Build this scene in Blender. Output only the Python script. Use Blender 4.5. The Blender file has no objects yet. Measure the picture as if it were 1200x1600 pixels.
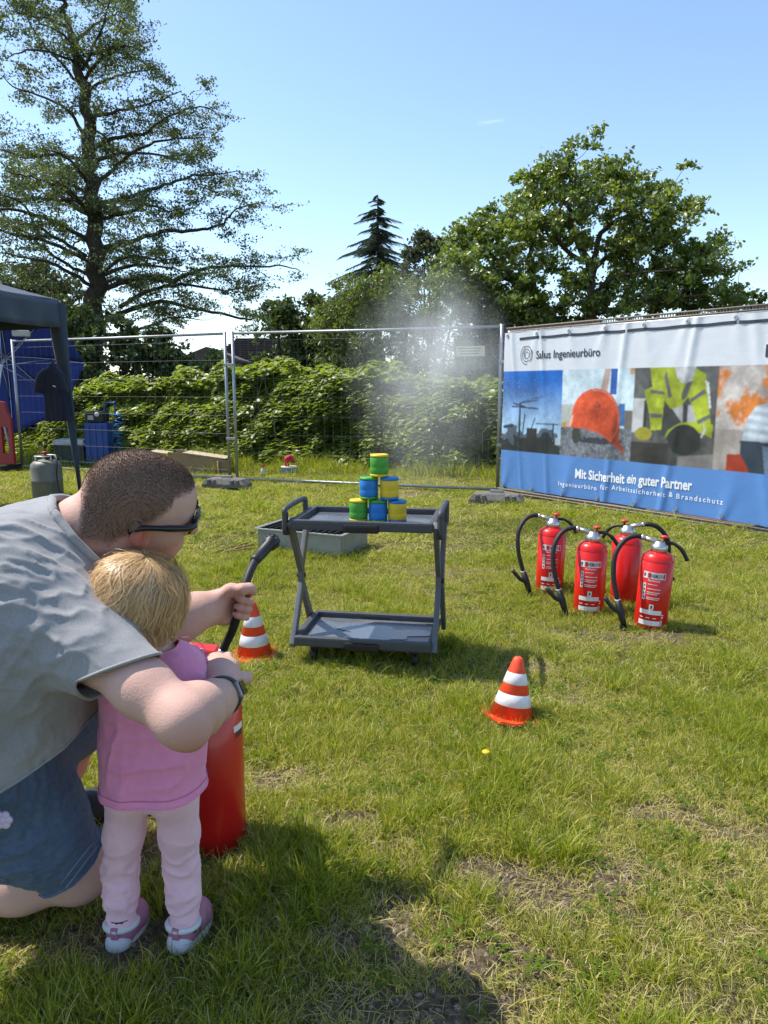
import bpy, bmesh, math, random
import numpy as np
from mathutils import Vector, Matrix, Euler
R = math.radians
rng = np.random.default_rng(7)
random.seed(7)
scene = bpy.context.scene
COL = scene.collection

# ------------------------------------------------------------------ camera
CAM_H, PITCH, FPX = 1.2, R(9.7), 1130.0
cam = bpy.data.cameras.new('camera'); camo = bpy.data.objects.new('camera', cam); COL.objects.link(camo)
camo.location = (0, 0, CAM_H); camo.rotation_euler = (math.pi/2 - PITCH, 0, 0)
cam.sensor_fit = 'VERTICAL'; cam.sensor_height = 36.0; cam.lens = FPX/1600*36.0
cam.clip_start = 0.05; cam.clip_end = 3000
scene.camera = camo

# ------------------------------------------------------------------ world, sun, exposure
SUN_EL, SUN_AZ = R(57), R(-70)          # azimuth measured from +Y, negative = left
world = bpy.data.worlds.new('World'); scene.world = world; world.use_nodes = True
wn, wl = world.node_tree.nodes, world.node_tree.links
bg = wn['Background']
sky = wn.new('ShaderNodeTexSky'); sky.sky_type = 'NISHITA'; sky.sun_disc = False
sky.sun_elevation = SUN_EL; sky.sun_rotation = SUN_AZ
sky.altitude = 50; sky.air_density = 1.0; sky.dust_density = 0.45; sky.ozone_density = 2.2
# thin high cirrus, the same everywhere over the dome
tc = wn.new('ShaderNodeTexCoord'); mp = wn.new('ShaderNodeMapping'); mp.inputs['Scale'].default_value = (1.6, 1.6, 6.0)
mp.inputs['Rotation'].default_value = (0.1, 0.25, 0.4)
n1 = wn.new('ShaderNodeTexNoise'); n1.inputs['Scale'].default_value = 2.1; n1.inputs['Detail'].default_value = 8; n1.inputs['Roughness'].default_value = 0.62
cr = wn.new('ShaderNodeValToRGB'); cr.color_ramp.elements[0].position = 0.645; cr.color_ramp.elements[1].position = 0.86
cr.color_ramp.elements[0].color = (0, 0, 0, 1); cr.color_ramp.elements[1].color = (0.55, 0.55, 0.55, 1)
mx = wn.new('ShaderNodeMixRGB'); mx.inputs['Color2'].default_value = (7.5, 8.2, 9.0, 1)
wl.new(tc.outputs['Generated'], mp.inputs['Vector']); wl.new(mp.outputs['Vector'], n1.inputs['Vector'])
wl.new(n1.outputs['Fac'], cr.inputs['Fac']); wl.new(cr.outputs['Color'], mx.inputs['Fac'])
wl.new(sky.outputs['Color'], mx.inputs['Color1']); wl.new(mx.outputs['Color'], bg.inputs['Color'])
bg.inputs['Strength'].default_value = 0.14
sun = bpy.data.lights.new('sun', 'SUN'); suno = bpy.data.objects.new('sun', sun); COL.objects.link(suno)
sun.energy = 3.6; sun.angle = R(0.53); sun.color = (1.0, 0.95, 0.87)
SD = Vector((math.sin(SUN_AZ)*math.cos(SUN_EL), math.cos(SUN_AZ)*math.cos(SUN_EL), math.sin(SUN_EL)))
suno.rotation_euler = SD.to_track_quat('Z', 'Y').to_euler(); suno.location = SD*30
vs = scene.view_settings
vs.view_transform = 'Standard'; vs.look = 'None'; vs.exposure = 0.88; vs.gamma = 1.0; vs.use_curve_mapping = False
cy = scene.cycles
cy.use_denoising = True; cy.max_bounces = 7; cy.diffuse_bounces = 4; cy.glossy_bounces = 2; cy.transmission_bounces = 4; cy.use_adaptive_sampling = True; cy.adaptive_threshold = 0.02
cy.transparent_max_bounces = 8; cy.volume_bounces = 3; cy.caustics_reflective = False; cy.caustics_refractive = False
cy.volume_step_rate = 2.0; cy.sample_clamp_indirect = 6

# ------------------------------------------------------------------ measuring: where a ray of the photograph meets the place
CP, SP = math.cos(PITCH), math.sin(PITCH)
def D(px, py, d):
    a, b = (px-600)/FPX, (py-800)/FPX
    return np.array([d*a, d*(CP - b*SP), CAM_H - d*(SP + b*CP)])
def P(px, py, Y):
    b = (py-800)/FPX
    return D(px, py, Y/(CP - b*SP))
def G(px, py, z=0.0):
    b = (py-800)/FPX
    return D(px, py, (CAM_H - z)/(SP + b*CP))
def nrm(v):
    v = np.asarray(v, float); return v/np.linalg.norm(v)

# ------------------------------------------------------------------ noise
def _hash(ix, iy, iz, seed):
    n = (ix*374761393 + iy*668265263 + iz*2147483647 + seed*974634777) & 0xffffffff
    n = ((n ^ (n >> 13))*1274126177) & 0xffffffff
    n = n ^ (n >> 16)
    return (n & 0xffffff)/float(0xffffff)
def vnoise(p, seed=0):
    p = np.asarray(p, float); i = np.floor(p).astype(np.int64); f = p - i; f = f*f*(3-2*f)
    r = 0
    for dx in (0, 1):
        for dy in (0, 1):
            for dz in (0, 1):
                w = (f[..., 0] if dx else 1-f[..., 0])*(f[..., 1] if dy else 1-f[..., 1])*(f[..., 2] if dz else 1-f[..., 2])
                r = r + w*_hash(i[..., 0]+dx, i[..., 1]+dy, i[..., 2]+dz, seed)
    return r*2-1
def fbm(p, seed=0, oct=3):
    p = np.asarray(p, float); r = 0; a = 1.0
    for o in range(oct):
        r = r + a*vnoise(p*(2.03**o), seed+o); a *= 0.5
    return r

# ------------------------------------------------------------------ materials
MATS = {}
def set_in(n, k, v):
    if k in n.inputs: n.inputs[k].default_value = v
def mat(name, col, rough=0.6, metal=0.0, var=0.12, vscale=8.0, bump=0.0, bscale=60.0, col2=None, sub=0.0, coat=0.0, spec=0.5, stretch=(1, 1, 1), rvar=0.1, detail=5.0, sheen=0.0, alpha=1.0):
    if name in MATS: return MATS[name]
    m = bpy.data.materials.new(name); m.use_nodes = True; MATS[name] = m
    N, L = m.node_tree.nodes, m.node_tree.links; b = N['Principled BSDF']
    tc = N.new('ShaderNodeTexCoord'); mp = N.new('ShaderNodeMapping'); mp.inputs['Scale'].default_value = stretch
    L.new(tc.outputs['Object'], mp.inputs['Vector'])
    nz = N.new('ShaderNodeTexNoise'); nz.inputs['Scale'].default_value = vscale; nz.inputs['Detail'].default_value = detail; nz.inputs['Roughness'].default_value = 0.6
    L.new(mp.outputs['Vector'], nz.inputs['Vector'])
    c = np.array(col[:3], float)
    lo, hi = (np.clip(c*(1-var), 0, 1), np.clip(c*(1+var), 0, 1)) if col2 is None else (c, np.array(col2))
    rp = N.new('ShaderNodeValToRGB'); rp.color_ramp.elements[0].position = 0.32; rp.color_ramp.elements[1].position = 0.68
    rp.color_ramp.elements[0].color = (*lo, 1); rp.color_ramp.elements[1].color = (*hi, 1)
    L.new(nz.outputs['Fac'], rp.inputs['Fac']); L.new(rp.outputs['Color'], b.inputs['Base Color'])
    mr = N.new('ShaderNodeMapRange'); mr.inputs['To Min'].default_value = max(0.02, rough-rvar); mr.inputs['To Max'].default_value = min(1, rough+rvar)
    L.new(nz.outputs['Fac'], mr.inputs['Value']); L.new(mr.outputs['Result'], b.inputs['Roughness'])
    b.inputs['Metallic'].default_value = metal
    set_in(b, 'Specular IOR Level', spec); set_in(b, 'Coat Weight', coat); set_in(b, 'Coat Roughness', 0.08); set_in(b, 'Sheen Weight', sheen)
    if sub:
        set_in(b, 'Subsurface Weight', sub); set_in(b, 'Subsurface Radius', (0.012, 0.005, 0.003)); set_in(b, 'Subsurface Scale', 1.0)
    if bump:
        n2 = N.new('ShaderNodeTexNoise'); n2.inputs['Scale'].default_value = bscale; n2.inputs['Detail'].default_value = 6
        L.new(mp.outputs['Vector'], n2.inputs['Vector'])
        bp = N.new('ShaderNodeBump'); bp.inputs['Strength'].default_value = bump; bp.inputs['Distance'].default_value = 0.01
        L.new(n2.outputs['Fac'], bp.inputs['Height']); L.new(bp.outputs['Normal'], b.inputs['Normal'])
    if alpha < 1: b.inputs['Alpha'].default_value = alpha
    return m
def leafmat(name, cols, trans=0.45, rough=0.45, gloss=0.08, tint=(1.25, 1.3, 0.6)):
    """foliage: diffuse + translucent + a little gloss, coloured per leaf by the attribute var"""
    if name in MATS: return MATS[name]
    m = bpy.data.materials.new(name); m.use_nodes = True; MATS[name] = m
    N, L = m.node_tree.nodes, m.node_tree.links
    N.remove(N['Principled BSDF']); out = N['Material Output']
    at = N.new('ShaderNodeAttribute'); at.attribute_name = 'var'
    rp = N.new('ShaderNodeValToRGB')
    for i, c in enumerate(cols):
        e = rp.color_ramp.elements[i] if i < 2 else rp.color_ramp.elements.new(1)
        e.position = i/(len(cols)-1); e.color = (*c, 1)
    for i, c in enumerate(cols):
        rp.color_ramp.elements[i].position = i/(len(cols)-1); rp.color_ramp.elements[i].color = (*c, 1)
    L.new(at.outputs['Fac'], rp.inputs['Fac'])
    df = N.new('ShaderNodeBsdfDiffuse'); tr = N.new('ShaderNodeBsdfTranslucent'); gl = N.new('ShaderNodeBsdfGlossy')
    gl.inputs['Roughness'].default_value = rough; gl.inputs['Color'].default_value = (1, 1, 1, 1)
    ml = N.new('ShaderNodeMixRGB'); ml.blend_type = 'MULTIPLY'; ml.inputs['Fac'].default_value = 1.0; ml.inputs['Color2'].default_value = (*tint, 1)
    L.new(rp.outputs['Color'], df.inputs['Color']); L.new(rp.outputs['Color'], ml.inputs['Color1']); L.new(ml.outputs['Color'], tr.inputs['Color'])
    m1 = N.new('ShaderNodeMixShader'); m1.inputs['Fac'].default_value = trans
    L.new(df.outputs[0], m1.inputs[1]); L.new(tr.outputs[0], m1.inputs[2])
    m2 = N.new('ShaderNodeMixShader'); m2.inputs['Fac'].default_value = gloss
    L.new(m1.outputs[0], m2.inputs[1]); L.new(gl.outputs[0], m2.inputs[2]); L.new(m2.outputs[0], out.inputs['Surface'])
    return m

# ------------------------------------------------------------------ objects
def tag(o, label=None, cat=None, group=None, kind=None):
    if label: o['label'] = label
    if cat: o['category'] = cat
    if group: o['group'] = group
    if kind: o['kind'] = kind
    return o
def empty(name, loc=(0, 0, 0), rz=0.0):
    o = bpy.data.objects.new(name, None); COL.objects.link(o); o.location = Vector([float(c) for c in loc]); o.rotation_euler = (0, 0, rz)
    o.empty_display_size = 0.05
    return o
def link(name, me, material=None, parent=None):
    o = bpy.data.objects.new(name, me); COL.objects.link(o)
    if material is not None and not me.materials: me.materials.append(material)
    if parent is not None: o.parent = parent
    return o
def mesh_np(name, V, F, smooth=False, attrs=None):
    """V (n,3), F (m,k) int array of one polygon size, or a list of tuples"""
    me = bpy.data.meshes.new(name)
    V = np.asarray(V, dtype=np.float32)
    if isinstance(F, np.ndarray):
        m, k = F.shape
        me.vertices.add(len(V)); me.vertices.foreach_set('co', V.ravel())
        me.loops.add(m*k); me.loops.foreach_set('vertex_index', F.astype(np.int32).ravel())
        me.polygons.add(m); me.polygons.foreach_set('loop_start', np.arange(0, m*k, k, dtype=np.int32))
        me.polygons.foreach_set('loop_total', np.full(m, k, dtype=np.int32))
        me.update(calc_edges=True)
    else:
        me.from_pydata([tuple(map(float, v)) for v in V], [], F); me.update()
    if smooth:
        me.polygons.foreach_set('use_smooth', np.ones(len(me.polygons), dtype=bool))
    if attrs:
        for k, (dom, arr) in attrs.items():
            arr = np.asarray(arr, dtype=np.float32)
            if arr.ndim == 1:
                a = me.attributes.new(k, 'FLOAT', dom); a.data.foreach_set('value', arr)
            elif arr.shape[1] == 3:
                a = me.attributes.new(k, 'FLOAT_COLOR', dom); a.data.foreach_set('color', np.hstack([arr, np.ones((len(arr), 1), np.float32)]).ravel())
    me.validate()
    return me
def orth(d):
    d = nrm(d); a = np.array([0, 0, 1.0]) if abs(d[2]) < 0.9 else np.array([1.0, 0, 0])
    x = nrm(np.cross(a, d)); return x, np.cross(d, x)
class MB:
    """collects shapes and links them as one mesh object"""
    def __init__(s): s.v = []; s.f = []; s.n = 0; s.sm = []
    def add(s, V, F, smooth=False):
        V = np.asarray(V, float); s.v.append(V); s.f += [tuple(i+s.n for i in f) for f in F]; s.sm += [smooth]*len(F); s.n += len(V); return s
    def box(s, c, size, rz=0.0, bev=0.0, M=None):
        c = np.asarray(c, float); h = np.asarray(size, float)/2; b = min(bev, min(h)*0.9)
        if b <= 0:
            V = np.array([[x, y, z] for x in (-1, 1) for y in (-1, 1) for z in (-1, 1)])*h
            F = [(0, 1, 3, 2), (4, 6, 7, 5), (0, 4, 5, 1), (2, 3, 7, 6), (0, 2, 6, 4), (1, 5, 7, 3)]
        else:
            bm = bmesh.new(); bmesh.ops.create_cube(bm, size=1.0)
            for v in bm.verts: v.co = Vector((v.co.x*2*h[0], v.co.y*2*h[1], v.co.z*2*h[2]))
            bmesh.ops.bevel(bm, geom=list(bm.edges), offset=b, segments=2, profile=0.7, affect='EDGES')
            bm.verts.index_update(); V = np.array([v.co[:] for v in bm.verts]); F = [tuple(v.index for v in f.verts) for f in bm.faces]; bm.free()
        if rz:
            cc, ss = math.cos(rz), math.sin(rz); V = V @ np.array([[cc, ss, 0], [-ss, cc, 0], [0, 0, 1]])
        if M is not None: V = V @ np.asarray(M).T
        return s.add(V + c, F)
    def tube(s, pts, r, n=8, cap=True, smooth=True, flat=None):
        pts = np.asarray(pts, float); k = len(pts); r = np.full(k, r) if np.isscalar(r) else np.asarray(r, float)
        T = np.gradient(pts, axis=0); x, y = orth(T[0]); V = []
        for i in range(k):
            t = nrm(T[i]); x = nrm(x - t*np.dot(x, t)); y = np.cross(t, x)
            for j in range(n):
                a = 2*math.pi*j/n
                V.append(pts[i] + r[i]*(math.cos(a)*x + math.sin(a)*y))
        F = [(i*n+j, i*n+(j+1) % n, (i+1)*n+(j+1) % n, (i+1)*n+j) for i in range(k-1) for j in range(n)]
        if cap: F += [tuple(range(n-1, -1, -1)), tuple((k-1)*n+j for j in range(n))]
        return s.add(V, F, smooth)
    def lathe(s, prof, n=24, c=(0, 0, 0), smooth=True, M=None, cap=True):
        V = []; k = len(prof)
        for (r, z) in prof:
            for j in range(n):
                a = 2*math.pi*j/n; V.append((r*math.cos(a), r*math.sin(a), z))
        F = [(i*n+j, i*n+(j+1) % n, (i+1)*n+(j+1) % n, (i+1)*n+j) for i in range(k-1) for j in range(n)]
        if cap: F += [tuple(range(n-1, -1, -1)), tuple((k-1)*n+j for j in range(n))]
        V = np.array(V)
        if M is not None: V = V @ np.asarray(M).T
        return s.add(V + np.asarray(c, float), F, smooth)
    def ell(s, c, r, n=12, m=8, M=None):
        V = [(0, 0, -1)]
        for i in range(1, m):
            a = -math.pi/2 + math.pi*i/m
            V += [(math.cos(a)*math.cos(2*math.pi*j/n), math.cos(a)*math.sin(2*math.pi*j/n), math.sin(a)) for j in range(n)]
        V.append((0, 0, 1)); V = np.array(V)*np.asarray(r, float); e = len(V)-1
        F = [(0, 1+(j+1) % n, 1+j) for j in range(n)] + [(e, 1+(m-2)*n+j, 1+(m-2)*n+(j+1) % n) for j in range(n)]
        F += [(1+i*n+j, 1+i*n+(j+1) % n, 1+(i+1)*n+(j+1) % n, 1+(i+1)*n+j) for i in range(m-2) for j in range(n)]
        if M is not None: V = V @ np.asarray(M).T
        return s.add(V + np.asarray(c, float), F, True)
    def prism(s, poly, t, M=None, c=(0, 0, 0)):
        """poly in xy, extruded from z=0 to z=t"""
        k = len(poly); V = np.array([(x, y, 0) for x, y in poly] + [(x, y, t) for x, y in poly], float)
        F = [tuple(range(k-1, -1, -1)), tuple(range(k, 2*k))] + [(i, (i+1) % k, k+(i+1) % k, k+i) for i in range(k)]
        if M is not None: V = V @ np.asarray(M).T
        return s.add(V + np.asarray(c, float), F)
    def build(s, name, material, parent=None, off=None):
        V = np.vstack(s.v)
        if off is not None: V = V - np.asarray(off, float)
        me = mesh_np(name, V, s.f)
        me.polygons.foreach_set('use_smooth', np.array(s.sm, dtype=bool))
        return link(name, me, material, parent)
def curve_pts(ctrl, n=24):
    """Catmull-Rom through control points"""
    c = np.asarray(ctrl, float); c = np.vstack([2*c[0]-c[1], c, 2*c[-1]-c[-2]]); k = len(c)-3; out = []
    for t in np.linspace(0, k-1e-6, n):
        i = int(t); u = t-i; p0, p1, p2, p3 = c[i:i+4]
        out.append(0.5*((2*p1)+(-p0+p2)*u+(2*p0-5*p1+4*p2-p3)*u*u+(-p0+3*p1-3*p2+p3)*u**3))
    return np.array(out)
def copy_tree(o, parent=None):
    c = o.copy(); COL.objects.link(c); c.parent = parent
    for ch in list(o.children): copy_tree(ch, c)
    return c
# ================================================================== ground
def gz(x, y):
    x = np.asarray(x, float); y = np.asarray(y, float)
    p = np.stack([x, y, np.zeros_like(x)], -1)
    fade = np.clip(1.2 - np.hypot(x, y)/40, 0, 1)
    return (0.016*vnoise(p*1.7, 3) + 0.009*vnoise(p*5.1, 4) + 0.03*vnoise(p*0.35, 5)*np.clip((y-3)/6, 0, 1))*fade
def bare(x, y):
    """0 = full turf, 1 = trodden bare soil"""
    x = np.asarray(x, float); y = np.asarray(y, float)
    p = np.stack([x, y, np.zeros_like(x)], -1)
    b = np.zeros_like(x)
    for (px, py, rx, ry, a) in PATCHES:
        g = G(px, py)
        dx = (x-g[0])/rx; dy = (y-g[1])/ry
        b = np.maximum(b, a*np.exp(-(dx*dx+dy*dy)*1.2))
    n = 0.55*vnoise(p*3.3, 11) + 0.45*vnoise(p*9.0, 12)
    wide = np.clip(0.5*vnoise(p*0.9, 13) + .35*vnoise(p*2.6, 14), 0, 1)*np.clip(1.3-y/9, 0, 1)
    return np.clip(b*.98*(1.0+0.9*n) + wide*0.6 - 0.10 + 0.12*n, 0, 1)
PATCHES = [(600, 1330, .13, .10, .8), (760, 1365, .16, .06, 1.0), (860, 1400, .12, .07, .8), (720, 1500, .20, .10, .85), (640, 1440, .10, .12, .8), (850, 1570, .25, .08, .8),
           (1040, 1270, .15, .06, 1.0), (1130, 1300, .14, .05, .9), (960, 1370, .10, .08, .6), (430, 1225, .16, .10, .9), (520, 1290, .14, .08, .9), (400, 1290, .12, .1, .7),
           (530, 1470, .1, .08, .7), (640, 1580, .25, .08, .8), (330, 1330, .25, .18, .7), (830, 1045, .12, .08, .8), (900, 1090, .1, .06, .5),
           (560, 1350, .2, .06, .5), (80, 1480, .3, .1, .5), (690, 890, .4, .12, .45), (560, 990, .35, .1, .5), (640, 770, 1.0, .25, .45), (1000, 1000, .4, .1, .5)]
xs = np.concatenate([np.linspace(-6, 6, 170)]); ys = np.concatenate([np.linspace(0.6, 3.2, 90), np.linspace(3.2, 12, 90)[1:]])
xs = np.concatenate([[-900, -300, -120, -60, -30, -18, -12, -9, -7], xs, [7, 9, 12, 18, 30, 60, 120, 300, 900]])
ys = np.concatenate([[-300, -80, -20, -6, -2, -0.5, 0.2], ys, [13, 14.5, 17, 20, 25, 35, 50, 80, 150, 400, 1200]])
XX, YY = np.meshgrid(xs, ys, indexing='ij')
V = np.stack([XX, YY, gz(XX, YY)], -1).reshape(-1, 3); ny_ = len(ys)
ii, jj = np.meshgrid(np.arange(len(xs)-1), np.arange(ny_-1), indexing='ij')
F = np.stack([ii*ny_+jj, (ii+1)*ny_+jj, (ii+1)*ny_+jj+1, ii*ny_+jj+1], -1).reshape(-1, 4)
me = mesh_np('ground', V, F, True, {'bare': ('POINT', bare(V[:, 0], V[:, 1]))})
gm = bpy.data.materials.new('soil_and_turf'); gm.use_nodes = True
N, L = gm.node_tree.nodes, gm.node_tree.links; b = N['Principled BSDF']; b.inputs['Roughness'].default_value = 0.95; set_in(b, 'Specular IOR Level', 0.15)
tcn = N.new('ShaderNodeTexCoord')
na = N.new('ShaderNodeTexNoise'); na.inputs['Scale'].default_value = 48; na.inputs['Detail'].default_value = 12; na.inputs['Roughness'].default_value = 0.78
nb = N.new('ShaderNodeTexNoise'); nb.inputs['Scale'].default_value = 5; nb.inputs['Detail'].default_value = 6
L.new(tcn.outputs['Object'], na.inputs['Vector']); L.new(tcn.outputs['Object'], nb.inputs['Vector'])
r1 = N.new('ShaderNodeValToRGB'); r1.color_ramp.elements[0].color = (.085, .058, .036, 1); r1.color_ramp.elements[1].color = (.38, .295, .19, 1)
r1.color_ramp.elements[0].position = .40; r1.color_ramp.elements[1].position = .64
r2 = N.new('ShaderNodeValToRGB'); r2.color_ramp.elements[0].color = (.085, .09, .028, 1); r2.color_ramp.elements[1].color = (.22, .20, .075, 1)
r2.color_ramp.elements[0].position = .35; r2.color_ramp.elements[1].position = .65
L.new(na.outputs['Fac'], r1.inputs['Fac']); L.new(na.outputs['Fac'], r2.inputs['Fac'])
ba = N.new('ShaderNodeAttribute'); ba.attribute_name = 'bare'
ad = N.new('ShaderNodeMath'); ad.operation = 'MULTIPLY_ADD'; ad.inputs[1].default_value = 0.7; L.new(nb.outputs['Fac'], ad.inputs[0]); L.new(ba.outputs['Fac'], ad.inputs[2])
rr = N.new('ShaderNodeValToRGB'); rr.color_ramp.elements[0].position = .45; rr.color_ramp.elements[1].position = .75; L.new(ad.outputs[0], rr.inputs['Fac'])
mg = N.new('ShaderNodeMixRGB'); L.new(rr.outputs['Color'], mg.inputs['Fac']); L.new(r2.outputs['Color'], mg.inputs['Color1']); L.new(r1.outputs['Color'], mg.inputs['Color2'])
L.new(mg.outputs['Color'], b.inputs['Base Color'])
bp = N.new('ShaderNodeBump'); bp.inputs['Strength'].default_value = 1.0; bp.inputs['Distance'].default_value = 0.035; L.new(na.outputs['Fac'], bp.inputs['Height']); L.new(bp.outputs['Normal'], b.inputs['Normal'])
tag(link('ground', me, gm), 'trodden meadow soil under thin dry grass', kind='structure')

# ---- grass: blades in tufts, set out by geometry nodes
def tuft_mesh(name, nb_, hgt, spread, width, lean, seed, straw=0.15, seg=3):
    g = np.random.default_rng(seed); V = []; F = []; var = []
    for k in range(nb_):
        a = g.uniform(0, 2*math.pi); r0 = spread*math.sqrt(g.uniform()); base = np.array([r0*math.cos(a), r0*math.sin(a), -0.004])
        la = a + g.normal(0, 0.9); h = hgt*g.uniform(0.45, 1.1); ln = lean*g.uniform(0.2, 1.3)
        w = width*g.uniform(0.6, 1.2); wa = g.uniform(0, math.pi); wd = np.array([math.cos(wa), math.sin(wa), 0])
        dr = g.uniform() < straw; c = g.uniform(0.72, 1.0) if dr else g.uniform(0.0, 0.66)
        if dr: ln *= 1.6
        i0 = len(V)
        for j in range(seg+1):
            t = j/seg
            th = ln*t
            p = base + np.array([math.cos(la)*math.sin(th), math.sin(la)*math.sin(th), math.cos(th)])*h*t
            if j == seg: V.append(p); 
            else: V.append(p - wd*w/2*(1-0.55*t)); V.append(p + wd*w/2*(1-0.55*t))
        for j in range(seg-1):
            F.append((i0+2*j, i0+2*j+1, i0+2*j+3, i0+2*j+2)); var.append(c)
        F.append((i0+2*seg-2, i0+2*seg-1, i0+2*seg)); var.append(c)
    me = mesh_np(name, V, F, True, {'var': ('FACE', var)})
    return me
grass_mat = leafmat('grass_blades', [(.12, .18, .014), (.235, .295, .022), (.40, .43, .042), (.60, .51, .16), (.70, .62, .36)], trans=0.48, rough=0.5, gloss=0.015, tint=(1.25, 1.2, .55))
def scatter(name, pts, rots, scales, idx, meshes, material):
    """one object whose geometry nodes put an instance of meshes[idx] on every point"""
    src = bpy.data.collections.new(name + '_shapes')
    for k, m_ in enumerate(meshes):
        if not m_.materials: m_.materials.append(material)
        src.objects.link(bpy.data.objects.new('%s_shape_%02d' % (name, k), m_))
    me = bpy.data.meshes.new(name); me.vertices.add(len(pts)); me.vertices.foreach_set('co', np.asarray(pts, np.float32).ravel())
    a = me.attributes.new('rot', 'FLOAT_VECTOR', 'POINT'); a.data.foreach_set('vector', np.asarray(rots, np.float32).ravel())
    a = me.attributes.new('scl', 'FLOAT_VECTOR', 'POINT'); a.data.foreach_set('vector', np.asarray(scales, np.float32).ravel())
    a = me.attributes.new('idx', 'INT', 'POINT'); a.data.foreach_set('value', np.asarray(idx, np.int32))
    o = link(name, me)
    ng = bpy.data.node_groups.new(name + '_nodes', 'GeometryNodeTree')
    ng.interface.new_socket('Geometry', in_out='INPUT', socket_type='NodeSocketGeometry'); ng.interface.new_socket('Geometry', in_out='OUTPUT', socket_type='NodeSocketGeometry')
    n, l = ng.nodes, ng.links
    gi, go = n.new('NodeGroupInput'), n.new('NodeGroupOutput')
    m2p = n.new('GeometryNodeMeshToPoints'); iop = n.new('GeometryNodeInstanceOnPoints'); ci = n.new('GeometryNodeCollectionInfo')
    ci.inputs['Collection'].default_value = src; ci.inputs['Separate Children'].default_value = True; ci.inputs['Reset Children'].default_value = True
    def attr(nm, t):
        q = n.new('GeometryNodeInputNamedAttribute'); q.data_type = t; q.inputs['Name'].default_value = nm; return q.outputs['Attribute']
    e2r = n.new('FunctionNodeEulerToRotation')
    l.new(gi.outputs[0], m2p.inputs['Mesh']); l.new(m2p.outputs['Points'], iop.inputs['Points']); l.new(ci.outputs[0], iop.inputs['Instance'])
    iop.inputs['Pick Instance'].default_value = True
    l.new(attr('idx', 'INT'), iop.inputs['Instance Index']); l.new(attr('rot', 'FLOAT_VECTOR'), e2r.inputs[0]); l.new(e2r.outputs[0], iop.inputs['Rotation'])
    l.new(attr('scl', 'FLOAT_VECTOR'), iop.inputs['Scale']); l.new(iop.outputs['Instances'], go.inputs[0])
    md = o.modifiers.new('scatter', 'NODES'); md.node_group = ng
    return o
def view_points(n, y0, y1, margin=0.25, dens=None, g=rng):
    y = np.sqrt(g.uniform(y0*y0, y1*y1, n)); half = (600/FPX)*(y*CP+0.22)*1.06 + margin
    x = g.uniform(-1, 1, n)*half
    return x, y
T_short = [tuft_mesh('short_grass_tuft', 26, .036, .035, .0026, 0.9, 100+k, .34) for k in range(5)]
T_mid = [tuft_mesh('grass_tuft', 24, .062, .032, .0028, 0.75, 200+k, .20) for k in range(5)]
T_long = [tuft_mesh('long_grass_tuft', 22, .105, .030, .0030, 0.7, 300+k, .10) for k in range(4)]
T_straw = [tuft_mesh('dry_grass_tuft', 16, .06, .05, .0020, 1.75, 400+k, .92) for k in range(3)]
T_clover = []
for k in range(3):
    g = np.random.default_rng(500+k); V = []; F = []; var = []
    for q in range(9):
        a = g.uniform(0, 6.28); r0 = .04*math.sqrt(g.uniform()); h = g.uniform(.012, .035); s_ = g.uniform(.008, .014); c0 = np.array([r0*math.cos(a), r0*math.sin(a), h])
        for e in range(3):
            t = a+e*2.094; d_ = np.array([math.cos(t), math.sin(t), g.uniform(-.2, .3)]); sd = np.array([-math.sin(t), math.cos(t), 0])
            i0 = len(V); V += [c0, c0+d_*s_*.6+sd*s_*.5, c0+d_*s_*1.1, c0+d_*s_*.6-sd*s_*.5]; F.append((i0, i0+1, i0+2, i0+3)); var.append(g.uniform(.05, .5))
    T_clover.append(mesh_np('clover_tuft', V, F, False, {'var': ('FACE', var)})); T_clover[-1].materials.append(leafmat('clover_leaves', [(.09, .15, .018), (.15, .22, .03)], trans=.4, gloss=.0))
def plant_grass(name, label, n, y0, y1, size, seed, wsc=1.0):
    g = np.random.default_rng(seed)
    x, y = view_points(n, y0, y1, g=g)
    bz = bare(x, y); keep = g.uniform(size=n) > np.clip(bz*1.2, 0, .965)
    # the lawn is worn away in a strip along the foot of the banner
    ub = (x-1.44)*.583-(y-8.43)*.812; vb = (x-1.44)*.812+(y-8.43)*.583
    keep &= ~((np.abs(vb+.02) < .20) & (ub > .1) & (g.uniform(size=n) < .80))
    for (fx, fy, fr) in ((-.560, 1.40, .11), (-.43, 1.40, .11), (-.456, 1.76, .10), (-.70, 1.62, .12), (-.56, 2.0, .1)):     # trodden down underfoot
        keep &= ~((np.hypot(x-fx, y-fy) < fr) & (g.uniform(size=n) < .86))
    x, y, bz = x[keep], y[keep], bz[keep]; m = len(x)
    p = np.stack([x, y, np.zeros(m)], -1)
    lush = 0.5 + 0.5*(0.6*vnoise(p*2.4, 21) + 0.4*vnoise(p*6.5, 22)) - bz*0.4 + g.normal(0, .12, m)
    kind = np.where(lush < .40, 0, np.where(lush < .72, 1, 2))
    dry = g.uniform(size=m) < np.clip(0.17 + 0.35*bz + 0.30*vnoise(p*1.3, 23) + .12*vnoise(p*4, 24), 0.03, .7)
    idx = np.where(kind == 0, g.integers(0, 5, m), np.where(kind == 1, 5+g.integers(0, 5, m), 10+g.integers(0, 4, m)))
    idx = np.where(dry, 14+g.integers(0, 3, m), idx)
    idx = np.where((g.uniform(size=m) < .022), 17+g.integers(0, 3, m), idx)
    rots = np.stack([g.normal(0, .12, m), g.normal(0, .12, m), g.uniform(0, 6.28, m)], -1)
    s = size*g.uniform(.7, 1.25, m)*(0.8+0.35*lush)
    return tag(scatter(name, np.stack([x, y, gz(x, y)], -1), rots, np.stack([s*wsc, s*wsc, s], -1), idx, T_short+T_mid+T_long+T_straw+T_clover, grass_mat), label, 'grass', kind='stuff')
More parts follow.
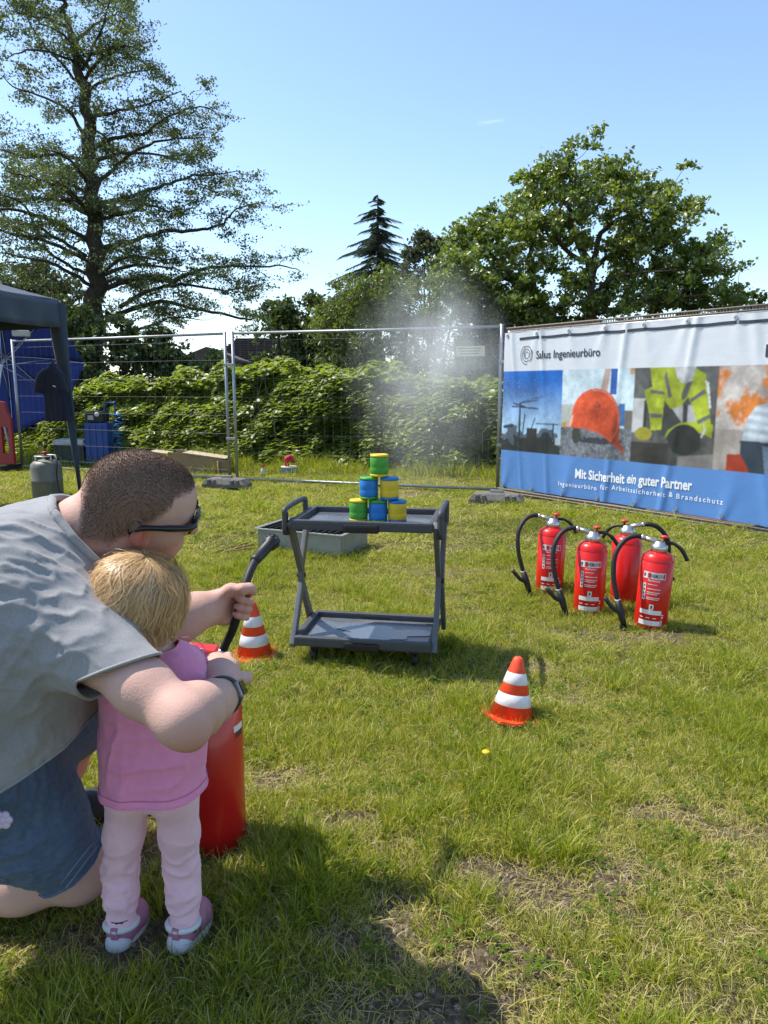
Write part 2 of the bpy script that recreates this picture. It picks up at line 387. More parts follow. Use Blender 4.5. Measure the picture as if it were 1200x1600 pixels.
plant_grass('grass', 'patchy green and straw coloured grass nearest the viewer', 19000, 0.95, 2.6, 0.86, 31)
plant_grass('grass', 'sunlit meadow grass around the trolley and the traffic cones', 21000, 2.5, 5.2, 0.74, 32, 1.35)
plant_grass('grass', 'short far lawn in front of the site fence', 26000, 5.0, 12.5, .72, 33, 3.0)
# dry litter and crumbs of soil on the worn places
T_lit = []
for k in range(4):
    g = np.random.default_rng(700+k); V = []; F = []; var = []
    for q in range(14):
        a = g.uniform(0, 6.28); c = np.array([g.normal(0, .03), g.normal(0, .03), g.uniform(.002, .008)]); d_ = np.array([math.cos(a), math.sin(a), g.normal(0, .12)])*g.uniform(.008, .032); sd = np.array([-math.sin(a), math.cos(a), 0])*g.uniform(.0004, .0009)
        bend = np.array([0, 0, g.uniform(0, .006)]); i0 = len(V); V += [c-d_-sd, c-d_+sd, c+bend+sd, c+bend-sd, c+d_]; F += [(i0, i0+1, i0+2, i0+3), (i0+3, i0+2, i0+4)]; v_ = g.uniform(.45, .95); var += [v_, v_]
    T_lit.append(mesh_np('litter', V, F, False, {'var': ('FACE', var)}))
def crumb(seed):
    g = np.random.default_rng(seed); bm = bmesh.new(); bmesh.ops.create_icosphere(bm, subdivisions=1, radius=1.0)
    for v in bm.verts: v.co *= g.uniform(.6, 1.2)
    me = bpy.data.meshes.new('soil_crumb'); bm.to_mesh(me); bm.free(); return me
g = np.random.default_rng(44); x, y = view_points(26000, .95, 4.5, g=g); bz = bare(x, y); kp = g.uniform(size=len(x)) < np.clip(bz*.26+.035, 0, 1); x, y = x[kp], y[kp]; m = len(x); s_ = g.uniform(.7, 1.4, m)
tag(scatter('dry_litter', np.stack([x, y, gz(x, y)], -1), np.stack([g.normal(0, .08, m), g.normal(0, .08, m), g.uniform(0, 6.28, m)], -1), np.stack([s_]*3, -1), g.integers(0, 4, m), T_lit, grass_mat), 'dry straw litter strewn over the worn lawn', 'straw', kind='stuff')
x, y = view_points(60000, .95, 4.0, g=g); bz = bare(x, y); kp = g.uniform(size=len(x)) < np.clip(bz*1.1-.12, 0, 1); x, y = x[kp], y[kp]; m = len(x); s_ = .0016+.007*g.uniform(size=m)**4
tag(scatter('soil_crumbs', np.stack([x, y, gz(x, y)+s_*.2], -1), g.uniform(0, 6.28, (m, 3)), np.stack([s_, s_, s_*.7], -1), g.integers(0, 3, m), [crumb(k) for k in range(3)], mat('soil_crumb', (.14, .10, .065), .95, col2=(.34, .27, .18), vscale=2.0)), 'crumbs of dry soil on the bare patches', 'soil', kind='stuff')
# dandelions
fm = mat('dandelion_yellow', (.75, .50, .02), .7, var=.1)
for (px, py, dl) in [(757, 1196, 'tiny yellow dandelion in the open grass below the tilted cone')]:
    g_ = G(px, py); q = MB(); q.tube([(0, 0, 0), (.004, 0, .04)], .0015, 5)
    t = empty('dandelion', (g_[0], g_[1], float(gz(g_[0], g_[1]))))
    q.build('stem', mat('stem_green', (.10, .16, .03), .6), t)
    q = MB(); q.ell((.004, 0, .043), (.014, .014, .006), 12, 6); q.build('flower_head', fm, t)
    tag(t, dl, 'flower')
# ================================================================== house, trees, thicket
def poly_tube(V, F, pts, r, n):
    pts = np.asarray(pts, float); k = len(pts); T = np.gradient(pts, axis=0); x, y = orth(T[0]); i0 = len(V)
    for i in range(k):
        t = T[i]/(np.linalg.norm(T[i])+1e-9); x = x - t*np.dot(x, t); x = x/(np.linalg.norm(x)+1e-9); y = np.cross(t, x)
        for j in range(n):
            a = 2*math.pi*j/n; V.append(pts[i] + r[i]*(math.cos(a)*x + math.sin(a)*y))
    for i in range(k-1):
        for j in range(n):
            F.append((i0+i*n+j, i0+i*n+(j+1) % n, i0+(i+1)*n+(j+1) % n, i0+(i+1)*n+j))
LEAF_SHAPES = {
    'oval': (np.array([(-.5, 0, 0), (-.12, .27, .05), (.25, .24, .05), (.5, 0, -.04), (.25, -.24, .05), (-.12, -.27, .05), (0, 0, 0)]), [(0, 6, 1), (1, 6, 2), (2, 6, 3), (3, 6, 4), (4, 6, 5), (5, 6, 0)]),
    'diamond': (np.array([(-.5, 0, 0), (.05, .3, .06), (.5, 0, -.03), (.05, -.3, .06)]), [(0, 1, 2), (0, 2, 3)]),
    'lance': (np.array([(-.5, 0, 0), (-.05, .13, .03), (.5, 0, -.06), (-.05, -.13, .03)]), [(0, 1, 2), (0, 2, 3)]),
}
def leaves_mesh(name, pos, size, shape='diamond', up=0.6, seed=0, var=None, nrm_hint=None):
    """one mesh of many small leaves; up = how much the blades lie flat"""
    g = np.random.default_rng(seed); n = len(pos); base, tris = LEAF_SHAPES[shape]
    N_ = g.normal(size=(n, 3)); N_ /= np.linalg.norm(N_, axis=1)[:, None]
    N_ = N_*(1-up) + np.array([0, 0, 1.0])*up
    if nrm_hint is not None: N_ = N_ + nrm_hint
    N_ /= np.linalg.norm(N_, axis=1)[:, None]+1e-9
    A = g.normal(size=(n, 3)); A -= N_*np.sum(A*N_, 1)[:, None]; A /= np.linalg.norm(A, axis=1)[:, None]+1e-9
    B = np.cross(N_, A); s = (size*g.uniform(.6, 1.3, n))[:, None, None]
    V = pos[:, None, :] + s*(base[None, :, 0:1]*A[:, None, :] + base[None, :, 1:2]*B[:, None, :] + base[None, :, 2:3]*N_[:, None, :])
    k = len(base); F = (np.array(tris)[None] + (np.arange(n)*k)[:, None, None]).reshape(-1, 3)
    if var is None: var = g.uniform(0, 1, n)
    return mesh_np(name, V.reshape(-1, 3), F, False, {'var': ('FACE', np.repeat(var, len(tris)))})
BARK = mat('bark_dark', (.040, .033, .026), .95, col2=(.085, .073, .058), vscale=14, bump=.9, bscale=30, stretch=(1, 1, .25), spec=.15)
BARK2 = mat('bark_brown', (.055, .042, .028), .95, col2=(.12, .095, .065), vscale=14, bump=.9, bscale=30, stretch=(1, 1, .25), spec=.15)
def grow_tree(name, label, stems, clusters, leaf, material, bark=BARK, seed=0, twigs=5, cl_r=.03, leaves_per=60, shape='diamond', up=.5, root=None, cat='tree', group=None, jit=.12, varf=None):
    """stems: list of (points, r0, r1). clusters: list of (centre, (rx,ry,rz)). A branch is led to every cluster from the nearest wood already there."""
    g = np.random.default_rng(seed); V = []; F = []; nodes = []; rads = []
    for pts, r0, r1 in stems:
        pts = np.asarray(pts, float); L_ = len(pts)
        c = curve_pts(pts, max(6, 4*L_)); 
        c[1:-1] += g.normal(0, r0*.25, (len(c)-2, 3))
        r = np.linspace(r0, r1, len(c)); poly_tube(V, F, c, r, 8)
        nodes += list(c[1:]); rads += list(r[1:])
    nodes = np.array(nodes); rads = np.array(rads)
    cen = np.array([c for c, _ in clusters]); dist = [np.min(np.linalg.norm(nodes-c, axis=1)) for c in cen]
    LP = []; LV = []
    for q in np.argsort(dist):
        c, rr = clusters[q]; c = np.asarray(c, float); rr = np.asarray(rr, float)
        d = np.linalg.norm(nodes - c, axis=1) + np.clip(nodes[:, 2]-c[2], 0, None)*.8
        i = int(np.argmin(d)); a = nodes[i]; L_ = np.linalg.norm(c-a)
        if L_ > .08:
            mid = (a+c)/2 + g.normal(0, jit*L_, 3); mid[2] += .08*L_
            p = curve_pts([a, a*.6+mid*.4+g.normal(0, jit*.5*L_, 3), mid, c], 7)
            r0 = min(rads[i]*.8, cl_r*(.6+.8*L_/max(.3, np.mean(rr)*2)) ); r0 = max(r0, .006)
            r = np.linspace(r0, max(.004, r0*.35), 7); poly_tube(V, F, p, r, 5)
            nodes = np.vstack([nodes, p[2:]]); rads = np.concatenate([rads, r[2:]])
        else: r = [.01]*7
        ends = []
        for t in range(twigs):
            u = g.normal(size=3); u /= np.linalg.norm(u); e = c + u*rr*g.uniform(.55, 1.0)
            m_ = (c+e)/2 + g.normal(0, .12, 3)*rr; pp = [c, m_, e]; poly_tube(V, F, pp, [max(.004, r[-1]*.8), .006, .003], 3)
            ends.append((c, m_, e))
        n = leaves_per; k = g.integers(0, len(ends), n); t = g.uniform(.25, 1.08, n)[:, None]
        E = np.array(ends)[k]; pos = (1-t)**2*E[:, 0]+2*t*(1-t)*E[:, 1]+t*t*E[:, 2]
        pos = pos + g.normal(0, .17, (n, 3))*rr
        LP.append(pos); LV.append(np.clip(g.normal(g.uniform(.3, .7), .2, n), 0, 1))
    base = np.asarray(root if root is not None else stems[0][0][0], float)
    t = empty(name, base)
    wood = link('trunk', mesh_np('trunk', np.array(V)-base, F, True), bark, t)
    pos = np.vstack(LP)
    link('crown', leaves_mesh('crown', pos-base, leaf, shape, up, seed+1, np.concatenate(LV)), material, t)
    return tag(t, label, cat, group)
def px_line(pts, Y, dy=0.0):
    k = len(pts)-1
    return np.array([P(x, y, Y + dy*i/k) for i, (x, y) in enumerate(pts)])

# ---- house behind the thicket
tile_mat = mat('roof_tiles', (.060, .045, .042), .8, col2=(.12, .085, .075), vscale=30, bump=.3)
hy = 34.0
def house():
    a = P(345, 519, hy); e0 = P(308, 572, hy); r = P(470, 519, hy+3); base = np.array([a[0]+2, hy+3, 0.0]); t = empty('house', base)
    zr, ze = a[2], P(345, 572, hy)[2]; x0 = e0[0]; x1 = x0+9; ridge_y = hy+4.0
    q = MB(); q.box(((x0+x1)/2, hy+4.0, ze/2), (x1-x0-.9, 7.0, ze)); q.build('wall', mat('plaster_white', (.62, .60, .56), .9, bump=.2), t, base)
    V = [(x0, hy, ze-.15), (x1, hy, ze-.15), (x1-1.2, ridge_y, zr), (x0+1.1, ridge_y, zr), (x0, hy+8, ze-.15), (x1, hy+8, ze-.15)]
    V2 = [(v[0], v[1], v[2]-.18) for v in V]
    q = MB(); q.add(V+V2, [(0, 1, 2, 3), (4, 3, 2, 5), (0, 3, 4), (1, 5, 2), (6, 9, 8, 7), (10, 11, 8, 9), (6, 10, 9), (7, 8, 11), (0, 6, 7, 1), (4, 5, 11, 10), (0, 4, 10, 6), (1, 7, 11, 5)])
    ro = q.build('roof', tile_mat, t, base)
    q = MB()
    for k in range(16):                                   # courses of tiles
        f0 = k/16.0; y = hy + (ridge_y-hy)*f0; z = ze-.15 + (zr-ze+.15)*f0
        q.box(((x0+x1)/2+(-.05)*f0, y+.03, z+.05), (x1-x0-2.3*f0-.02, .12, .05))
    q.build('tile_course', tile_mat, ro, base)
    for wx in (x0+2.2, x0+5.0):
        q = MB(); q.box((wx, hy+.47, ze-1.3), (1.1, .10, 1.2)); w = q.build('window', mat('window_frame_white', (.7, .7, .68), .5), t, base)
        q = MB(); q.box((wx, hy+.44, ze-1.3), (.95, .08, 1.05)); q.build('pane', mat('dark_glass', (.02, .025, .03), .08), w, base)
    # low annexe
    tag(t, 'house with brown tiled roof seen over the bushes', 'house')
    b2 = P(322, 548, 31.0); t2 = empty('shed', (b2[0], 32.5, 0))
    q = MB(); q.box((0, 0, b2[2]/2-.2), (2.0, 2.4, b2[2]-.4)); q.build('wall', mat('shed_plaster', (.30, .28, .25), .9), t2)
    q = MB(); q.prism([(-1.4, -.5), (1.4, -.5), (1.4, -.42), (0, .12), (-1.4, -.42)], 2.9, M=np.array([[0, 0, 1], [1, 0, 0], [0, 1, 0]]).T @ np.eye(3) if False else np.array([[1, 0, 0], [0, 0, 1], [0, 1, 0]]), c=(0, -1.45, b2[2]+.05)); q.build('roof', tile_mat, t2)
    tag(t2, 'low brown roofed shed left of the tiled house', 'shed')
house()

# ---- the great alder on the left
alder_leaf = leafmat('alder_leaves', [(.042, .066, .018), (.078, .112, .030), (.125, .160, .046), (.19, .215, .075)], trans=.42, gloss=.05, rough=.5)
AY = 20.0
def z1(pts): return [(x*.41667, y*.41667) for x, y in pts]
trunk = z1([(352, 1420), (350, 1300), (352, 1150), (358, 1000), (350, 800), (340, 640), (335, 500), (322, 350), (300, 240), (262, 110), (225, 0), (215, -60)])
LIMBS = [
    [(350, 700), (420, 640), (500, 570), (600, 530), (720, 515), (800, 520)], [(380, 760), (480, 740), (600, 700), (700, 665), (800, 655), (900, 640)],
    [(385, 930), (500, 900), (600, 870), (720, 865), (820, 845), (880, 790), (980, 760)], [(390, 1020), (440, 980), (520, 960), (600, 975), (700, 960)],
    [(400, 1080), (520, 1045), (650, 1050), (760, 1010), (900, 1000), (1060, 1000), (1130, 1020)], [(450, 1150), (560, 1090), (700, 1070), (850, 1090), (960, 1060)],
    [(400, 1190), (470, 1170), (600, 1130), (700, 1150), (850, 1180), (940, 1195), (1000, 1180), (1060, 1220)], [(400, 1260), (540, 1230), (650, 1190), (780, 1200)],
    [(330, 340), (400, 300), (500, 270), (600, 260)], [(335, 440), (420, 420), (560, 390), (680, 340)], [(338, 560), (420, 520), (540, 500), (640, 430), (760, 400), (830, 440)],
    [(330, 1030), (250, 990), (160, 930), (90, 870), (0, 840), (-90, 850)], [(325, 960), (230, 900), (140, 850), (80, 760), (0, 735), (-80, 740)],
    [(325, 800), (230, 740), (170, 660), (150, 590), (60, 560)], [(325, 720), (220, 670), (160, 640), (60, 690)], [(315, 600), (200, 580), (100, 590), (0, 560), (-80, 540)],
    [(325, 540), (270, 430), (180, 370), (60, 330), (0, 280)], [(310, 330), (250, 260), (130, 120), (90, 20)], [(330, 1190), (230, 1130), (120, 1060), (40, 1050)],
    [(325, 745), (200, 750), (80, 745), (-60, 790)], [(310, 260), (340, 200), (400, 60), (410, -40)], [(318, 300), (380, 220), (470, 170), (540, 200)],
    [(300, 240), (200, 200), (100, 190), (20, 220)], [(280, 160), (340, 100), (420, 60), (480, 30)], [(380, 820), (470, 800), (560, 770), (640, 790), (760, 740)], [(262, 110), (180, 70), (110, 60), (40, 40)]]
g = np.random.default_rng(41)
stems = [(px_line(trunk, AY), .30, .04)]
cl = []
for li, l in enumerate(LIMBS):
    pts = z1(l); dy = g.uniform(-2.4, 2.4); w = px_line(pts, AY, dy); L_ = np.sum(np.linalg.norm(np.diff(w, axis=0), axis=1))
    r0 = .022 + .010*L_; stems.append((w, r0, .009))
    c = curve_pts(w, 40); nsub = int(6.0*L_)
    for k in range(nsub):
        t = g.uniform(.18, 1.03); i = min(39, int(t*39)); s_ = (.25+.55*(1-abs(t-.6)))
        off = np.array([g.normal(0, .5)*s_, g.normal(0, 1.0)*s_*1.3, g.normal(.12, .30)*s_])*min(1.4, .35+L_*.16)
        cl.append((c[i]+off, (g.uniform(.35, .70), g.uniform(.35, .70), g.uniform(.16, .32))))
for k in range(22):                       # limbs toward and away from the viewer
    zt = g.uniform(3.0, 12.5); a = g.choice([-1, 1])*(math.pi/2) + g.normal(0, .5); Lr = (5.2 - .33*zt)*g.uniform(.6, 1.05)
    t0 = P(146, 607-(zt-1.2)/AY*FPX*1.0, AY); t0 = np.array([P(146, 330, AY)[0], AY, zt]); d_ = np.array([math.cos(a), math.sin(a), .12])
    w = np.array([t0, t0+d_*Lr*.35+[0, 0, .25], t0+d_*Lr*.7+[0, 0, .2], t0+d_*Lr]); stems.append((w, .03+.009*Lr, .01)); c = curve_pts(w, 30)
    for q in range(int(3.4*Lr)):
        i = g.integers(7, 30); cl.append((c[i]+g.normal(0, 1, 3)*np.array([.5, .5, .25]), (g.uniform(.35, .70), g.uniform(.35, .70), g.uniform(.16, .32))))
grow_tree('alder_tree', 'tall spreading dark tree with level limbs behind the fence, on the left', stems, cl, .072, alder_leaf, BARK, 42, twigs=5, cl_r=.011, leaves_per=112, up=.3, jit=.16)

# ---- broad leafy tree on the right
ash_leaf = leafmat('broad_leaves', [(.065, .100, .013), (.12, .175, .022), (.20, .26, .036), (.30, .34, .065)], trans=.50, gloss=.07, rough=.42)
RY = 14.5
def z2(pts): return [(480+x*.6, 200+y*.6) for x, y in pts]
g = np.random.default_rng(51)
st = [(px_line(z2([(735, 640), (735, 450), (740, 380), (700, 290), (670, 190), (655, 150)]), RY, -.2), .11, .02), (px_line(z2([(738, 420), (745, 370), (770, 270), (830, 230), (900, 170)]), RY, .5), .075, .02),
      (px_line(z2([(640, 640), (600, 470), (580, 380), (580, 270), (560, 180)]), RY, .6), .085, .02), (px_line(z2([(720, 350), (650, 290), (650, 230), (700, 130)]), RY, -.8), .05, .012),
      (px_line(z2([(735, 480), (830, 470), (900, 440), (980, 440), (1060, 430)]), RY, -.8), .055, .012), (px_line(z2([(600, 470), (560, 420), (480, 370), (400, 330)]), RY, .3), .055, .012),
      (px_line(z2([(745, 370), (790, 330), (860, 330), (960, 290), (1000, 270)]), RY, .9), .055, .012), (px_line(z2([(740, 450), (780, 400), (850, 380), (950, 370)]), RY, -1.2), .045, .012)]
cl = []
lobes = [(690, 110, 95), (620, 90, 60), (750, 130, 90), (800, 90, 45), (560, 170, 75), (480, 220, 65), (410, 260, 60), (380, 330, 70), (450, 330, 80), (560, 300, 80), (620, 220, 80), (700, 240, 70),
         (850, 170, 80), (920, 130, 50), (950, 220, 70), (990, 190, 35), (900, 280, 90), (820, 300, 80), (1000, 320, 60), (960, 400, 80), (1060, 400, 50), (1090, 440, 35), (860, 420, 80), (760, 440, 70), (640, 420, 80), (540, 430, 70), (500, 470, 70), (600, 480, 60), (430, 430, 60), (360, 400, 50), (340, 360, 40), (1030, 350, 40), (1060, 290, 22)]
for (x, y, r) in lobes:
    y = 470-(470-y)*.90; r *= .82; x = 735+(x-735)*.96
    rw = r*.6/FPX*RY
    for k in range(int(7 + r/4.0)):
        u = g.normal(size=3); u /= np.linalg.norm(u); u *= g.uniform(.35, 1)**.6
        c = P(480+x*.6, 200+y*.6, RY) + u*rw*np.array([1, 1.5, 1]) + np.array([0, g.normal(.1, .6), 0])
        cl.append((c, np.array([1, 1, .7])*g.uniform(.20, .36)))
grow_tree('broadleaf_tree', 'round crowned leafy green tree rising behind the banner', st, cl, .084, ash_leaf, BARK2, 52, twigs=5, cl_r=.014, leaves_per=84, up=.35, shape='oval')

# ---- shrubs and smaller trees
def bush(name, label, lobes, Y, leaf, material, seed, n=12, per=40, shape='diamond', bark=BARK2, cat='bush', depth=1.2, up=.35, clr=.3):
    n = int(n*2.0); per = int(per*1.35)
    g = np.random.default_rng(seed); cl = []; xs_ = [l[0] for l in lobes]; ys_ = [l[1]+l[2] for l in lobes]
    for (x, y, r) in lobes:
        rw = r/FPX*Y
        for k in range(n):
            u = g.normal(size=3); u /= np.linalg.norm(u); u *= g.uniform(.3, 1)**.5
            c = P(x, y, Y) + u*rw*np.array([1, depth, 1]); c[2] = max(.3, c[2])
            cl.append((c, np.array([1, 1, .8])*g.uniform(.7, 1.2)*clr))
    bx = np.mean(xs_); base = P(bx, 607, Y); base[2] = 0; top = P(bx, min(l[1] for l in lobes)+20, Y)
    st = []
    for k in range(4):
        l = lobes[int(g.integers(0, len(lobes)))]; e = P(l[0], l[1], Y) + np.array([0, g.normal(0, .3), 0]); b_ = base + np.array([g.normal(0, .35), g.normal(0, .3), -.05])
        st.append((np.array([b_, b_*.5+e*.5+np.array([g.normal(0, .2), 0, .2]), e]), .07, .015))
    return grow_tree(name, label, st, cl, leaf, material, bark, seed+1, twigs=3, cl_r=.02, leaves_per=per, shape=shape, up=up, root=base, cat=cat)
willow_leaf = leafmat('willow_leaves', [(.085, .125, .018), (.155, .205, .03), (.24, .28, .055)], trans=.42, gloss=.05)
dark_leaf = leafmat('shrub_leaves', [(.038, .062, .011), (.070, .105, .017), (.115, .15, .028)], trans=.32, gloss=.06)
grey_leaf = leafmat('grey_green_leaves', [(.05, .062, .030), (.08, .095, .045), (.12, .13, .065)], trans=.35, gloss=.04)
bush('willow_bush', 'pale green bushy willow below the spruce', [(545, 470, 38), (600, 462, 36), (640, 480, 40), (570, 520, 50), (630, 540, 50), (530, 560, 40), (690, 470, 40), (680, 520, 40), (600, 560, 55), (650, 590, 45), (560, 590, 45), (520, 510, 35), (710, 570, 40)], 13.6, .10, willow_leaf, 61, n=14, per=46, shape='lance', clr=.34)
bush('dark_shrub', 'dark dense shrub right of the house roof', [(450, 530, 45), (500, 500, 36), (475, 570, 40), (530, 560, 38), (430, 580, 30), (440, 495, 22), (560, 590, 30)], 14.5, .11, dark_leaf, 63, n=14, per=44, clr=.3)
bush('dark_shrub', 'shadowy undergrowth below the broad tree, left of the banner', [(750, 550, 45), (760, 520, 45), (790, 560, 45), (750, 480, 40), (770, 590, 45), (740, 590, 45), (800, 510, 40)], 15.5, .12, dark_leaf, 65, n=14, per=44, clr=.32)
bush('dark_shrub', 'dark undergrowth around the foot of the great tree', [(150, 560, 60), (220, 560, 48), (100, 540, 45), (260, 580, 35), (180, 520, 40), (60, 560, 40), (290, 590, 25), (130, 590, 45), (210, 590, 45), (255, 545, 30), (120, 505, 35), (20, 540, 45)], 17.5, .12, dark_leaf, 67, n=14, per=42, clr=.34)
bush('small_shrub', 'small bush standing before the low shed', [(330, 570, 22), (300, 585, 20), (325, 590, 25), (270, 570, 18)], 19.0, .10, willow_leaf, 69, n=10, per=34, clr=.26)
bush('distant_tree', 'grey green far tree rising behind the tent', [(20, 440, 32), (60, 435, 28), (100, 460, 34), (40, 490, 40), (90, 510, 40), (-20, 460, 40), (130, 520, 30)], 30.0, .17, grey_leaf, 71, n=14, per=46, clr=.55, cat='tree')
bush('distant_tree', 'slim leafy tree between the spruce and the broad tree', [(668, 392, 16), (690, 425, 30), (660, 374, 9), (645, 430, 24), (712, 410, 22), (640, 400, 10), (684, 386, 9)], 30.0, .15, grey_leaf, 73, n=9, per=30, clr=.42, cat='tree')
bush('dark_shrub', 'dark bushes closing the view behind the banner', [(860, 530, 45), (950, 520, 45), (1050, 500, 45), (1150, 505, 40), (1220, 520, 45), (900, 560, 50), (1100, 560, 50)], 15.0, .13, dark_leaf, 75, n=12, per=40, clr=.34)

bush('distant_tree', 'leafy tree far off to the left beyond the tent', [(-120, 470, 50), (-190, 460, 55), (-260, 480, 55), (-150, 530, 60), (-230, 540, 60), (-320, 520, 60), (-60, 540, 50)], 24.0, .16, dark_leaf, 77, n=12, per=44, clr=.5, cat='tree')
# ---- spruce
def spruce():
    g = np.random.default_rng(81); Y = 38.0; top = P(590, 308, Y); base = top*1.0; base[2] = 0; t = empty('spruce_tree', base); H = top[2]
    V = []; F = []; poly_tube(V, F, np.array([[0, 0, 0], [.05, 0, H*.5], [0, 0, H]]), [.24, .14, .02], 7)
    NV = []; NF = []; var = []
    z = H-.25
    while z > H-6.0:
        f = (H-z)/7.5; Lb = .3+5.0*f**.95
        z0_ = z
        for k in range(int(7+6*f)):
            z = z0_ + g.normal(0, .24); a = g.uniform(0, 6.28); L_ = Lb*g.uniform(.55, 1.12); d_ = np.array([math.cos(a), math.sin(a), 0]); sd = np.array([-math.sin(a), math.cos(a), 0])
            p = [np.array([0, 0, z])+d_*L_*u+np.array([0, 0, L_*(.10*u-.62*u*u+.26*u**3)]) for u in np.linspace(0, 1, 6)]
            poly_tube(V, F, p, np.linspace(.03, .008, 6), 3)
            for u in np.arange(.10, 1.0, .045):
                b_ = np.array([0, 0, z])+d_*L_*u+np.array([0, 0, L_*(.10*u-.62*u*u+.26*u**3)])
                for s_ in (-1, 1):
                    tl = L_*.30*(1-u*.55)*g.uniform(.6, 1.2)+.08; tip = b_+(d_*.55+sd*s_*.75)*tl+np.array([0, 0, -tl*g.uniform(.25, .7)])
                    w = .022+.022*tl; i0 = len(NV)
                    up_ = np.array([0, 0, 1.0])
                    NV += [b_-d_*w, b_+d_*w, tip, b_-up_*w*1.2, b_+up_*w*.6]; NF += [(i0, i0+1, i0+2), (i0+3, i0+4, i0+2)]; var += [g.uniform(), g.uniform()]
        z = z0_ - (.22+.16*f)
    link('trunk', mesh_np('trunk', V, F, True), BARK, t)
    link('crown', mesh_np('crown', NV, np.array(NF), False, {'var': ('FACE', var)}), leafmat('spruce_needles', [(.045, .066, .042), (.075, .105, .066), (.11, .14, .09)], trans=.12, gloss=.05), t)
    tag(t, 'dark pointed spruce standing far off against the sky', 'tree')
spruce()

# ---- bramble and nettle thicket behind the fence
def hedge_y(x):     # front of the thicket
    return np.interp(x, [-12, -6, -2.2, 1.2, 5, 9], [14.0, 12.3, 10.75, 10.0, 9.3, 9.0])
def hedge_top(x):
    p = np.stack([x, x*0, x*0], -1)
    return np.interp(x, [-10, -5, -3.0, -1.4, -.2, 1.6, 5], [1.20, 1.16, 1.25, 1.46, 1.26, 1.20, 1.15]) + .10*vnoise(p*1.6, 7) + .06*vnoise(p*4, 8)
def thicket():
    g = np.random.default_rng(91); n = 88000
    x = g.uniform(-13, 6, n); front = hedge_y(x) + .25*vnoise(np.stack([x*1.3, x*0, x*0], -1), 9); top = hedge_top(x); dep = 2.6
    u = g.uniform(size=n); onfront = u < .72
    zf = top*g.uniform(.02, 1, n)**.85; bulge = 1.15*np.clip(zf/top, 0, 1)**1.7
    P3 = np.stack([x, zf, x*0], -1)
    lump = .34*vnoise(P3*2.0, 14) + .16*vnoise(P3*5.0, 15)
    yf = front + bulge - lump + np.abs(g.normal(0, .10, n))
    yt = front + .95 + g.uniform(0, dep, n); zt = top + 0.20*vnoise(np.stack([x*1.8, yt*1.8, x*0], -1), 16) + .12*vnoise(np.stack([x*4.5, yt*4.5, x*0], -1), 17) - np.abs(g.normal(0, .05, n)) + .12*np.clip((yt-front)/dep, 0, 1)
    pos = np.stack([x, np.where(onfront, yf, yt), np.where(onfront, zf, zt)], -1)
    hint = np.where(onfront[:, None], np.array([-.25, -.10, .75]), np.array([-.2, 0, .6]))
    base = np.array([-1.0, 11.5, 0])
    var = np.clip(.5 + .22*vnoise(pos*1.1, 18) + g.normal(0, .2, n), 0, 1)
    t = empty('bramble_thicket', base)
    link('leaf_mass', leaves_mesh('leaf_mass', pos-base, .135, 'oval', .45, 92, var, hint), leafmat('bramble_leaves', [(.115, .16, .022), (.175, .23, .032), (.245, .295, .05), (.33, .36, .085)], trans=.50, gloss=.06, rough=.45), t)['kind'] = 'stuff'
    # stems
    V = []; F = []
    for k in range(130):
        x0 = g.uniform(-8, 5.5); y0 = float(hedge_y(x0))+g.uniform(.15, 1.4); h = float(hedge_top(np.array([x0]))[0])*g.uniform(.7, 1.05)
        poly_tube(V, F, np.array([[x0, y0, 0], [x0+g.normal(0, .1), y0-.1, h*.6], [x0+g.normal(0, .25), y0-g.uniform(0, .4), h]])-base, [.007, .006, .003], 3)
    link('stems', mesh_np('stems', V, F, False), mat('bramble_stem', (.06, .06, .02), .8, col2=(.09, .06, .025)), t)['kind'] = 'stuff'
    # core mound added inside to block light coming through the leaves
    xs_ = np.linspace(-13.5, 6.5, 70); prof = [(0.35, 0), (.65, .45), (1.2, .85), (2.0, .95), (3.0, .8), (3.4, 0)]; V = []; F = []
    for i, xx in enumerate(xs_):
        s_ = float(hedge_top(np.array([xx]))[0])/1.4
        for (dy, z) in prof: V.append((xx, float(hedge_y(xx))+dy+.35, z*s_*.92-.02))
    m_ = len(prof)
    for i in range(len(xs_)-1):
        for j in range(m_-1): F.append((i*m_+j, i*m_+j+1, (i+1)*m_+j+1, (i+1)*m_+j))
    link('thicket_core', mesh_np('thicket_core', np.array(V)-base, F, True), mat('core_dull_green', (.045, .055, .018), .95, col2=(.085, .10, .03), vscale=20, bump=.8), t)
    tag(t, 'dense green bramble and nettle thicket behind the wire fence', 'thicket', kind='stuff')
    # tall grass along the foot of the thicket
    m = 2600; x = g.uniform(-8, 5, m); y = hedge_y(x) - .05 + g.normal(.0, .22, m); s = g.uniform(1.5, 3.6, m)*np.where((x > -3.6) & (x < -2.0), 1.35, 1)*np.clip(1.1+.5*vnoise(np.stack([x*1.5, x*0, x*0], -1), 19), .5, 1.6)
    tag(scatter('tall_grass', np.stack([x, y, x*0], -1), np.stack([g.normal(0, .1, m), g.normal(0, .1, m), g.uniform(0, 6.28, m)], -1), np.stack([s*.8, s*.8, s], -1), g.integers(0, 9, m), T_mid+T_long, grass_mat),
        'tall uncut grass along the foot of the thicket', 'grass', kind='stuff')
thicket()
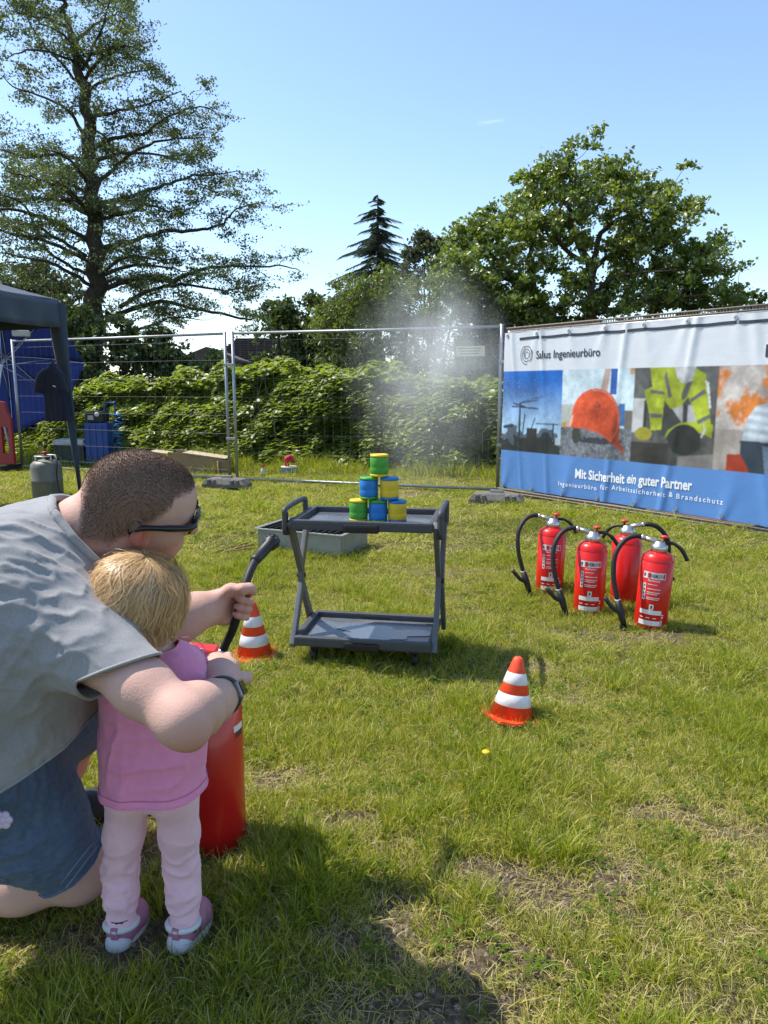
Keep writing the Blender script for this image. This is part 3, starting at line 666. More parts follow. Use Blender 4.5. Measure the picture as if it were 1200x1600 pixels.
# ================================================================== site fence, banner
GALV = mat('galvanised_steel', (.34, .35, .36), .5, .75, var=.15, vscale=30, rvar=.15)
WIRE = mat('fence_wire', (.17, .175, .18), .7, .2, var=.1)
def fence_panel(name, label, A, B, h=1.92, lift=-.065, wires=True, r=.021):
    A = np.array([A[0], A[1], 0.0]); B = np.array([B[0], B[1], 0.0]); Lp = np.linalg.norm(B-A); rz = math.atan2(B[1]-A[1], B[0]-A[0])
    t = empty(name, (A+B)/2, rz); x0, x1 = -Lp/2+.03, Lp/2-.03
    for xx in (x0, x1):
        q = MB(); q.tube([(xx, 0, .03), (xx, 0, h)], r, 10); q.build('post', GALV, t)
    q = MB(); q.tube([(x0, 0, h-.025), (0, .004, h-.03), (x1, 0, h-.025)], r*.8, 10); q.build('top_rail', GALV, t)
    q = MB(); q.tube([(x0, 0, lift+.09), (x1, 0, lift+.09)], r*.8, 10); q.build('bottom_rail', GALV, t)
    if wires:
        q = MB(); n = int(Lp/.115)
        for k in range(1, n):
            xx = x0+(x1-x0)*k/n; q.tube([(xx, -.012, lift+.10), (xx, -.012, h-.02)], .0013, 4, smooth=False)
        for k in range(8):
            zz = lift+.2+(h-lift-.32)*k/7; q.tube([(x0, -.016, zz), (x1, -.016, zz)], 0.0014, 4, smooth=False)
        q.build('wire_mesh', WIRE, t)['kind'] = 'stuff'
    return tag(t, label, 'fence', 'site fence panels')
F0 = P(32, 716, 11.1); F1 = P(362, 745, 9.55); F2 = P(781, 768, 8.45)
BA = np.array([F2[0]+.04, F2[1]-.02, 0]); BD = nrm([1.78, -2.48, 0]); BL = 3.75; BB = BA + BD*BL
fence_panel('mesh_fence', 'wire mesh fence panel behind the tent and the coolbox', F0[:2], F1[:2])
fence_panel('mesh_fence', 'wire mesh fence panel behind the trolley with a small yellow sign', F1[:2]+np.array([.05, -.02]), F2[:2])
fence_panel('mesh_fence', 'fence panel carrying the large printed banner', BA[:2], BB[:2], 1.84)
# fence feet
RUB = mat('foot_block_grey', (.11, .10, .088), .9, col2=(.19, .175, .155), vscale=14, bump=.4)
def foot(label, c, rz):
    t = empty('ballast_block', (c[0], c[1], 0), rz)
    q = MB(); V = []; 
    for (w, d_, z) in ((.28, .12, 0), (.28, .12, .04), (.23, .09, .10), (.10, .08, .11)): V += [(-w, -d_, z), (w, -d_, z), (w, d_, z), (-w, d_, z)]
    F = [(3, 2, 1, 0), (12, 13, 14, 15)] + [(k*4+j, k*4+(j+1) % 4, k*4+4+(j+1) % 4, k*4+4+j) for k in range(3) for j in range(4)]
    q.add(V, F); q.build('block', RUB, t)
    for xx in (-.19, -.12, .12, .19):
        q = MB(); q.box((xx, -.09, .070), (.035, .09, .05), bev=.006); q.build('rib', RUB, t)
    q = MB(); q.box((0, 0, .125), (.14, .05, .03), bev=.005); q.build('clamp', GALV, t)
    return tag(t, label, 'fence foot', 'fence foot blocks')
f_ = G(352, 762); foot('grey foot block under the fence post near the cardboard box', (f_[0], f_[1]+.1), -.25)
f_ = G(778, 788); foot('grey foot block under the post at the banner\'s left edge', (f_[0], f_[1]+.1), -.30)
# coupling clamps at the double posts
for (pp, lab) in ((F1, 'fence post by the cardboard box'), (F2, 'fence post at the banner edge')):
    for zz in (.55, 1.5):
        q = MB(); q.box((0, 0, 0), (.14, .06, .035), bev=.006); o = q.build('fence_clamp', GALV); o.location = (pp[0]+.02, pp[1]-.01, zz); o.rotation_euler = (0, 0, -.4)
        tag(o, ('upper' if zz > 1 else 'lower') + ' steel coupling clamp on the ' + lab, 'clamp', 'fence couplings')
# small sign
sp = P(736, 549, 8.58); t = empty('fence_sign', sp, math.atan2(F2[1]-F1[1], F2[0]-F1[0]))
q = MB(); q.box((0, -.04, 0), (.34, .006, .115), bev=.002); q.build('plate', mat('sign_yellow', (.50, .50, .26), .5, var=.08), t)
q = MB()
for k in range(3): q.box((-.01, -.045, .032-.03*k), (.27-.03*k, .004, .010))
q.build('print', mat('sign_print', (.10, .10, .08), .6), t)
tag(t, 'small pale yellow sign wired to the fence', 'sign')

# ---- banner: cloth with a printed picture, lettering cut to the same folds
U = BD; Nn = np.array([BD[1], -BD[0], 0.0]);            # Nn points to the viewer's side
if np.dot(Nn, -np.append(BA[:2], 0)) < 0: Nn = -Nn
BW, BH, BZ = 3.60, 1.745, .07
def bfold(u, v):
    """cloth relief, metres towards the viewer"""
    u = np.asarray(u, float); v = np.asarray(v, float); z = u*0
    p = np.stack([u*2.0, v*.8, z], -1)
    d = .012*vnoise(p, 61) + .006*vnoise(np.stack([u*5+v*1.2, v*1.5, z], -1), 62)
    for k in range(9):                                 # pulls from the cable ties along the upper and lower hem
        uk = .06+k*.44
        for (vv, sg) in ((BH, 1), (0.0, -1)):
            du = u-uk; dv = np.abs(v-vv); w = .035+.16*dv
            sl = (-1)**k*.22
            d = d + .016*np.exp(-((du-sl*dv)/w)**2)*np.exp(-dv/.42)
    for (ua, ub, wd, am) in ((.55, .72, .035, .020), (1.62, 1.45, .04, .022), (2.35, 2.1, .04, .020), (2.85, 3.1, .05, .018), (.12, .34, .03, .014), (3.3, 3.2, .05, .018)):
        uc = ua+(ub-ua)*(1-v/BH); d = d + am*np.exp(-((u-uc)/wd)**2)*(.35+.65*np.abs(2*v/BH-1))
    return d
def bpos(u, v, off=0.0):
    u = np.asarray(u, float); v = np.asarray(v, float)
    sag = -.008*np.sin(u/.44*math.pi)**2*np.clip((v-BH+.25)/.25, 0, 1)
    d = .045 + bfold(u, v) + off
    return BA + u[..., None]*U + d[..., None]*Nn + np.stack([u*0, u*0, BZ + v + sag], -1)
nu, nv = 560, 300
us = np.linspace(0, BW, nu); vsx = np.linspace(0, BH, nv); UU, VV = np.meshgrid(us, vsx, indexing='ij')
# picture coordinates: measured on the photograph
def buv(px, py):
    a = D(px, py, 1.0) - np.array([0, 0, CAM_H]); o = np.array([0, 0, CAM_H]) - (BA + Nn*.05)
    t = -np.dot(o, Nn)/np.dot(a, Nn); p = o + a*t; return np.dot(p, U), p[2]-BZ
v_top, v_bot = (buv(800, 578)[1]+buv(1190, 571)[1])/2, (buv(800, 704)[1]+buv(1120, 735)[1])/2
e = [0, buv(879, 600)[0], buv(990, 600)[0], buv(1122, 600)[0], 3.6]
                          # picture edges along the cloth
def sstep(a, b, x): t = np.clip((x-a)/(b-a), 0, 1); return t*t*(3-2*t)
def inpoly(X, Y, poly):
    r = np.zeros(X.shape, bool); k = len(poly)
    for i in range(k):
        x0, y0 = poly[i]; x1, y1 = poly[(i+1) % k]
        c = ((y0 > Y) != (y1 > Y)); xi = x0 + (Y-y0)/((y1-y0) if y1 != y0 else 1e-9)*(x1-x0); r ^= c & (X < xi)
    return r
C = np.zeros((nu, nv, 3)); C[:] = (.74, .755, .79)
def put(mask, col): C[mask] = col
Z0 = UU*0; n2 = lambda s, sd: vnoise(np.stack([UU*s, VV*s, Z0], -1), sd)
C[VV < v_bot] = (.115, .270, .60)
C[(VV < v_bot)] *= (1+.05*n2(3, 70)[VV < v_bot])[:, None]
strip = (VV >= v_bot) & (VV < v_top)
def panel(k): 
    m = strip & (UU >= e[k]) & (UU < e[k+1]); return m, (UU-e[k])/(e[k+1]-e[k]), (VV-v_bot)/(v_top-v_bot)
# 1: cranes at dusk
m, s, t_ = panel(0)
skyc = np.array([.42, .62, .82])*(1-sstep(.2, .95, t_))[..., None] + np.array([.012, .135, .50])*sstep(.2, .95, t_)[..., None]
C[m] = skyc[m]
ground_h = .22+.10*n2(6, 71)+.05*n2(20, 72)
put(m & (t_ < ground_h+.06), (.10, .13, .17)); put(m & (t_ < ground_h-.04), (.035, .04, .04))
def seg(k, x0, y0, x1, y1, w, col):
    mm, s, t_ = panel(k); asp = (e[k+1]-e[k])/(v_top-v_bot); X = s*asp; x0 *= asp; x1 *= asp
    dx, dy = x1-x0, y1-y0; q = np.clip(((X-x0)*dx+(t_-y0)*dy)/(dx*dx+dy*dy), 0, 1); put(mm & (np.hypot(X-x0-q*dx, t_-y0-q*dy) < w), col)
for a in ((.32, .18, .32, .60, .014), (.18, .56, .62, .54, .009), (.32, .60, .60, .64, .007), (.20, .60, .40, .56, .010), (.50, .24, .58, .42, .008), (.38, .22, .41, .46, .011), (.88, .2, .88, .36, .011), (.6, .36, .95, .36, .005), (.36, .62, .7, .69, .005), (.05, .3, .2, .32, .02)):
    seg(0, *a, (.03, .05, .08))
put(m & (s > .45) & (s < .62) & (t_ < .30), (.03, .03, .03)); put(m & (s > .92) & (t_ < .20) & (t_ > .12), (.45, .55, .6))
# 2: orange helmet on asphalt
m, s, t_ = panel(1)
C[m] = (np.array([.62, .74, .80])*(1+.10*n2(4, 73))[..., None])[m]
put(m & (t_ < .60) & (s < .2), (.50, .52, .48)); put(m & (np.abs(s-.60-(t_-.7)*.16) < .045) & (t_ > .62), (.48, .36, .30)); put(m & (np.abs(s-.74) < .05) & (t_ > .72), (.03, .10, .35)); put(m & (s > .82) & (s < .90) & (t_ < .62) & (t_ > .38), (.05, .16, .38))
put(m & (s > .9) & (t_ < .55) & (t_ > .35), (.16, .14, .12)); put(m & (np.abs(s-.05) < .03) & (np.abs(t_-.37) < .03), (.65, .36, .05)); put(m & (np.abs(s-.97) < .03) & (t_ > .93), (.62, .35, .18))
asph = .30 + .16*n2(70, 74) + .08*n2(30, 75)
gm_ = m & (t_ < .335+.02*s); C[gm_] = (np.array([.80, .84, .95])[None]*np.clip(asph, .05, 1)[..., None][gm_]*.75)
put(m & (np.hypot((s-.55)/.34, (t_-.20)/.035) < 1) & (asph < .45), (.05, .055, .07)); put(m & (np.hypot((s-.24)/.065, (t_-.25)/.10) < 1), (.05, .05, .04))
th = np.linspace(math.pi, 0, 24)
hel = [(.50+.34*math.cos(a), .44+.34*math.sin(a)**.9) if 0 <= a <= math.pi else None for a in th]
hel = [(.10, .34)] + hel[1:-1] + [(.84, .30), (.83, .22), (.92, .10), (.90, .09), (.74, .19), (.55, .29), (.36, .33)]
hm = m & inpoly(s, t_, hel); C[hm] = (np.array([.62, .085, .030])*(1+.25*n2(9, 76)+.12*n2(40, 77))[..., None])[hm]
put(m & inpoly(s, t_, [(.10, .34), (.16, .47), (.19, .48), (.155, .35)]), (.80, .50, .40)); put(m & inpoly(s, t_, [(.10, .34), (.36, .33), (.55, .29), (.74, .19), (.90, .09), (.92, .10), (.74, .22), (.55, .315), (.36, .35)]), (.66, .10, .045))
for (a, b_) in ((.52, .62), (.50, .59), (.545, .60), (.525, .575), (.56, .58)): put(m & (np.hypot((s-a)*1.4, t_-b_) < .013), (.10, .03, .02))
rim = hm & (np.abs(np.hypot((s-.50)/.325, (t_-.44)/.325)-1) < .018) & (s > .45); put(rim, (.75, .26, .18))
# 3: worker in a yellow jacket, bent over
m, s, t_ = panel(2)
C[m] = (np.array([.10, .10, .095])*(1+.5*n2(5, 78)+.3*n2(25, 79))[..., None])[m]
put(m & (s < .16) & (t_ > .32) & (t_ < .68), (.50, .50, .50)); put(m & (s > .34) & (s < .78) & (t_ < .62) & (t_ > .42), (.46, .46, .47)); put(m & (np.abs(s-.17) < .02) & (t_ > .38) & (t_ < .66), (.05, .045, .04)); put(m & (np.abs(s-.655) < .03) & (t_ > .44) & (t_ < .62), (.07, .05, .05))
YEL = np.array([.36, .42, .03])
def yel(poly, cc=YEL): 
    mk = m & inpoly(s, t_, poly); C[mk] = (cc*(1+.22*n2(11, 80)+.12*n2(35, 81))[..., None])[mk]
put(m & inpoly(s, t_, [(.32, .70), (.40, .68), (.62, .45), (.58, .28), (.36, .30)]), (.06, .062, .06))
yel([(.20, 1.0), (.70, 1.0), (.86, .92), (.93, .55), (.95, .44), (.80, .42), (.75, .56), (.68, .70), (.60, .60), (.48, .58), (.40, .66), (.38, .36), (.25, .35), (.22, .52), (.14, .76), (.24, .80)])
yel([(.42, .26), (.46, .36), (.60, .44), (.86, .47), (.98, .43), (.97, .30), (.90, .33), (.78, .36), (.60, .42), (.48, .34)])
put(m & inpoly(s, t_, [(.50, 1.0), (.53, .90), (.60, .83), (.70, .84), (.75, 1.0)]), (.55, .54, .55)); put(m & inpoly(s, t_, [(.40, .97), (.45, .82), (.49, .70), (.45, .68), (.38, .90)]), (.13, .13, .12)); put(m & inpoly(s, t_, [(.72, .86), (.66, .70), (.62, .66), (.60, .72), (.66, .84)]), (.13, .13, .12))
for pl in ([(.22, .77), (.40, .75), (.40, .72), (.21, .735)], [(.235, .53), (.385, .52), (.385, .48), (.235, .485)], [(.70, .68), (.86, .78), (.88, .74), (.71, .645)], [(.79, .47), (.94, .54), (.945, .50), (.81, .43)]): put(m & inpoly(s, t_, pl), (.14, .14, .14))
put(m & (np.hypot((s-.16)/.11, (t_-.31)/.07) < 1), (.30, .27, .03)); put(m & (np.hypot((s-.66)/.19, (t_-.27)/.155) < 1), (.035, .037, .035)); put(m & (s < .5) & (t_ < .22), (.045, .04, .036)); put(m & (s > .60) & (t_ < .10+.12*(s-.6)), (.24, .22, .20))
put(m & inpoly(s, t_, [(.86, .47), (.90, .38), (.86, .30), (.845, .31), (.875, .38)]), (.6, .6, .58)); put(m & inpoly(s, t_, [(.855, .86), (.90, .72), (.925, .58), (.94, .60), (.90, .84)]), (.70, .72, .70))
# 4: rusty wall and a kneeling worker
m, s, t_ = panel(3)
wall_ = np.array([.58, .52, .47])*(1+.18*n2(8, 82)+.15*n2(30, 83))[..., None]; rust = sstep(.05, .35, n2(3.2, 84)+.35*n2(12, 85)+.2*n2(40, 86)+.5*(t_-.55))
col = wall_*(1-rust)[..., None] + np.array([.70, .22, .045])*rust[..., None]; col = np.where((t_ < .40)[..., None], np.array([.42, .36, .32])*(1+.25*n2(9, 87))[..., None], col); C[m] = col[m]
k4 = .26
shirt = m & inpoly(s, t_, [(.24, .30), (.28, .52), (.34, .62), (.46, .66), (.9, .72), (.9, .28)]); C[shirt] = (np.array([.50, .55, .60])*(1+.20*np.sin(VV*85+UU*9)+.12*n2(14, 88))[..., None])[shirt]
put(m & inpoly(s, t_, [(.23, .30), (.9, .29), (.9, .0), (.30, .0), (.24, .12)]), (.035, .05, .07)); put(m & inpoly(s, t_, [(.42, .26), (.60, .24), (.62, 0), (.46, 0)]), (.16, .22, .30)); put(m & inpoly(s, t_, [(.12, .16), (.24, .17), (.30, .06), (.32, 0), (.12, 0)]), (.36, .045, .02))
put(m & (np.hypot((s-.53)/.07, (t_-.74)/.10) < 1), (.025, .03, .035)); put(m & (np.abs(s-.515) < .016) & (np.abs(t_-.755) < .035), (.55, .09, .04))
# the printed photographs: soft tones and camera blur
def box(a, k):
    for ax_ in (0, 1):
        p_ = np.concatenate([np.repeat(np.take(a, [0], ax_), k, ax_), a, np.repeat(np.take(a, [-1], ax_), k, ax_)], ax_); c_ = np.cumsum(p_, ax_); c_ = np.concatenate([np.zeros_like(np.take(c_, [0], ax_)), c_], ax_)
        n_ = a.shape[ax_]; a = (np.take(c_, np.arange(2*k+1, 2*k+1+n_), ax_)-np.take(c_, np.arange(0, n_), ax_))/(2*k+1)
    return a
tone = 1 + .22*n2(4.5, 301) + .16*n2(11, 302) + .12*n2(28, 303) + .10*n2(75, 304)
soft = box(C*np.clip(tone, .4, 1.7)[..., None], 1)
hl = np.exp(-(((panel(1)[1]-.34)/.16)**2+((panel(1)[2]-.62)/.12)**2)); soft = soft*(1+(.55*hl*hm)[..., None]); sh_ = np.clip((panel(1)[1]-.62)/.25, 0, 1)*hm; soft = soft*(1-.35*sh_[..., None])
for kk in range(4):
    mk_ = panel(kk)[0]; C[mk_] = soft[mk_]
F = (np.arange(nu-1)[:, None]*nv + np.arange(nv-1)[None]).reshape(-1); F = np.stack([F, F+nv, F+nv+1, F+1], -1)
broot = empty('banner', BA + U*BW/2 + np.array([0, 0, BZ]))
bb = np.array(broot.location)
bmat = bpy.data.materials.new('banner_print'); bmat.use_nodes = True; N, L = bmat.node_tree.nodes, bmat.node_tree.links; pb = N['Principled BSDF']
at = N.new('ShaderNodeAttribute'); at.attribute_name = 'print'; L.new(at.outputs['Color'], pb.inputs['Base Color']); pb.inputs['Roughness'].default_value = .42
tl = N.new('ShaderNodeBsdfTranslucent'); L.new(at.outputs['Color'], tl.inputs['Color']); ms = N.new('ShaderNodeMixShader'); ms.inputs['Fac'].default_value = .18
L.new(pb.outputs[0], ms.inputs[1]); L.new(tl.outputs[0], ms.inputs[2]); L.new(ms.outputs[0], N['Material Output'].inputs['Surface'])
tcn = N.new('ShaderNodeTexCoord'); nzz = N.new('ShaderNodeTexNoise'); nzz.inputs['Scale'].default_value = 9; nzz.inputs['Detail'].default_value = 4; L.new(tcn.outputs['Object'], nzz.inputs['Vector'])
bpn = N.new('ShaderNodeBump'); bpn.inputs['Strength'].default_value = .12; bpn.inputs['Distance'].default_value = .03; L.new(nzz.outputs['Fac'], bpn.inputs['Height']); L.new(bpn.outputs['Normal'], pb.inputs['Normal'])
link('cloth', mesh_np('cloth', bpos(UU, VV).reshape(-1, 3)-bb, F, True, {'print': ('POINT', np.clip(C.reshape(-1, 3), 0, 1))}), bmat, broot)
INK = mat('banner_ink_dark', (.035, .04, .055), .5); INKW = mat('banner_ink_white', (.82, .83, .85), .5, var=.03)
def text_mesh(txt, size, bold=0.0, spacing=1.0, italic=0.0):
    cu = bpy.data.curves.new('t', 'FONT'); cu.body = txt; cu.size = size; cu.offset = bold; cu.space_character = spacing; cu.resolution_u = 3; cu.shear = italic; cu.fill_mode = 'FRONT'
    o = bpy.data.objects.new('t', cu); COL.objects.link(o); bpy.context.view_layer.update()
    dg = bpy.context.evaluated_depsgraph_get(); me = bpy.data.meshes.new_from_object(o.evaluated_get(dg)); bpy.data.objects.remove(o)
    V = np.zeros(len(me.vertices)*3, np.float32); me.vertices.foreach_get('co', V); V = V.reshape(-1, 3); F = [tuple(p.vertices) for p in me.polygons]
    bpy.data.meshes.remove(me); return V, F
def banner_text(name, txt, u0, v0, size, width, material, bold=0.0, spacing=1.0, italic=0.0):
    V, F = text_mesh(txt, size, bold, spacing, italic); w = V[:, 0].max()-V[:, 0].min(); sx = width/w if width else 1.0
    W = bpos(u0 + (V[:, 0]-V[:, 0].min())*sx, v0 + V[:, 1], .004) - bb
    return link(name, mesh_np(name, W, F), material, broot)
def fit(name, txt, p0, p1, size, *a):
    u0, v0 = buv(*p0); u1, v1 = buv(*p1); banner_text(name, txt, u0, (v0+v1)/2, size, u1-u0, *a)
fit('company_name', 'Salus Ingenieurbüro', (838, 560), (938, 556.5), .118, INK, .0015)
fit('slogan_word', 'Mit Sicherheit', (899, 748), (975, 754), .135, INKW, .004)
fit('slogan_word', 'ein', (979, 755), (994, 756), .135, INKW, .003, 1.0, .25)
fit('slogan_word', 'guter Partner', (998, 757), (1080, 766), .135, INKW, .004)
subs = 'Ingenieurbüro für Arbeitssicherheit & Brandschutz'.split(' ')
for w_, (xa, ya, xb, yb) in zip(subs, ((873, 758, 932, 763), (937, 763, 949, 764), (954, 764.5, 1040, 774), (1045, 774, 1051, 775), (1056, 776, 1129, 788))):
    u0, v0 = buv(xa, ya); u1, v1 = buv(xb, yb)
    wid = lambda t_: text_mesh(t_, .066)[0][:, 0].max()
    tot = wid(w_); gap = max(0, (u1-u0-tot)/max(1, len(w_)-1)) if len(w_) > 1 else 0
    for ci, ch in enumerate(w_):
        Vc = text_mesh(ch, .066)[0][:, 0]; xo = wid(w_[:ci+1]) - (Vc.max()-Vc.min()); banner_text('letter', ch, u0 + xo + gap*ci, (v0+v1)/2 - .01, .066, None, INKW, .0008)
def strip_on(name, poly_u, poly_v, material, off=.004):
    V = bpos(np.array(poly_u), np.array(poly_v), off) - bb; k = len(V)//2
    return link(name, mesh_np(name, V, [(i, i+1, k+i+1, k+i) for i in range(k-1)]), material, broot)
ha, hb = buv(812, 527.5), buv(1198, 502); uu = np.linspace(ha[0], BW-.0, 60); vv_ = (ha[1]+hb[1])/2; strip_on('header_line', np.concatenate([uu, uu]), np.concatenate([uu*0+vv_-.014, uu*0+vv_+.014]), INK)
ub = buv(1197, 548); uu = np.linspace(ub[0], ub[0]+.16, 6); strip_on('print_block', np.concatenate([uu, uu]), np.concatenate([uu*0+ub[1]-.05, uu*0+ub[1]+.05]), INK)
for (rr_, a0, a1) in ((.022, .5, 4.5), (.036, 2.2, 6.6), (.048, -.6, 3.2), (.062, 1.9, 5.4), (.076, -.9, 2.2), (.088, 2.0, 4.9), (.088, -.8, .5)):
    a = np.linspace(a0, a1, 22); cu_, cv_ = buv(823, 554)
    strip_on('logo_arc', np.concatenate([cu_+rr_*np.cos(a)*.95, cu_+(rr_+.006)*np.cos(a)*.95]), np.concatenate([cv_+rr_*np.sin(a)*1.15, cv_+(rr_+.006)*np.sin(a)*1.15]), INK)
for k in range(9):
    for (vv, s_) in ((BH-.035, 1), (.035, -1)):
        uk = min(BW-.03, .06+k*.44); c = bpos(np.array([uk]), np.array([vv]), .004)[0]-bb
        q = MB(); q.lathe([(.010, 0), (.019, 0), (.019, .004), (.010, .004)], 12, (0, 0, 0), False, np.stack([U, np.array([0, 0, 1.0]), Nn], 1)); o = q.build('eyelet', GALV, broot); o.location = c
        q = MB(); q.tube([(0, 0, 0), tuple(-Nn*.03+np.array([0, 0, s_*.05]))], .004, 5); q2 = q.build('cable_tie', mat('cable_tie_black', (.02, .02, .02), .5), broot); q2.location = c + Nn*.004
tag(broot, 'large printed banner with red helmet picture and white lettering', 'banner')
# ribbed bars of the stacked barrier grids along the banner panel's upper and lower edge
RIB = mat('ribbed_bar', (.16, .13, .10), .7, .4, col2=(.26, .23, .19), vscale=30)
def ribbed(label, za, zb, y_off, h, gap, cross):
    t = empty('barrier_rail', BA + np.array([0, 0, za])); 
    for k, dz in enumerate((0, h)):
        q = MB(); q.tube([(-U*.02+Nn*y_off+np.array([0, 0, dz]))*1.0, (U*BL+Nn*y_off+np.array([0, 0, dz+zb-za]))], .010, 6); q.build('bar', RIB, t)
    q = MB()
    for k in range(int(BL/gap)):
        p_ = U*(k*gap)+Nn*y_off+np.array([0, 0, (zb-za)*k*gap/BL]); q.tube([p_-np.array([0, 0, .008]), p_+np.array([0, 0, h+.008])], .006, 4, smooth=False)
    q.build('rungs', RIB, t)['kind'] = 'stuff'
    tag(t, label, 'rail')
ribbed('ribbed metal rail running above the banner', 1.835, 1.835, .0, .035, .028, 0)
ribbed('ribbed metal rail running below the banner', .020, .020, .085, .030, .028, 0)
WOOD = mat('weathered_wood', (.12, .065, .030), .8, col2=(.24, .14, .07), vscale=6, stretch=(1, 8, 8), bump=.4, bscale=20)
for (u0, u1, z0, hh, off, lab) in ((.5, 1.9, .0, .055, .015, 'brown wooden beam lying behind the banner\'s foot, far half'), (1.95, 3.0, .0, .065, .02, 'brown wooden beam lying behind the banner\'s foot, near half')):
    c = BA + U*(u0+u1)/2 + Nn*off; q = MB(); q.box((0, 0, hh/2), (u1-u0, .09, hh), bev=.006); o = q.build('wooden_beam', WOOD); o.location = c; o.rotation_euler = (0, 0, math.atan2(U[1], U[0]))
    tag(o, lab, 'beam', 'wooden beams under the banner')
# ================================================================== tent corner and the things around it
TENT = mat('tent_fabric', (.018, .032, .058), .62, var=.12, vscale=3, bump=.35, bscale=5, sheen=.15)
BLACKP = mat('black_plastic', (.010, .010, .011), .5, var=.25, vscale=20)
DARKM = mat('dark_metal', (.05, .05, .055), .45, .5, var=.2)
WHITEP = mat('white_plastic', (.68, .68, .66), .45, var=.05)
def grid_mesh(fn, nu_, nv_):
    a, b_ = np.meshgrid(np.linspace(0, 1, nu_), np.linspace(0, 1, nv_), indexing='ij'); V = fn(a, b_).reshape(-1, 3)
    i = (np.arange(nu_-1)[:, None]*nv_ + np.arange(nv_-1)[None]).reshape(-1); return V, np.stack([i, i+nv_, i+nv_+1, i+1], -1)
def solid(o, th, off=0.0):
    m_ = o.modifiers.new('thickness', 'SOLIDIFY'); m_.thickness = th; m_.offset = off; return o
def tent():
    c0 = G(127, 782); cb = np.array([c0[0], c0[1], 0.0]); top = P(93, 470, c0[1]-.02)
    xr, yb, zt = top[0], c0[1]-.02, top[2]; S = 3.0
    t = empty('party_tent', (xr-S/2, yb-S/2, 0)); o_ = np.array([xr-S/2, yb-S/2, 0]); h = S/2
    cor = [np.array([h, h]), np.array([h, -h]), np.array([-h, -h]), np.array([-h, h])]; pk = np.array([0, 0, zt+.80])
    for k in range(4):
        A, B = cor[k], cor[(k+1) % 4]
        def roof(a, b_, A=A, B=B):
            e_ = A[None, None]*(1-a[..., None]) + B[None, None]*a[..., None]; q = np.concatenate([e_, np.full(a.shape+(1,), zt)], -1)
            r = q*(1-b_[..., None]) + pk*b_[..., None]; r[..., 2] -= .14*np.sin(b_*math.pi)*1.0 + .05*np.sin(a*math.pi)*(1-b_) - .012*vnoise(np.stack([a*9, b_*5, a*0+k], -1), 33); return r
        V, F = grid_mesh(roof, 26, 20); solid(link('roof_panel', mesh_np('roof_panel', V, F, True), TENT, t), .003)
        def val(a, b_, A=A, B=B):
            e_ = A[None, None]*(1-a[..., None]) + B[None, None]*a[..., None]; n_ = nrm([(A+B)[0], (A+B)[1]]); e_ = e_ + n_*(.012 + .012*np.sin(a*38)*b_ + .02*vnoise(np.stack([a*7, b_*2, a*0+k], -1), 34)*b_)[..., None]
            return np.concatenate([e_, (zt-.05*np.sin(a*math.pi) - .27*b_)[..., None]], -1)
        V, F = grid_mesh(val, 60, 6); solid(link('valance', mesh_np('valance', V, F, True), TENT, t), .003)
    for k, c in enumerate(cor):
        ft = (cb-o_) if k == 0 else np.array([c[0], c[1], 0]); tp = np.array([c[0]-.03*np.sign(c[0]), c[1]-.03*np.sign(c[1]), zt-.03])
        q = MB(); q.tube([ft, tp], .016, 8); lg = q.build('leg', DARKM, t)
        # cloth sleeve of the leg, wide under the valance and narrow at the ground
        def slv(a, b_, ft=ft, tp=tp):
            ax = ft*(1-b_[..., None]) + tp*b_[..., None]; w = .022 + .075*np.clip((b_-.12)/.88, 0, 1)**1.1; an = a*2*math.pi
            return ax + np.stack([np.cos(an)*w, np.sin(an)*w*.55, a*0], -1)*(1+.12*np.sin(an*3+b_*6))[..., None]
        V, F = grid_mesh(slv, 17, 14); link('leg_sleeve', mesh_np('leg_sleeve', V, F, True), TENT, lg)
        q = MB(); q.box(ft+np.array([0, 0, .006]), (.09, .09, .008), bev=.002); q.build('foot_plate', DARKM, lg)
    for k in range(4):
        A, B = cor[k], cor[(k+1) % 4]; q = MB(); q.tube([(A[0]*.97, A[1]*.97, zt-.10), (B[0]*.97, B[1]*.97, zt-.10)], .012, 6); q.build('truss_bar', DARKM, t)
    tag(t, 'dark slate blue party tent with one corner leg', 'tent')
tent()
def hung_shirt():
    c = P(82, 572, 7.55); t = empty('navy_shirt', c)
    def body(a, b_):
        an = a*2*math.pi; z = -.56*b_; w = np.interp(b_, [0, .05, .16, .3, .6, 1], [.03, .07, .125, .13, .115, .118]); d_ = np.interp(b_, [0, .1, .5, 1], [.03, .06, .055, .05])
        f = 1+.16*np.sin(an*5+b_*3)*b_+.1*np.sin(an*9+1)*b_
        return np.stack([np.cos(an)*w*f + .025*b_, np.sin(an)*d_*f, z], -1)
    V, F = grid_mesh(body, 49, 26); NAVY = mat('navy_cotton', (.008, .010, .030), .85, bump=.3, bscale=20, sheen=.2)
    link('shirt_body', mesh_np('shirt_body', V, F, True), NAVY, t)
    for s_, dx in ((-1, -.085), (1, .05)):
        q = MB(); q.tube(curve_pts([(dx*.4, .0, -.06), (dx*1.3, -.01, -.13), (dx*1.75, -.02, -.27)], 8), [.05, .06, .062, .062, .06, .06, .06, .058], 12); q.build('sleeve', NAVY, t)
    q = MB(); q.tube([(-.03, 0, .0), (0, .01, .03), (.04, .02, .0)], .010, 8); q.build('collar', NAVY, t)
    q = MB(); q.box((.035, -.062, -.205), (.045, .004, .010), M=Matrix.Rotation(.3, 3, 'Y')); q.build('logo_print', mat('shirt_print', (.7, .7, .72), .7), t)
    q = MB(); q.tube([(0, 0, 0), (.0, .02, .05), (.05, .1, .06)], .003, 5); q.build('hanger_hook', DARKM, t)
    tag(t, 'dark navy shirt hung up on the tent leg', 'shirt')
hung_shirt()
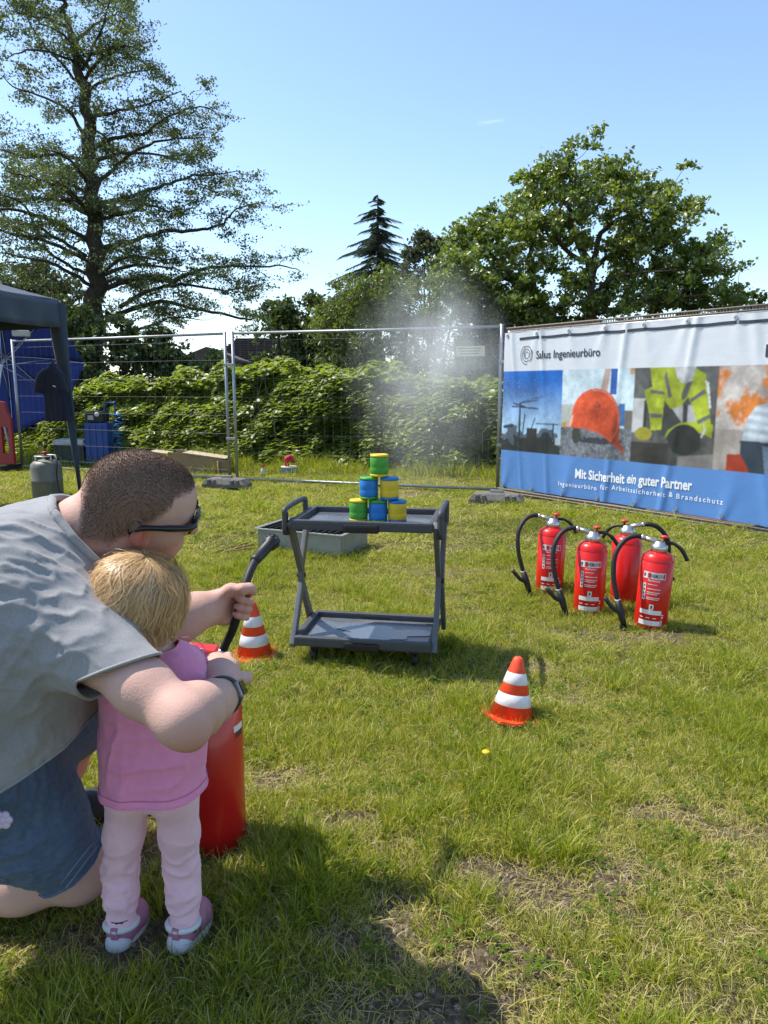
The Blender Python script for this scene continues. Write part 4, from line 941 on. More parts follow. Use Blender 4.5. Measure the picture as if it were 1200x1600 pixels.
def umbrella():
    hub = P(8, 560, 12.1); ft = G(47, 720); ft = np.array([ft[0], 11.6, 0]); t = empty('blue_umbrella', ft)
    ax = nrm([.30, -.88, -.30]); x, y = orth(ax); R_ = 1.22; CLOTH = mat('umbrella_blue', (.006, .026, .20), .6, var=.1, vscale=3)
    m_ = CLOTH.node_tree; 
    rel = hub-ft; rib = mat('umbrella_rib', (.55, .55, .55), .4, .6)
    for k in range(8):
        a0, a1 = 2*math.pi*k/8, 2*math.pi*(k+1)/8
        def pan(a, b_, a0=a0, a1=a1):
            an = a0+(a1-a0)*a; sc = 1-.10*np.sin(a*math.pi)*b_; r = R_*b_*sc; dp = .36*b_**2 + .03*np.sin(a*math.pi)*b_
            return rel - ax*.12 + (np.cos(an)*r)[..., None]*x + (np.sin(an)*r)[..., None]*y + dp[..., None]*ax
        V, F = grid_mesh(pan, 9, 12); solid(link('canopy_panel', mesh_np('canopy_panel', V, F, True), CLOTH, t), .002)
        b_ = np.linspace(0, 1, 8); p = rel[None] - ax*.12 + np.outer(R_*b_*math.cos(a0), x)+np.outer(R_*b_*math.sin(a0), y) + np.outer(.36*b_**2+.012, ax)
        q = MB(); q.tube(p, .006, 5); r_ = q.build('rib', rib, t)
        q = MB(); q.tube([rel+ax*.42, p[4]], .005, 5); q.build('strut', rib, r_)
    q = MB(); q.tube([rel-ax*.15, rel+ax*.45, rel*.62+np.array([0, -.35, 0]), (0, 0, -.05)], .016, 8); q.build('pole', mat('pole_white', (.62, .62, .60), .4), t)
    q = MB(); q.ell(rel+ax*.42, (.035, .035, .035), 10, 6); q.build('runner', rib, t)
    tag(t, 'open blue umbrella leaning behind the fence, underside showing', 'umbrella')
umbrella()
q = MB(); c = P(33, 521, 11.05); q.box((0, 0, 0), (.24, .10, .09), bev=.02, rz=.3); o = q.build('rag', mat('pale_rag', (.42, .40, .35), .9, bump=.5)); o.location = c; tag(o, 'pale rag wrapped over the top of the leftmost fence post', 'rag')
def barrier():
    c = P(-12, 727, 10.75); t = empty('plastic_barrier', (c[0], 10.75, 0), -.25); RED = mat('barrier_red', (.27, .014, .016), .5, var=.12, vscale=6)
    w, h = .78, 1.0
    q = MB(); q.prism([(-w/2, .64), (w/2, .64), (w/2+.0, .76), (w/2-.05, .84), (w/2-.09, h), (w/2-.2, h+.02), (-w/2+.2, h+.02), (-w/2+.09, h), (-w/2+.05, .84), (-w/2, .76)], .05, M=np.array([[1, 0, 0], [0, 0, 1], [0, 1, 0]])); q.build('top_panel', RED, t)
    q = MB(); q.box((0, .025, .17), (w, .05, .16), bev=.008); q.build('bottom_rail', RED, t)
    for k in range(5):
        xx = -w/2+.035+k*(w-.07)/4; q = MB(); q.box((xx, .025, .445), (.07, .046, .40), bev=.006); q.build('upright', RED, t)
    for s_ in (-1, 1):
        q = MB(); q.box((s_*.3, 0, .045), (.08, .42, .08), bev=.012); q.build('foot', BLACKP, t)
    tag(t, 'red plastic crowd barrier at the left edge under the tent', 'barrier')
barrier()
def gas_bottle():
    c = G(66, 783); c = np.array([c[0], c[1]+.15, 0]); t = empty('gas_bottle', c); M_ = mat('gas_bottle_grey', (.17, .165, .14), .55, .3, var=.12, vscale=10)
    q = MB(); q.lathe([(.13, .0), (.15, .01), (.16, .03), (.16, .20), (.163, .205), (.163, .215), (.16, .22), (.16, .35), (.152, .39), (.12, .42), (.06, .435), (.02, .44)], 32); q.build('cylinder', M_, t)
    q = MB(); q.lathe([(.15, -.005), (.152, .02), (.15, .02)], 32); q.build('base_ring', M_, t)
    q = MB(); q.tube([(0.105*math.cos(a), .105*math.sin(a), .475) for a in np.linspace(.6, 5.7, 24)], .008, 6); 
    for a in (.6, 2.3, 4.0, 5.7): q.tube([(0.105*math.cos(a), .105*math.sin(a), .415), (0.105*math.cos(a), .105*math.sin(a), .475)], .008, 6)
    q.build('guard_ring', mat('pale_steel', (.5, .5, .48), .4, .6), t)
    q = MB(); q.lathe([(.018, .43), (.018, .47), (.012, .47), (.012, .50)], 12); q.build('valve', mat('brass', (.45, .33, .12), .35, .9), t)
    q = MB(); q.lathe([(.01, .50), (.035, .50), (.035, .52), (.01, .525)], 12); q.build('hand_wheel', mat('valve_red', (.40, .03, .02), .5), t)
    q = MB(); q.tube([(0, 0, .465), (.09, -.01, .465)], .022, 8); q.build('regulator', BLACKP, t)
    q = MB(); q.tube(curve_pts([(.09, -.01, .46), (.15, -.05, .44), (.165, -.12, .25), (.22, -.16, .06), (.38, -.18, .02), (.62, -.1, .015)], 26), .008, 6); q.build('gas_hose', BLACKP, t)
    tag(t, 'grey gas bottle with red valve standing under the tent', 'gas bottle')
gas_bottle()
def coolbox():
    Y = 11.6; c = P(116, 728, Y); t = empty('coolbox', (c[0], Y, 0)); 
    q = MB(); q.box((0, 0, .17), (.46, .32, .32), bev=.02); bd = q.build('body', mat('coolbox_green', (.045, .065, .055), .6), t)
    for k in range(7):
        q = MB(); q.box((-.18+.06*k, -.162, .16), (.02, .012, .26), bev=.003); q.build('rib', mat('coolbox_green', (.045, .065, .055), .6), bd)
    q = MB(); q.box((0, 0, .365), (.49, .35, .075), bev=.02); q.build('lid', mat('coolbox_lid', (.50, .52, .50), .5), t)
    q = MB(); q.tube(curve_pts([(-.25, -.02, .30), (-.25, -.18, .33), (.25, -.18, .33), (.25, -.02, .30)], 14), .010, 6); q.build('carry_handle', mat('coolbox_lid', (.5, .52, .5), .5), t)
    tag(t, 'green coolbox with pale lid beside the blue tool case', 'coolbox')
coolbox()
def tool_case():
    Y = 11.5; c = P(159, 730, Y); t = empty('tool_case', (c[0], Y, 0)); BL = mat('case_blue', (.012, .055, .26), .45, var=.1)
    q = MB(); q.box((0, 0, .34), (.36, .30, .66), bev=.025); q.build('body', BL, t)
    for k in range(3):
        q = MB(); q.box((-.1+.1*k, -.153, .34), (.012, .01, .56), bev=.002); q.build('groove_strip', mat('case_blue_dark', (.008, .035, .17), .5), t)
    q = MB(); q.box((-.02, 0, .76), (.30, .26, .17), bev=.03); q.build('motor_head', BLACKP, t)
    q = MB(); q.box((-.07, -.135, .75), (.09, .012, .07), bev=.004); q.build('control_panel', mat('panel_grey', (.35, .35, .36), .5), t)
    q = MB(); q.tube(curve_pts([(.06, .1, .66), (.06, .1, .92), (.08, .1, .97), (.20, .1, .97), (.23, .1, .92), (.23, .1, .3)], 22), .014, 8); q.build('push_handle', BL, t)
    q = MB(); q.lathe([(.0, -.01), (.035, -.01), (.035, .012), (.0, .012)], 16, (.03, -.14, .80), M=np.array([[1, 0, 0], [0, 0, 1], [0, 1, 0]])); q.build('pressure_gauge', WHITEP, t)
    for s_ in (-1, 1):
        q = MB(); q.lathe([(.01, -.02), (.07, -.02), (.07, .02), (.01, .02)], 18, (s_*.20, .08, .07), M=np.array([[0, 0, 1], [1, 0, 0], [0, 1, 0]])); q.build('wheel', BLACKP, t)
    tag(t, 'tall blue compressor case with black top and handle', 'compressor')
    t2 = empty('coiled_air_hose', (c[0]+.30, Y-.02, .0)); pts = [(.06*math.cos(u*2.0)+.03*math.sin(u*.31), .05*math.sin(u*2.0), .80-.017*u+.03*math.sin(u*.7)) for u in np.linspace(0, 34, 260)]
    q = MB(); q.tube([(-.14, 0, .78)]+pts, .007, 5); q.build('spiral', mat('hose_blue', (.015, .16, .42), .4), t2)
    q = MB(); q.tube([pts[-1], tuple(np.array(pts[-1])+[.02, -.02, -.09])], .013, 8); q.build('coupling', GALV, t2)
    tag(t2, 'coiled bright blue air hose hanging beside the blue case', 'hose')
tool_case()
def cardboard():
    Y = 10.35; c = P(312, 742, Y); t = empty('cardboard_box', (c[0], Y+.05, 0), -.05); CB = mat('cardboard', (.27, .17, .085), .85, col2=(.36, .24, .13), vscale=5, bump=.15)
    w = .42
    q = MB(); q.prism([(-w, .0), (w, 0), (w, .19), (.3, .22), (-w, .31)], .012, M=np.array([[1, 0, 0], [0, 0, 1], [0, 1, 0]]), c=(0, -.13, 0)); q.build('front_wall', CB, t)
    q = MB(); q.prism([(-w, .0), (w, 0), (w, .20), (-w, .32)], .012, M=np.array([[1, 0, 0], [0, 0, 1], [0, 1, 0]]), c=(0, .20, 0)); q.build('back_wall', CB, t)
    q = MB(); q.box((0, .04, .008), (2*w, .33, .012)); q.build('base', CB, t)
    q = MB(); q.box((.1, .04, .255), (.62, .36, .012), M=Matrix.Rotation(.135, 3, 'Y')); q.build('top_flap', mat('cardboard_pale', (.46, .36, .23), .85), t)
    q = MB(); q.box((w+.005, .035, .095), (.012, .32, .19)); q.build('end_wall', CB, t)
    q = MB(); q.box((.30, -.16, .10), (.012, .12, .17), rz=.5); q.build('torn_flap', CB, t)
    q = MB(); q.box((-w-.13, -.02, .30), (.26, .30, .010), M=Matrix.Rotation(.12, 3, 'Y')); q.build('side_flap', mat('cardboard_pale', (.46, .36, .23), .85), t)
    tag(t, 'torn open brown cardboard box lying behind the fence', 'cardboard box')
cardboard()
c = P(452, 748, 10.2); t = empty('paint_bucket', (c[0], 10.2, 0))
q = MB(); q.lathe([(.095, 0), (.115, .10), (.12, .10), (.12, .115), (.10, .115)], 24); q.build('tub', WHITEP, t)
q = MB(); q.lathe([(.117, .035), (.1205, .085)], 24, cap=False); q.build('label_band', mat('label_blue', (.10, .22, .48), .5), t)
q = MB(); q.tube(curve_pts([(-.02, -.02, .11), (-.03, -.03, .20), (.03, -.03, .24), (.06, -.02, .17)], 12), [.03]*4+[.045]*4+[.03]*4, 10); q.build('red_cloth', mat('red_cloth', (.45, .025, .03), .8), t)
tag(t, 'white tub with red cloth on it behind the fence', 'bucket')
c = P(411, 742, 10.15); t = empty('spray_bottle', (c[0], 10.15, 0))
q = MB(); q.lathe([(.03, 0), (.035, .01), (.033, .07), (.012, .10), (.012, .115)], 14); q.build('bottle', WHITEP, t)
q = MB(); q.box((0, -.01, .13), (.05, .03, .035), bev=.006); q.build('trigger_head', mat('red_cloth', (.45, .025, .03), .8), t)
tag(t, 'small white bottle with red top lying behind the fence', 'bottle')

# ================================================================== burn tray
def burn_tray():
    near = G(533, 875); e1 = G(404, 862) - near; e2 = G(573, 855) - near; L1, L2 = np.linalg.norm(e1), np.linalg.norm(e2)
    rz = math.atan2(-e1[1], -e1[0]); c = near + e1/2 + nrm([-math.sin(rz), math.cos(rz), 0])*L2/2
    t = empty('burn_tray', (c[0], c[1], 0), rz); ST = mat('tray_steel', (.27, .27, .235), .55, .3, var=.16, vscale=7, bump=.1); h = .175
    for (cx, cy_, sx, sy, nm) in ((0, -L2/2, L1, .006, 'front_wall'), (0, L2/2, L1, .006, 'back_wall'), (-L1/2, 0, .006, L2-.012, 'side_wall'), (L1/2, 0, .006, L2-.012, 'side_wall')):
        q = MB(); q.box((cx, cy_, h/2), (sx, sy, h)); q.build(nm, ST, t)
    for (cx, cy_, sx, sy) in ((0, -L2/2-.012, L1+.05, .03), (0, L2/2+.012, L1+.05, .03), (-L1/2-.012, 0, .03, L2-.008), (L1/2+.012, 0, .03, L2-.008)):
        q = MB(); q.box((cx, cy_, h+.004), (sx, sy, .006)); q.build('rim', mat('rim_steel', (.38, .38, .36), .4, .6), t)
    q = MB(); q.box((0, 0, .012), (L1-.014, L2-.014, .012)); q.build('floor_plate', mat('soot', (.02, .019, .018), .9), t)
    SOOT = mat('sooty_grate', (.018, .017, .016), .75, .3)
    for k in range(1, 14):
        q = MB(); q.box((-L1/2+L1*k/14, 0, h+.012), (.008, L2+.01, .012)); q.build('grate_bar', SOOT, t)
    for k in range(1, 9):
        q = MB(); q.box((0, -L2/2+L2*k/9, h+.0005), (L1+.008, .007, .010)); q.build('cross_bar', SOOT, t)
    q = MB(); q.box((-L1/2+.10, -L2/2-.012, .09), (.10, .012, .10), bev=.004); q.build('hinge_plate', ST, t)
    tag(t, 'grey steel burn tray with black grate behind the trolley', 'burn tray')
    for k, (a, b_, ang) in enumerate(((-.1, -.06, .2), (-.2, .02, .5), (-.15, -.02, -.1))):
        pt = near + e1 + np.array([a, b_, .02]); q = MB(); q.tube([(-.13, 0, 0), (0, .01, .012), (.13, -.01, .02)], [.006, .007, .004], 6); o = q.build('stick', WOOD); o.location = pt; o.rotation_euler = (0, -.1*k, ang)
        tag(o, ['dry stick lying nearest the viewer left of the burn tray', 'dry stick lying askew left of the burn tray', 'dry stick lying close to the burn tray wall'][k], 'stick', 'sticks by the burn tray')
burn_tray()

# ================================================================== trolley with the can pyramid
GREYP = mat('trolley_grey', (.060, .062, .067), .55, .1, var=.12, vscale=25, bump=.12, bscale=120)
GREYL = mat('trolley_leg_grey', (.115, .118, .125), .5, .2, var=.1, vscale=12)
CART_RZ = -.16; CART_C = np.array([-.065, 3.18, 0.0]); CW, CDp = .595, .37; ZT, ZB = .615, .095
def trolley():
    t = empty('folding_trolley', CART_C, CART_RZ)
    for (z, nm) in ((ZT, 'top_tray'), (ZB, 'bottom_tray')):
        q = MB(); q.box((0, 0, z), (CW, CDp, .012)); tr = q.build(nm, mat('tray_floor', (.115, .125, .14), .28, .0, var=.25, vscale=6, rvar=.14), t)
        for s_ in (-1, 1):
            q = MB(); q.box((0, s_*(CDp/2), z+.012), (CW+.01, .032, .042), bev=.009); q.build('long_rim', GREYP, tr)
            q = MB(); q.box((s_*(CW/2), 0, z+.0145), (.030, CDp-.033, .037), bev=.009); q.build('short_rim', GREYP, tr)
            q = MB(); q.box((0, s_*(CDp/2+.004), z+.002), (.15, .045, .036), bev=.010); q.build('grip_block', BLACKP, tr)
            q = MB(); q.box((0, s_*CDp*.25, z-.015), (CW*.96, .03, .018)); q.build('underside_rail', GREYP, tr)
    for sx in (-1, 1):
        for sy in (-1, 1):
            x = sx*(CW/2+.022+.006*sy); y = sy*(CDp/2-.005)
            pts = [(x, y, ZT+.02), (x, y*.42+sy*0, ZT-.16), (x, sy*.016, (ZT+ZB)/2+.01), (x, y*.42, ZB+.17), (x, y, ZB-.005)]
            pts = [(x, y, ZT+.02), (x, sy*.018, (ZT+ZB)/2+.03), (x, sy*.018, (ZT+ZB)/2-.03), (x, y, ZB-.01)]
            q = MB()
            for a, b_ in zip(pts[:-1], pts[1:]):
                a, b_ = np.array(a), np.array(b_); d_ = b_-a; L_ = np.linalg.norm(d_); y_ = nrm(d_); x_ = np.array([1.0, 0, 0]); z_ = np.cross(x_, y_)
                q.box((a+b_)/2, (.022, L_+.012, .042), bev=.005, M=np.stack([x_, y_, z_], 1))
            lg = q.build('leg', GREYL, t)
        q = MB(); q.lathe([(.012, -.019), (.012, .019)], 12, (sx*(CW/2+.022), 0, (ZT+ZB)/2), M=np.array([[0, 0, 1], [0, 1, 0], [1, 0, 0]])); q.build('hinge_pin', BLACKP, t)
        x = sx*(CW/2+.036)
        q = MB(); q.tube(curve_pts([(sx*(CW/2+.03), -CDp/2+.03, ZT-.03), (x, -CDp/2-.0, ZT-.02), (x, -CDp/2-.005, ZT+.05), (x, -CDp/2+.02, ZT+.078), (x, CDp/2-.08, ZT+.078), (x, CDp/2-.05, ZT+.05), (x, CDp/2-.045, ZT-.02)], 26), .0125, 10); q.build('handle', GREYP, t)
        q = MB(); q.box((x-sx*.002, -CDp/2-.002, ZT+.015), (.022, .024, .10), bev=.008); q.build('handle_bracket', BLACKP, t)
        q = MB(); q.box((x-sx*.002, CDp/2-.045, ZT+.015), (.022, .024, .10), bev=.008); q.build('handle_bracket', GREYL, t)
    for sx in (-1, 1):
        for sy in (-1, 1):
            q = MB(); q.box((sx*(CW/2-.07), sy*(CDp/2-.05), ZB-.028), (.03, .03, .03), bev=.004); w = q.build('caster', BLACKP, t)
            q = MB(); q.lathe([(.006, -.011), (.028, -.011), (.032, -.006), (.032, .006), (.028, .011), (.006, .011)], 16, (sx*(CW/2-.07), sy*(CDp/2-.05), .032), M=np.array([[0, 0, 1], [1, 0, 0], [0, 1, 0]])); q.build('wheel', BLACKP, w)
    tag(t, 'grey folding trolley with two trays and pinched side legs', 'trolley')
    # water standing on the bottom tray
    g = np.random.default_rng(5); pts = []
    for a in np.linspace(0, 2*math.pi, 48, endpoint=False):
        r = 1+.22*math.sin(a*3+1)+.15*math.sin(a*5)+.08*math.sin(a*9+2); pts.append((.05+.19*r*math.cos(a), -.02+.10*r*math.sin(a)))
    q = MB(); q.prism(pts, .0025, c=(0, 0, .0065)); o = q.build('water_puddle', mat('water_film', (.10, .115, .13), .04, var=.05, rvar=.01)); o.location = CART_C + np.array([0, 0, ZB]); o.rotation_euler = (0, 0, CART_RZ)
    tag(o, 'thin puddle of water on the trolley\'s bottom tray', 'water')
trolley()
CANS = {'green': (.055, .30, .022), 'blue': (.008, .17, .50), 'yellow': (.66, .46, .012)}
cr_, sr_ = math.cos(CART_RZ), math.sin(CART_RZ)
def can(px, py, body, cap, label):
    x = None
    lx = (px-580.5)/FPX*3.25; lx2 = lx/cr_ + .045; ly = -.035; row = {0: 0, 1: 1, 2: 2}[py]; hcan = .098
    w = CART_C + np.array([lx2*cr_-ly*sr_, lx2*sr_+ly*cr_, ZT+.0065+row*(hcan+.002)])
    t = empty('throwing_can', w, CART_RZ+.3*px)
    cb, cc_ = mat('can_'+body, CANS[body], .5, var=.10, vscale=40, bump=.08), mat('can_'+cap, CANS[cap], .5, var=.10, vscale=40, bump=.08)
    q = MB(); q.lathe([(.0385, .012), (.0405, .016), (.0405, .040), (.0398, .042), (.0405, .044), (.0405, .082), (.0385, .086)], 28); q.build('body', cb, t)
    q = MB(); q.lathe([(.034, 0), (.038, .001), (.0408, .006), (.0408, .0115), (.0385, .0118)], 28); q.build('bottom_cap', cc_, t)
    q = MB(); q.lathe([(.0385, .0862), (.0408, .0865), (.0408, .0925), (.038, .097), (.033, .098), (.031, .0965)], 28); q.build('top_cap', cc_, t)
    tag(t, label, 'can', 'throwing cans stacked on the trolley')
can(550.5, 0, 'green', 'yellow', 'green can with yellow rims, bottom left of the pyramid')
can(580.5, 0, 'blue', 'green', 'blue can with green rims, bottom middle of the pyramid')
can(610, 0, 'yellow', 'blue', 'yellow can with blue rims, bottom right of the pyramid')
can(566.5, 1, 'blue', 'green', 'blue can with green rims in the pyramid\'s second row')
can(598, 1, 'yellow', 'blue', 'yellow can with blue rims in the pyramid\'s second row')
can(582.5, 2, 'green', 'yellow', 'green can with yellow rims on top of the pyramid')

# ================================================================== cones
def cone(c, H, tilt, rz, label):
    t = empty('traffic_cone', (c[0], c[1], c[2])); t.rotation_euler = Euler((tilt[0], tilt[1], rz), 'XYZ')
    OR = mat('cone_orange', (.80, .070, .020), .5, var=.16, vscale=18, bump=.05, sub=.0, spec=.4); W = mat('cone_white', (.66, .62, .63), .45, col2=(.78, .74, .76), vscale=22)
    r0, r1 = .082, .016; rad = lambda z: r0+(r1-r0)*(z/H)
    z0, zt = .0, H
    q = MB(); q.lathe([(rad(.0), .006), (rad(H*.93), H*.93), (rad(H*.97)*.95, H*.97), (r1*.75, H*.99), (.004, H)], 36); q.build('cone_body', OR, t)
    for (a, b_) in ((.23, .42), (.57, .745)):
        q = MB(); q.lathe([(rad(H*a)+.0004, H*a), (rad(H*a)+.0014, H*a+.001), (rad(H*b_)+.0014, H*b_-.001), (rad(H*b_)+.0004, H*b_)], 36, cap=False); q.build('reflective_band', W, t)
    w = .098; k = .038
    q = MB(); q.prism([(-w, -w+k), (-w+k, -w), (-.03, -w), (-.02, -w+.012), (.02, -w+.012), (.03, -w), (w-k, -w), (w, -w+k), (w, w-k), (w-k, w), (-w+k, w), (-w, w-k)], .010); q.build('base_plate', OR, t)
    tag(t, label, 'traffic cone', 'small traffic cones on the grass')
gp = G(803, 1134); cone((gp[0], gp[1]+.06, .004), .228, (R(-4), R(10)), .5, 'tilted orange and white cone alone on the open grass')
gp = G(395, 1030); cone((gp[0], gp[1]+.05, .0), .255, (0, R(-1)), .2, 'orange and white cone standing left of the trolley')

# ================================================================== fire extinguishers
EXRED = mat('extinguisher_red', (.60, .012, .010), .34, var=.06, vscale=5, coat=.12, spec=.35)
RUBB = mat('hose_rubber', (.010, .010, .011), .6, var=.2, vscale=30)
STEEL = mat('valve_steel', (.55, .54, .52), .32, .9, var=.1)
LABW = mat('label_white', (.72, .71, .69), .5, var=.05); LABR = mat('label_red', (.42, .02, .02), .5)
def arc_patch(r, a0, a1, z0, z1, n=8):
    a = np.linspace(a0, a1, n); V = [(r*math.sin(x), -r*math.cos(x), z0) for x in a]+[(r*math.sin(x), -r*math.cos(x), z1) for x in a]
    return V, [(i, i+1, n+i+1, n+i) for i in range(n-1)]
def arc_text(txt, size, r, a0, z, width):
    V, F = text_mesh(txt, size, .0004); s_ = width/(V[:, 0].max()-V[:, 0].min()); a = a0+(V[:, 0]-V[:, 0].min())*s_/r
    return np.stack([r*np.sin(a), -r*np.cos(a), z+V[:, 1]], -1), F
def extinguisher():
    t = empty('fire_extinguisher', (0, 0, 0)); r = .080
    q = MB(); q.lathe([(.060, .0), (.074, .004), (r, .014), (r, .352), (r-.003, .354), (r-.002, .358), (r-.003, .362), (.070, .384), (.050, .398), (.030, .403), (.030, .41)], 40); q.build('cylinder', EXRED, t)
    q = MB(); q.lathe([(.034, .400), (.040, .403), (.040, .432), (.034, .436), (.030, .440), (.022, .455)], 28); q.build('valve_collar', STEEL, t)
    q = MB(); q.tube([(0, 0, .446), (-.075, 0, .462)], [.013, .011], 10); q.build('outlet', STEEL, t)
    q = MB(); q.lathe([(.006, .455), (.006, .470), (.020, .472), (.020, .480), (.008, .484)], 20, (.018, 0, 0)); q.build('strike_knob', mat('knob_red', (.55, .03, .015), .4), t)
    q = MB(); q.tube(curve_pts([(.02, .005, .448), (.06, 0, .448), (.10, -.004, .425), (.128, -.006, .385), (.135, -.006, .37)], 14), [.008]*6+[.010]*8, 8); q.build('carry_lever', BLACKP, t)
    pts = curve_pts([(-.075, 0, .462), (-.115, -.004, .468), (-.165, -.02, .445), (-.205, -.05, .375), (-.205, -.075, .27), (-.180, -.09, .175), (-.172, -.09, .150)], 30)
    q = MB(); q.tube(pts, .0125, 10); hs = q.build('hose', RUBB, t)
    for (i, nm) in ((1, 'hose_ferrule'), (28, 'hose_ferrule')):
        q = MB(); q.tube([pts[i-1], pts[i+1]], .0145, 10); q.build(nm, LABW if i > 5 else STEEL, hs)
    e0 = np.array([-.172, -.09, .150]); e1 = np.array([-.128, -.10, .022])
    q = MB(); q.tube([e0, e0*.6+e1*.4, e0*.35+e1*.65, e1], [.015, .020, .017, .013], 10); nz_ = q.build('nozzle_gun', BLACKP, t)
    q = MB(); q.tube(curve_pts([e0*.55+e1*.45, e0*.6+e1*.4+np.array([-.035, -.01, .01]), e0+np.array([-.065, -.01, .01])], 8), [.011]*8, 8); q.build('squeeze_lever', BLACKP, nz_)
    q = MB(); q.tube([e1+np.array([-.02, 0, .0]), e1+np.array([.012, 0, -.006])], .014, 8); q.build('nozzle_tip', BLACKP, nz_)
    # printed label
    rr = r+.0006
    def patch(nm, a0, a1, z0, z1, m_, k=0):
        V, F = arc_patch(rr+.0005*k, a0, a1, z0, z1); link(nm, mesh_np(nm, V, F, True), m_, t)
    patch('label_header', -.86, .50, .275, .308, LABW); patch('label_block', -.56, -.37, .279, .304, LABR, 1); patch('label_block', .36, .46, .279, .304, LABR, 1); patch('label_block', -.83, -.72, .283, .300, mat('label_black', (.06, .05, .05), .5), 1)
    V, F = arc_text('HEIMLICH', .026, rr+.0006, -.33, .282, .053); link('lettering', mesh_np('lettering', V, F), mat('label_black', (.06, .05, .05), .5), t)
    patch('label_box', -.80, -.62, .165, .250, LABW)
    for k in range(4): patch('pictogram', -.75, -.67, .172+.020*k, .184+.020*k, mat('label_black', (.06, .05, .05), .5), 1)
    V, F = arc_text('Wasser-Feuerlöscher', .013, rr, -.55, .262, .060); link('lettering', mesh_np('lettering', V, F), LABW, t)
    for (z, a1) in ((.245, .05), (.222, .28), (.205, .25), (.196, .12), (.178, .28), (.170, .2)): patch('text_line', -.52, a1, z, z+.0035, LABW)
    patch('pictogram', -.28, -.02, .118, .146, LABW); patch('pictogram', -.20, -.10, .124, .140, mat('label_black', (.06, .05, .05), .5), 1)
    patch('label_band', -.86, .50, .094, .116, LABW); patch('label_band', -.86, .62, .038, .062, LABW); patch('label_square', .46, .60, .040, .068, mat('label_grey', (.45, .40, .38), .5), 1)
    for a in (-.8, -.4, .0): patch('text_line', a, a+.22, .074, .078, LABW)
    patch('text_line', .52, .66, .09, .096, LABW); patch('text_line', .52, .66, .078, .084, LABW)
    return t
ex0 = extinguisher()
for i, (px, py, rz, lab) in enumerate(((861, 931, .10, 'red fire extinguisher at the left end of the group of four'), (923, 964, .05, 'red fire extinguisher in front, second from the left'), (981, 949, .95, 'red fire extinguisher at the back, half hidden behind the others'), (1021, 987, -.06, 'red fire extinguisher at the right end, nearest the viewer'))):
    o = ex0 if i == 0 else copy_tree(ex0)
    gp = G(px, py); o.location = (gp[0], gp[1]+.055, 0); o.rotation_euler = (0, R(3) if i == 3 else R(1), rz - math.atan2(gp[0], gp[1])*.6)
    if i == 2: o.rotation_euler = (0, R(1), 2.6)
    tag(o, lab, 'fire extinguisher', 'fire extinguishers standing on the grass')
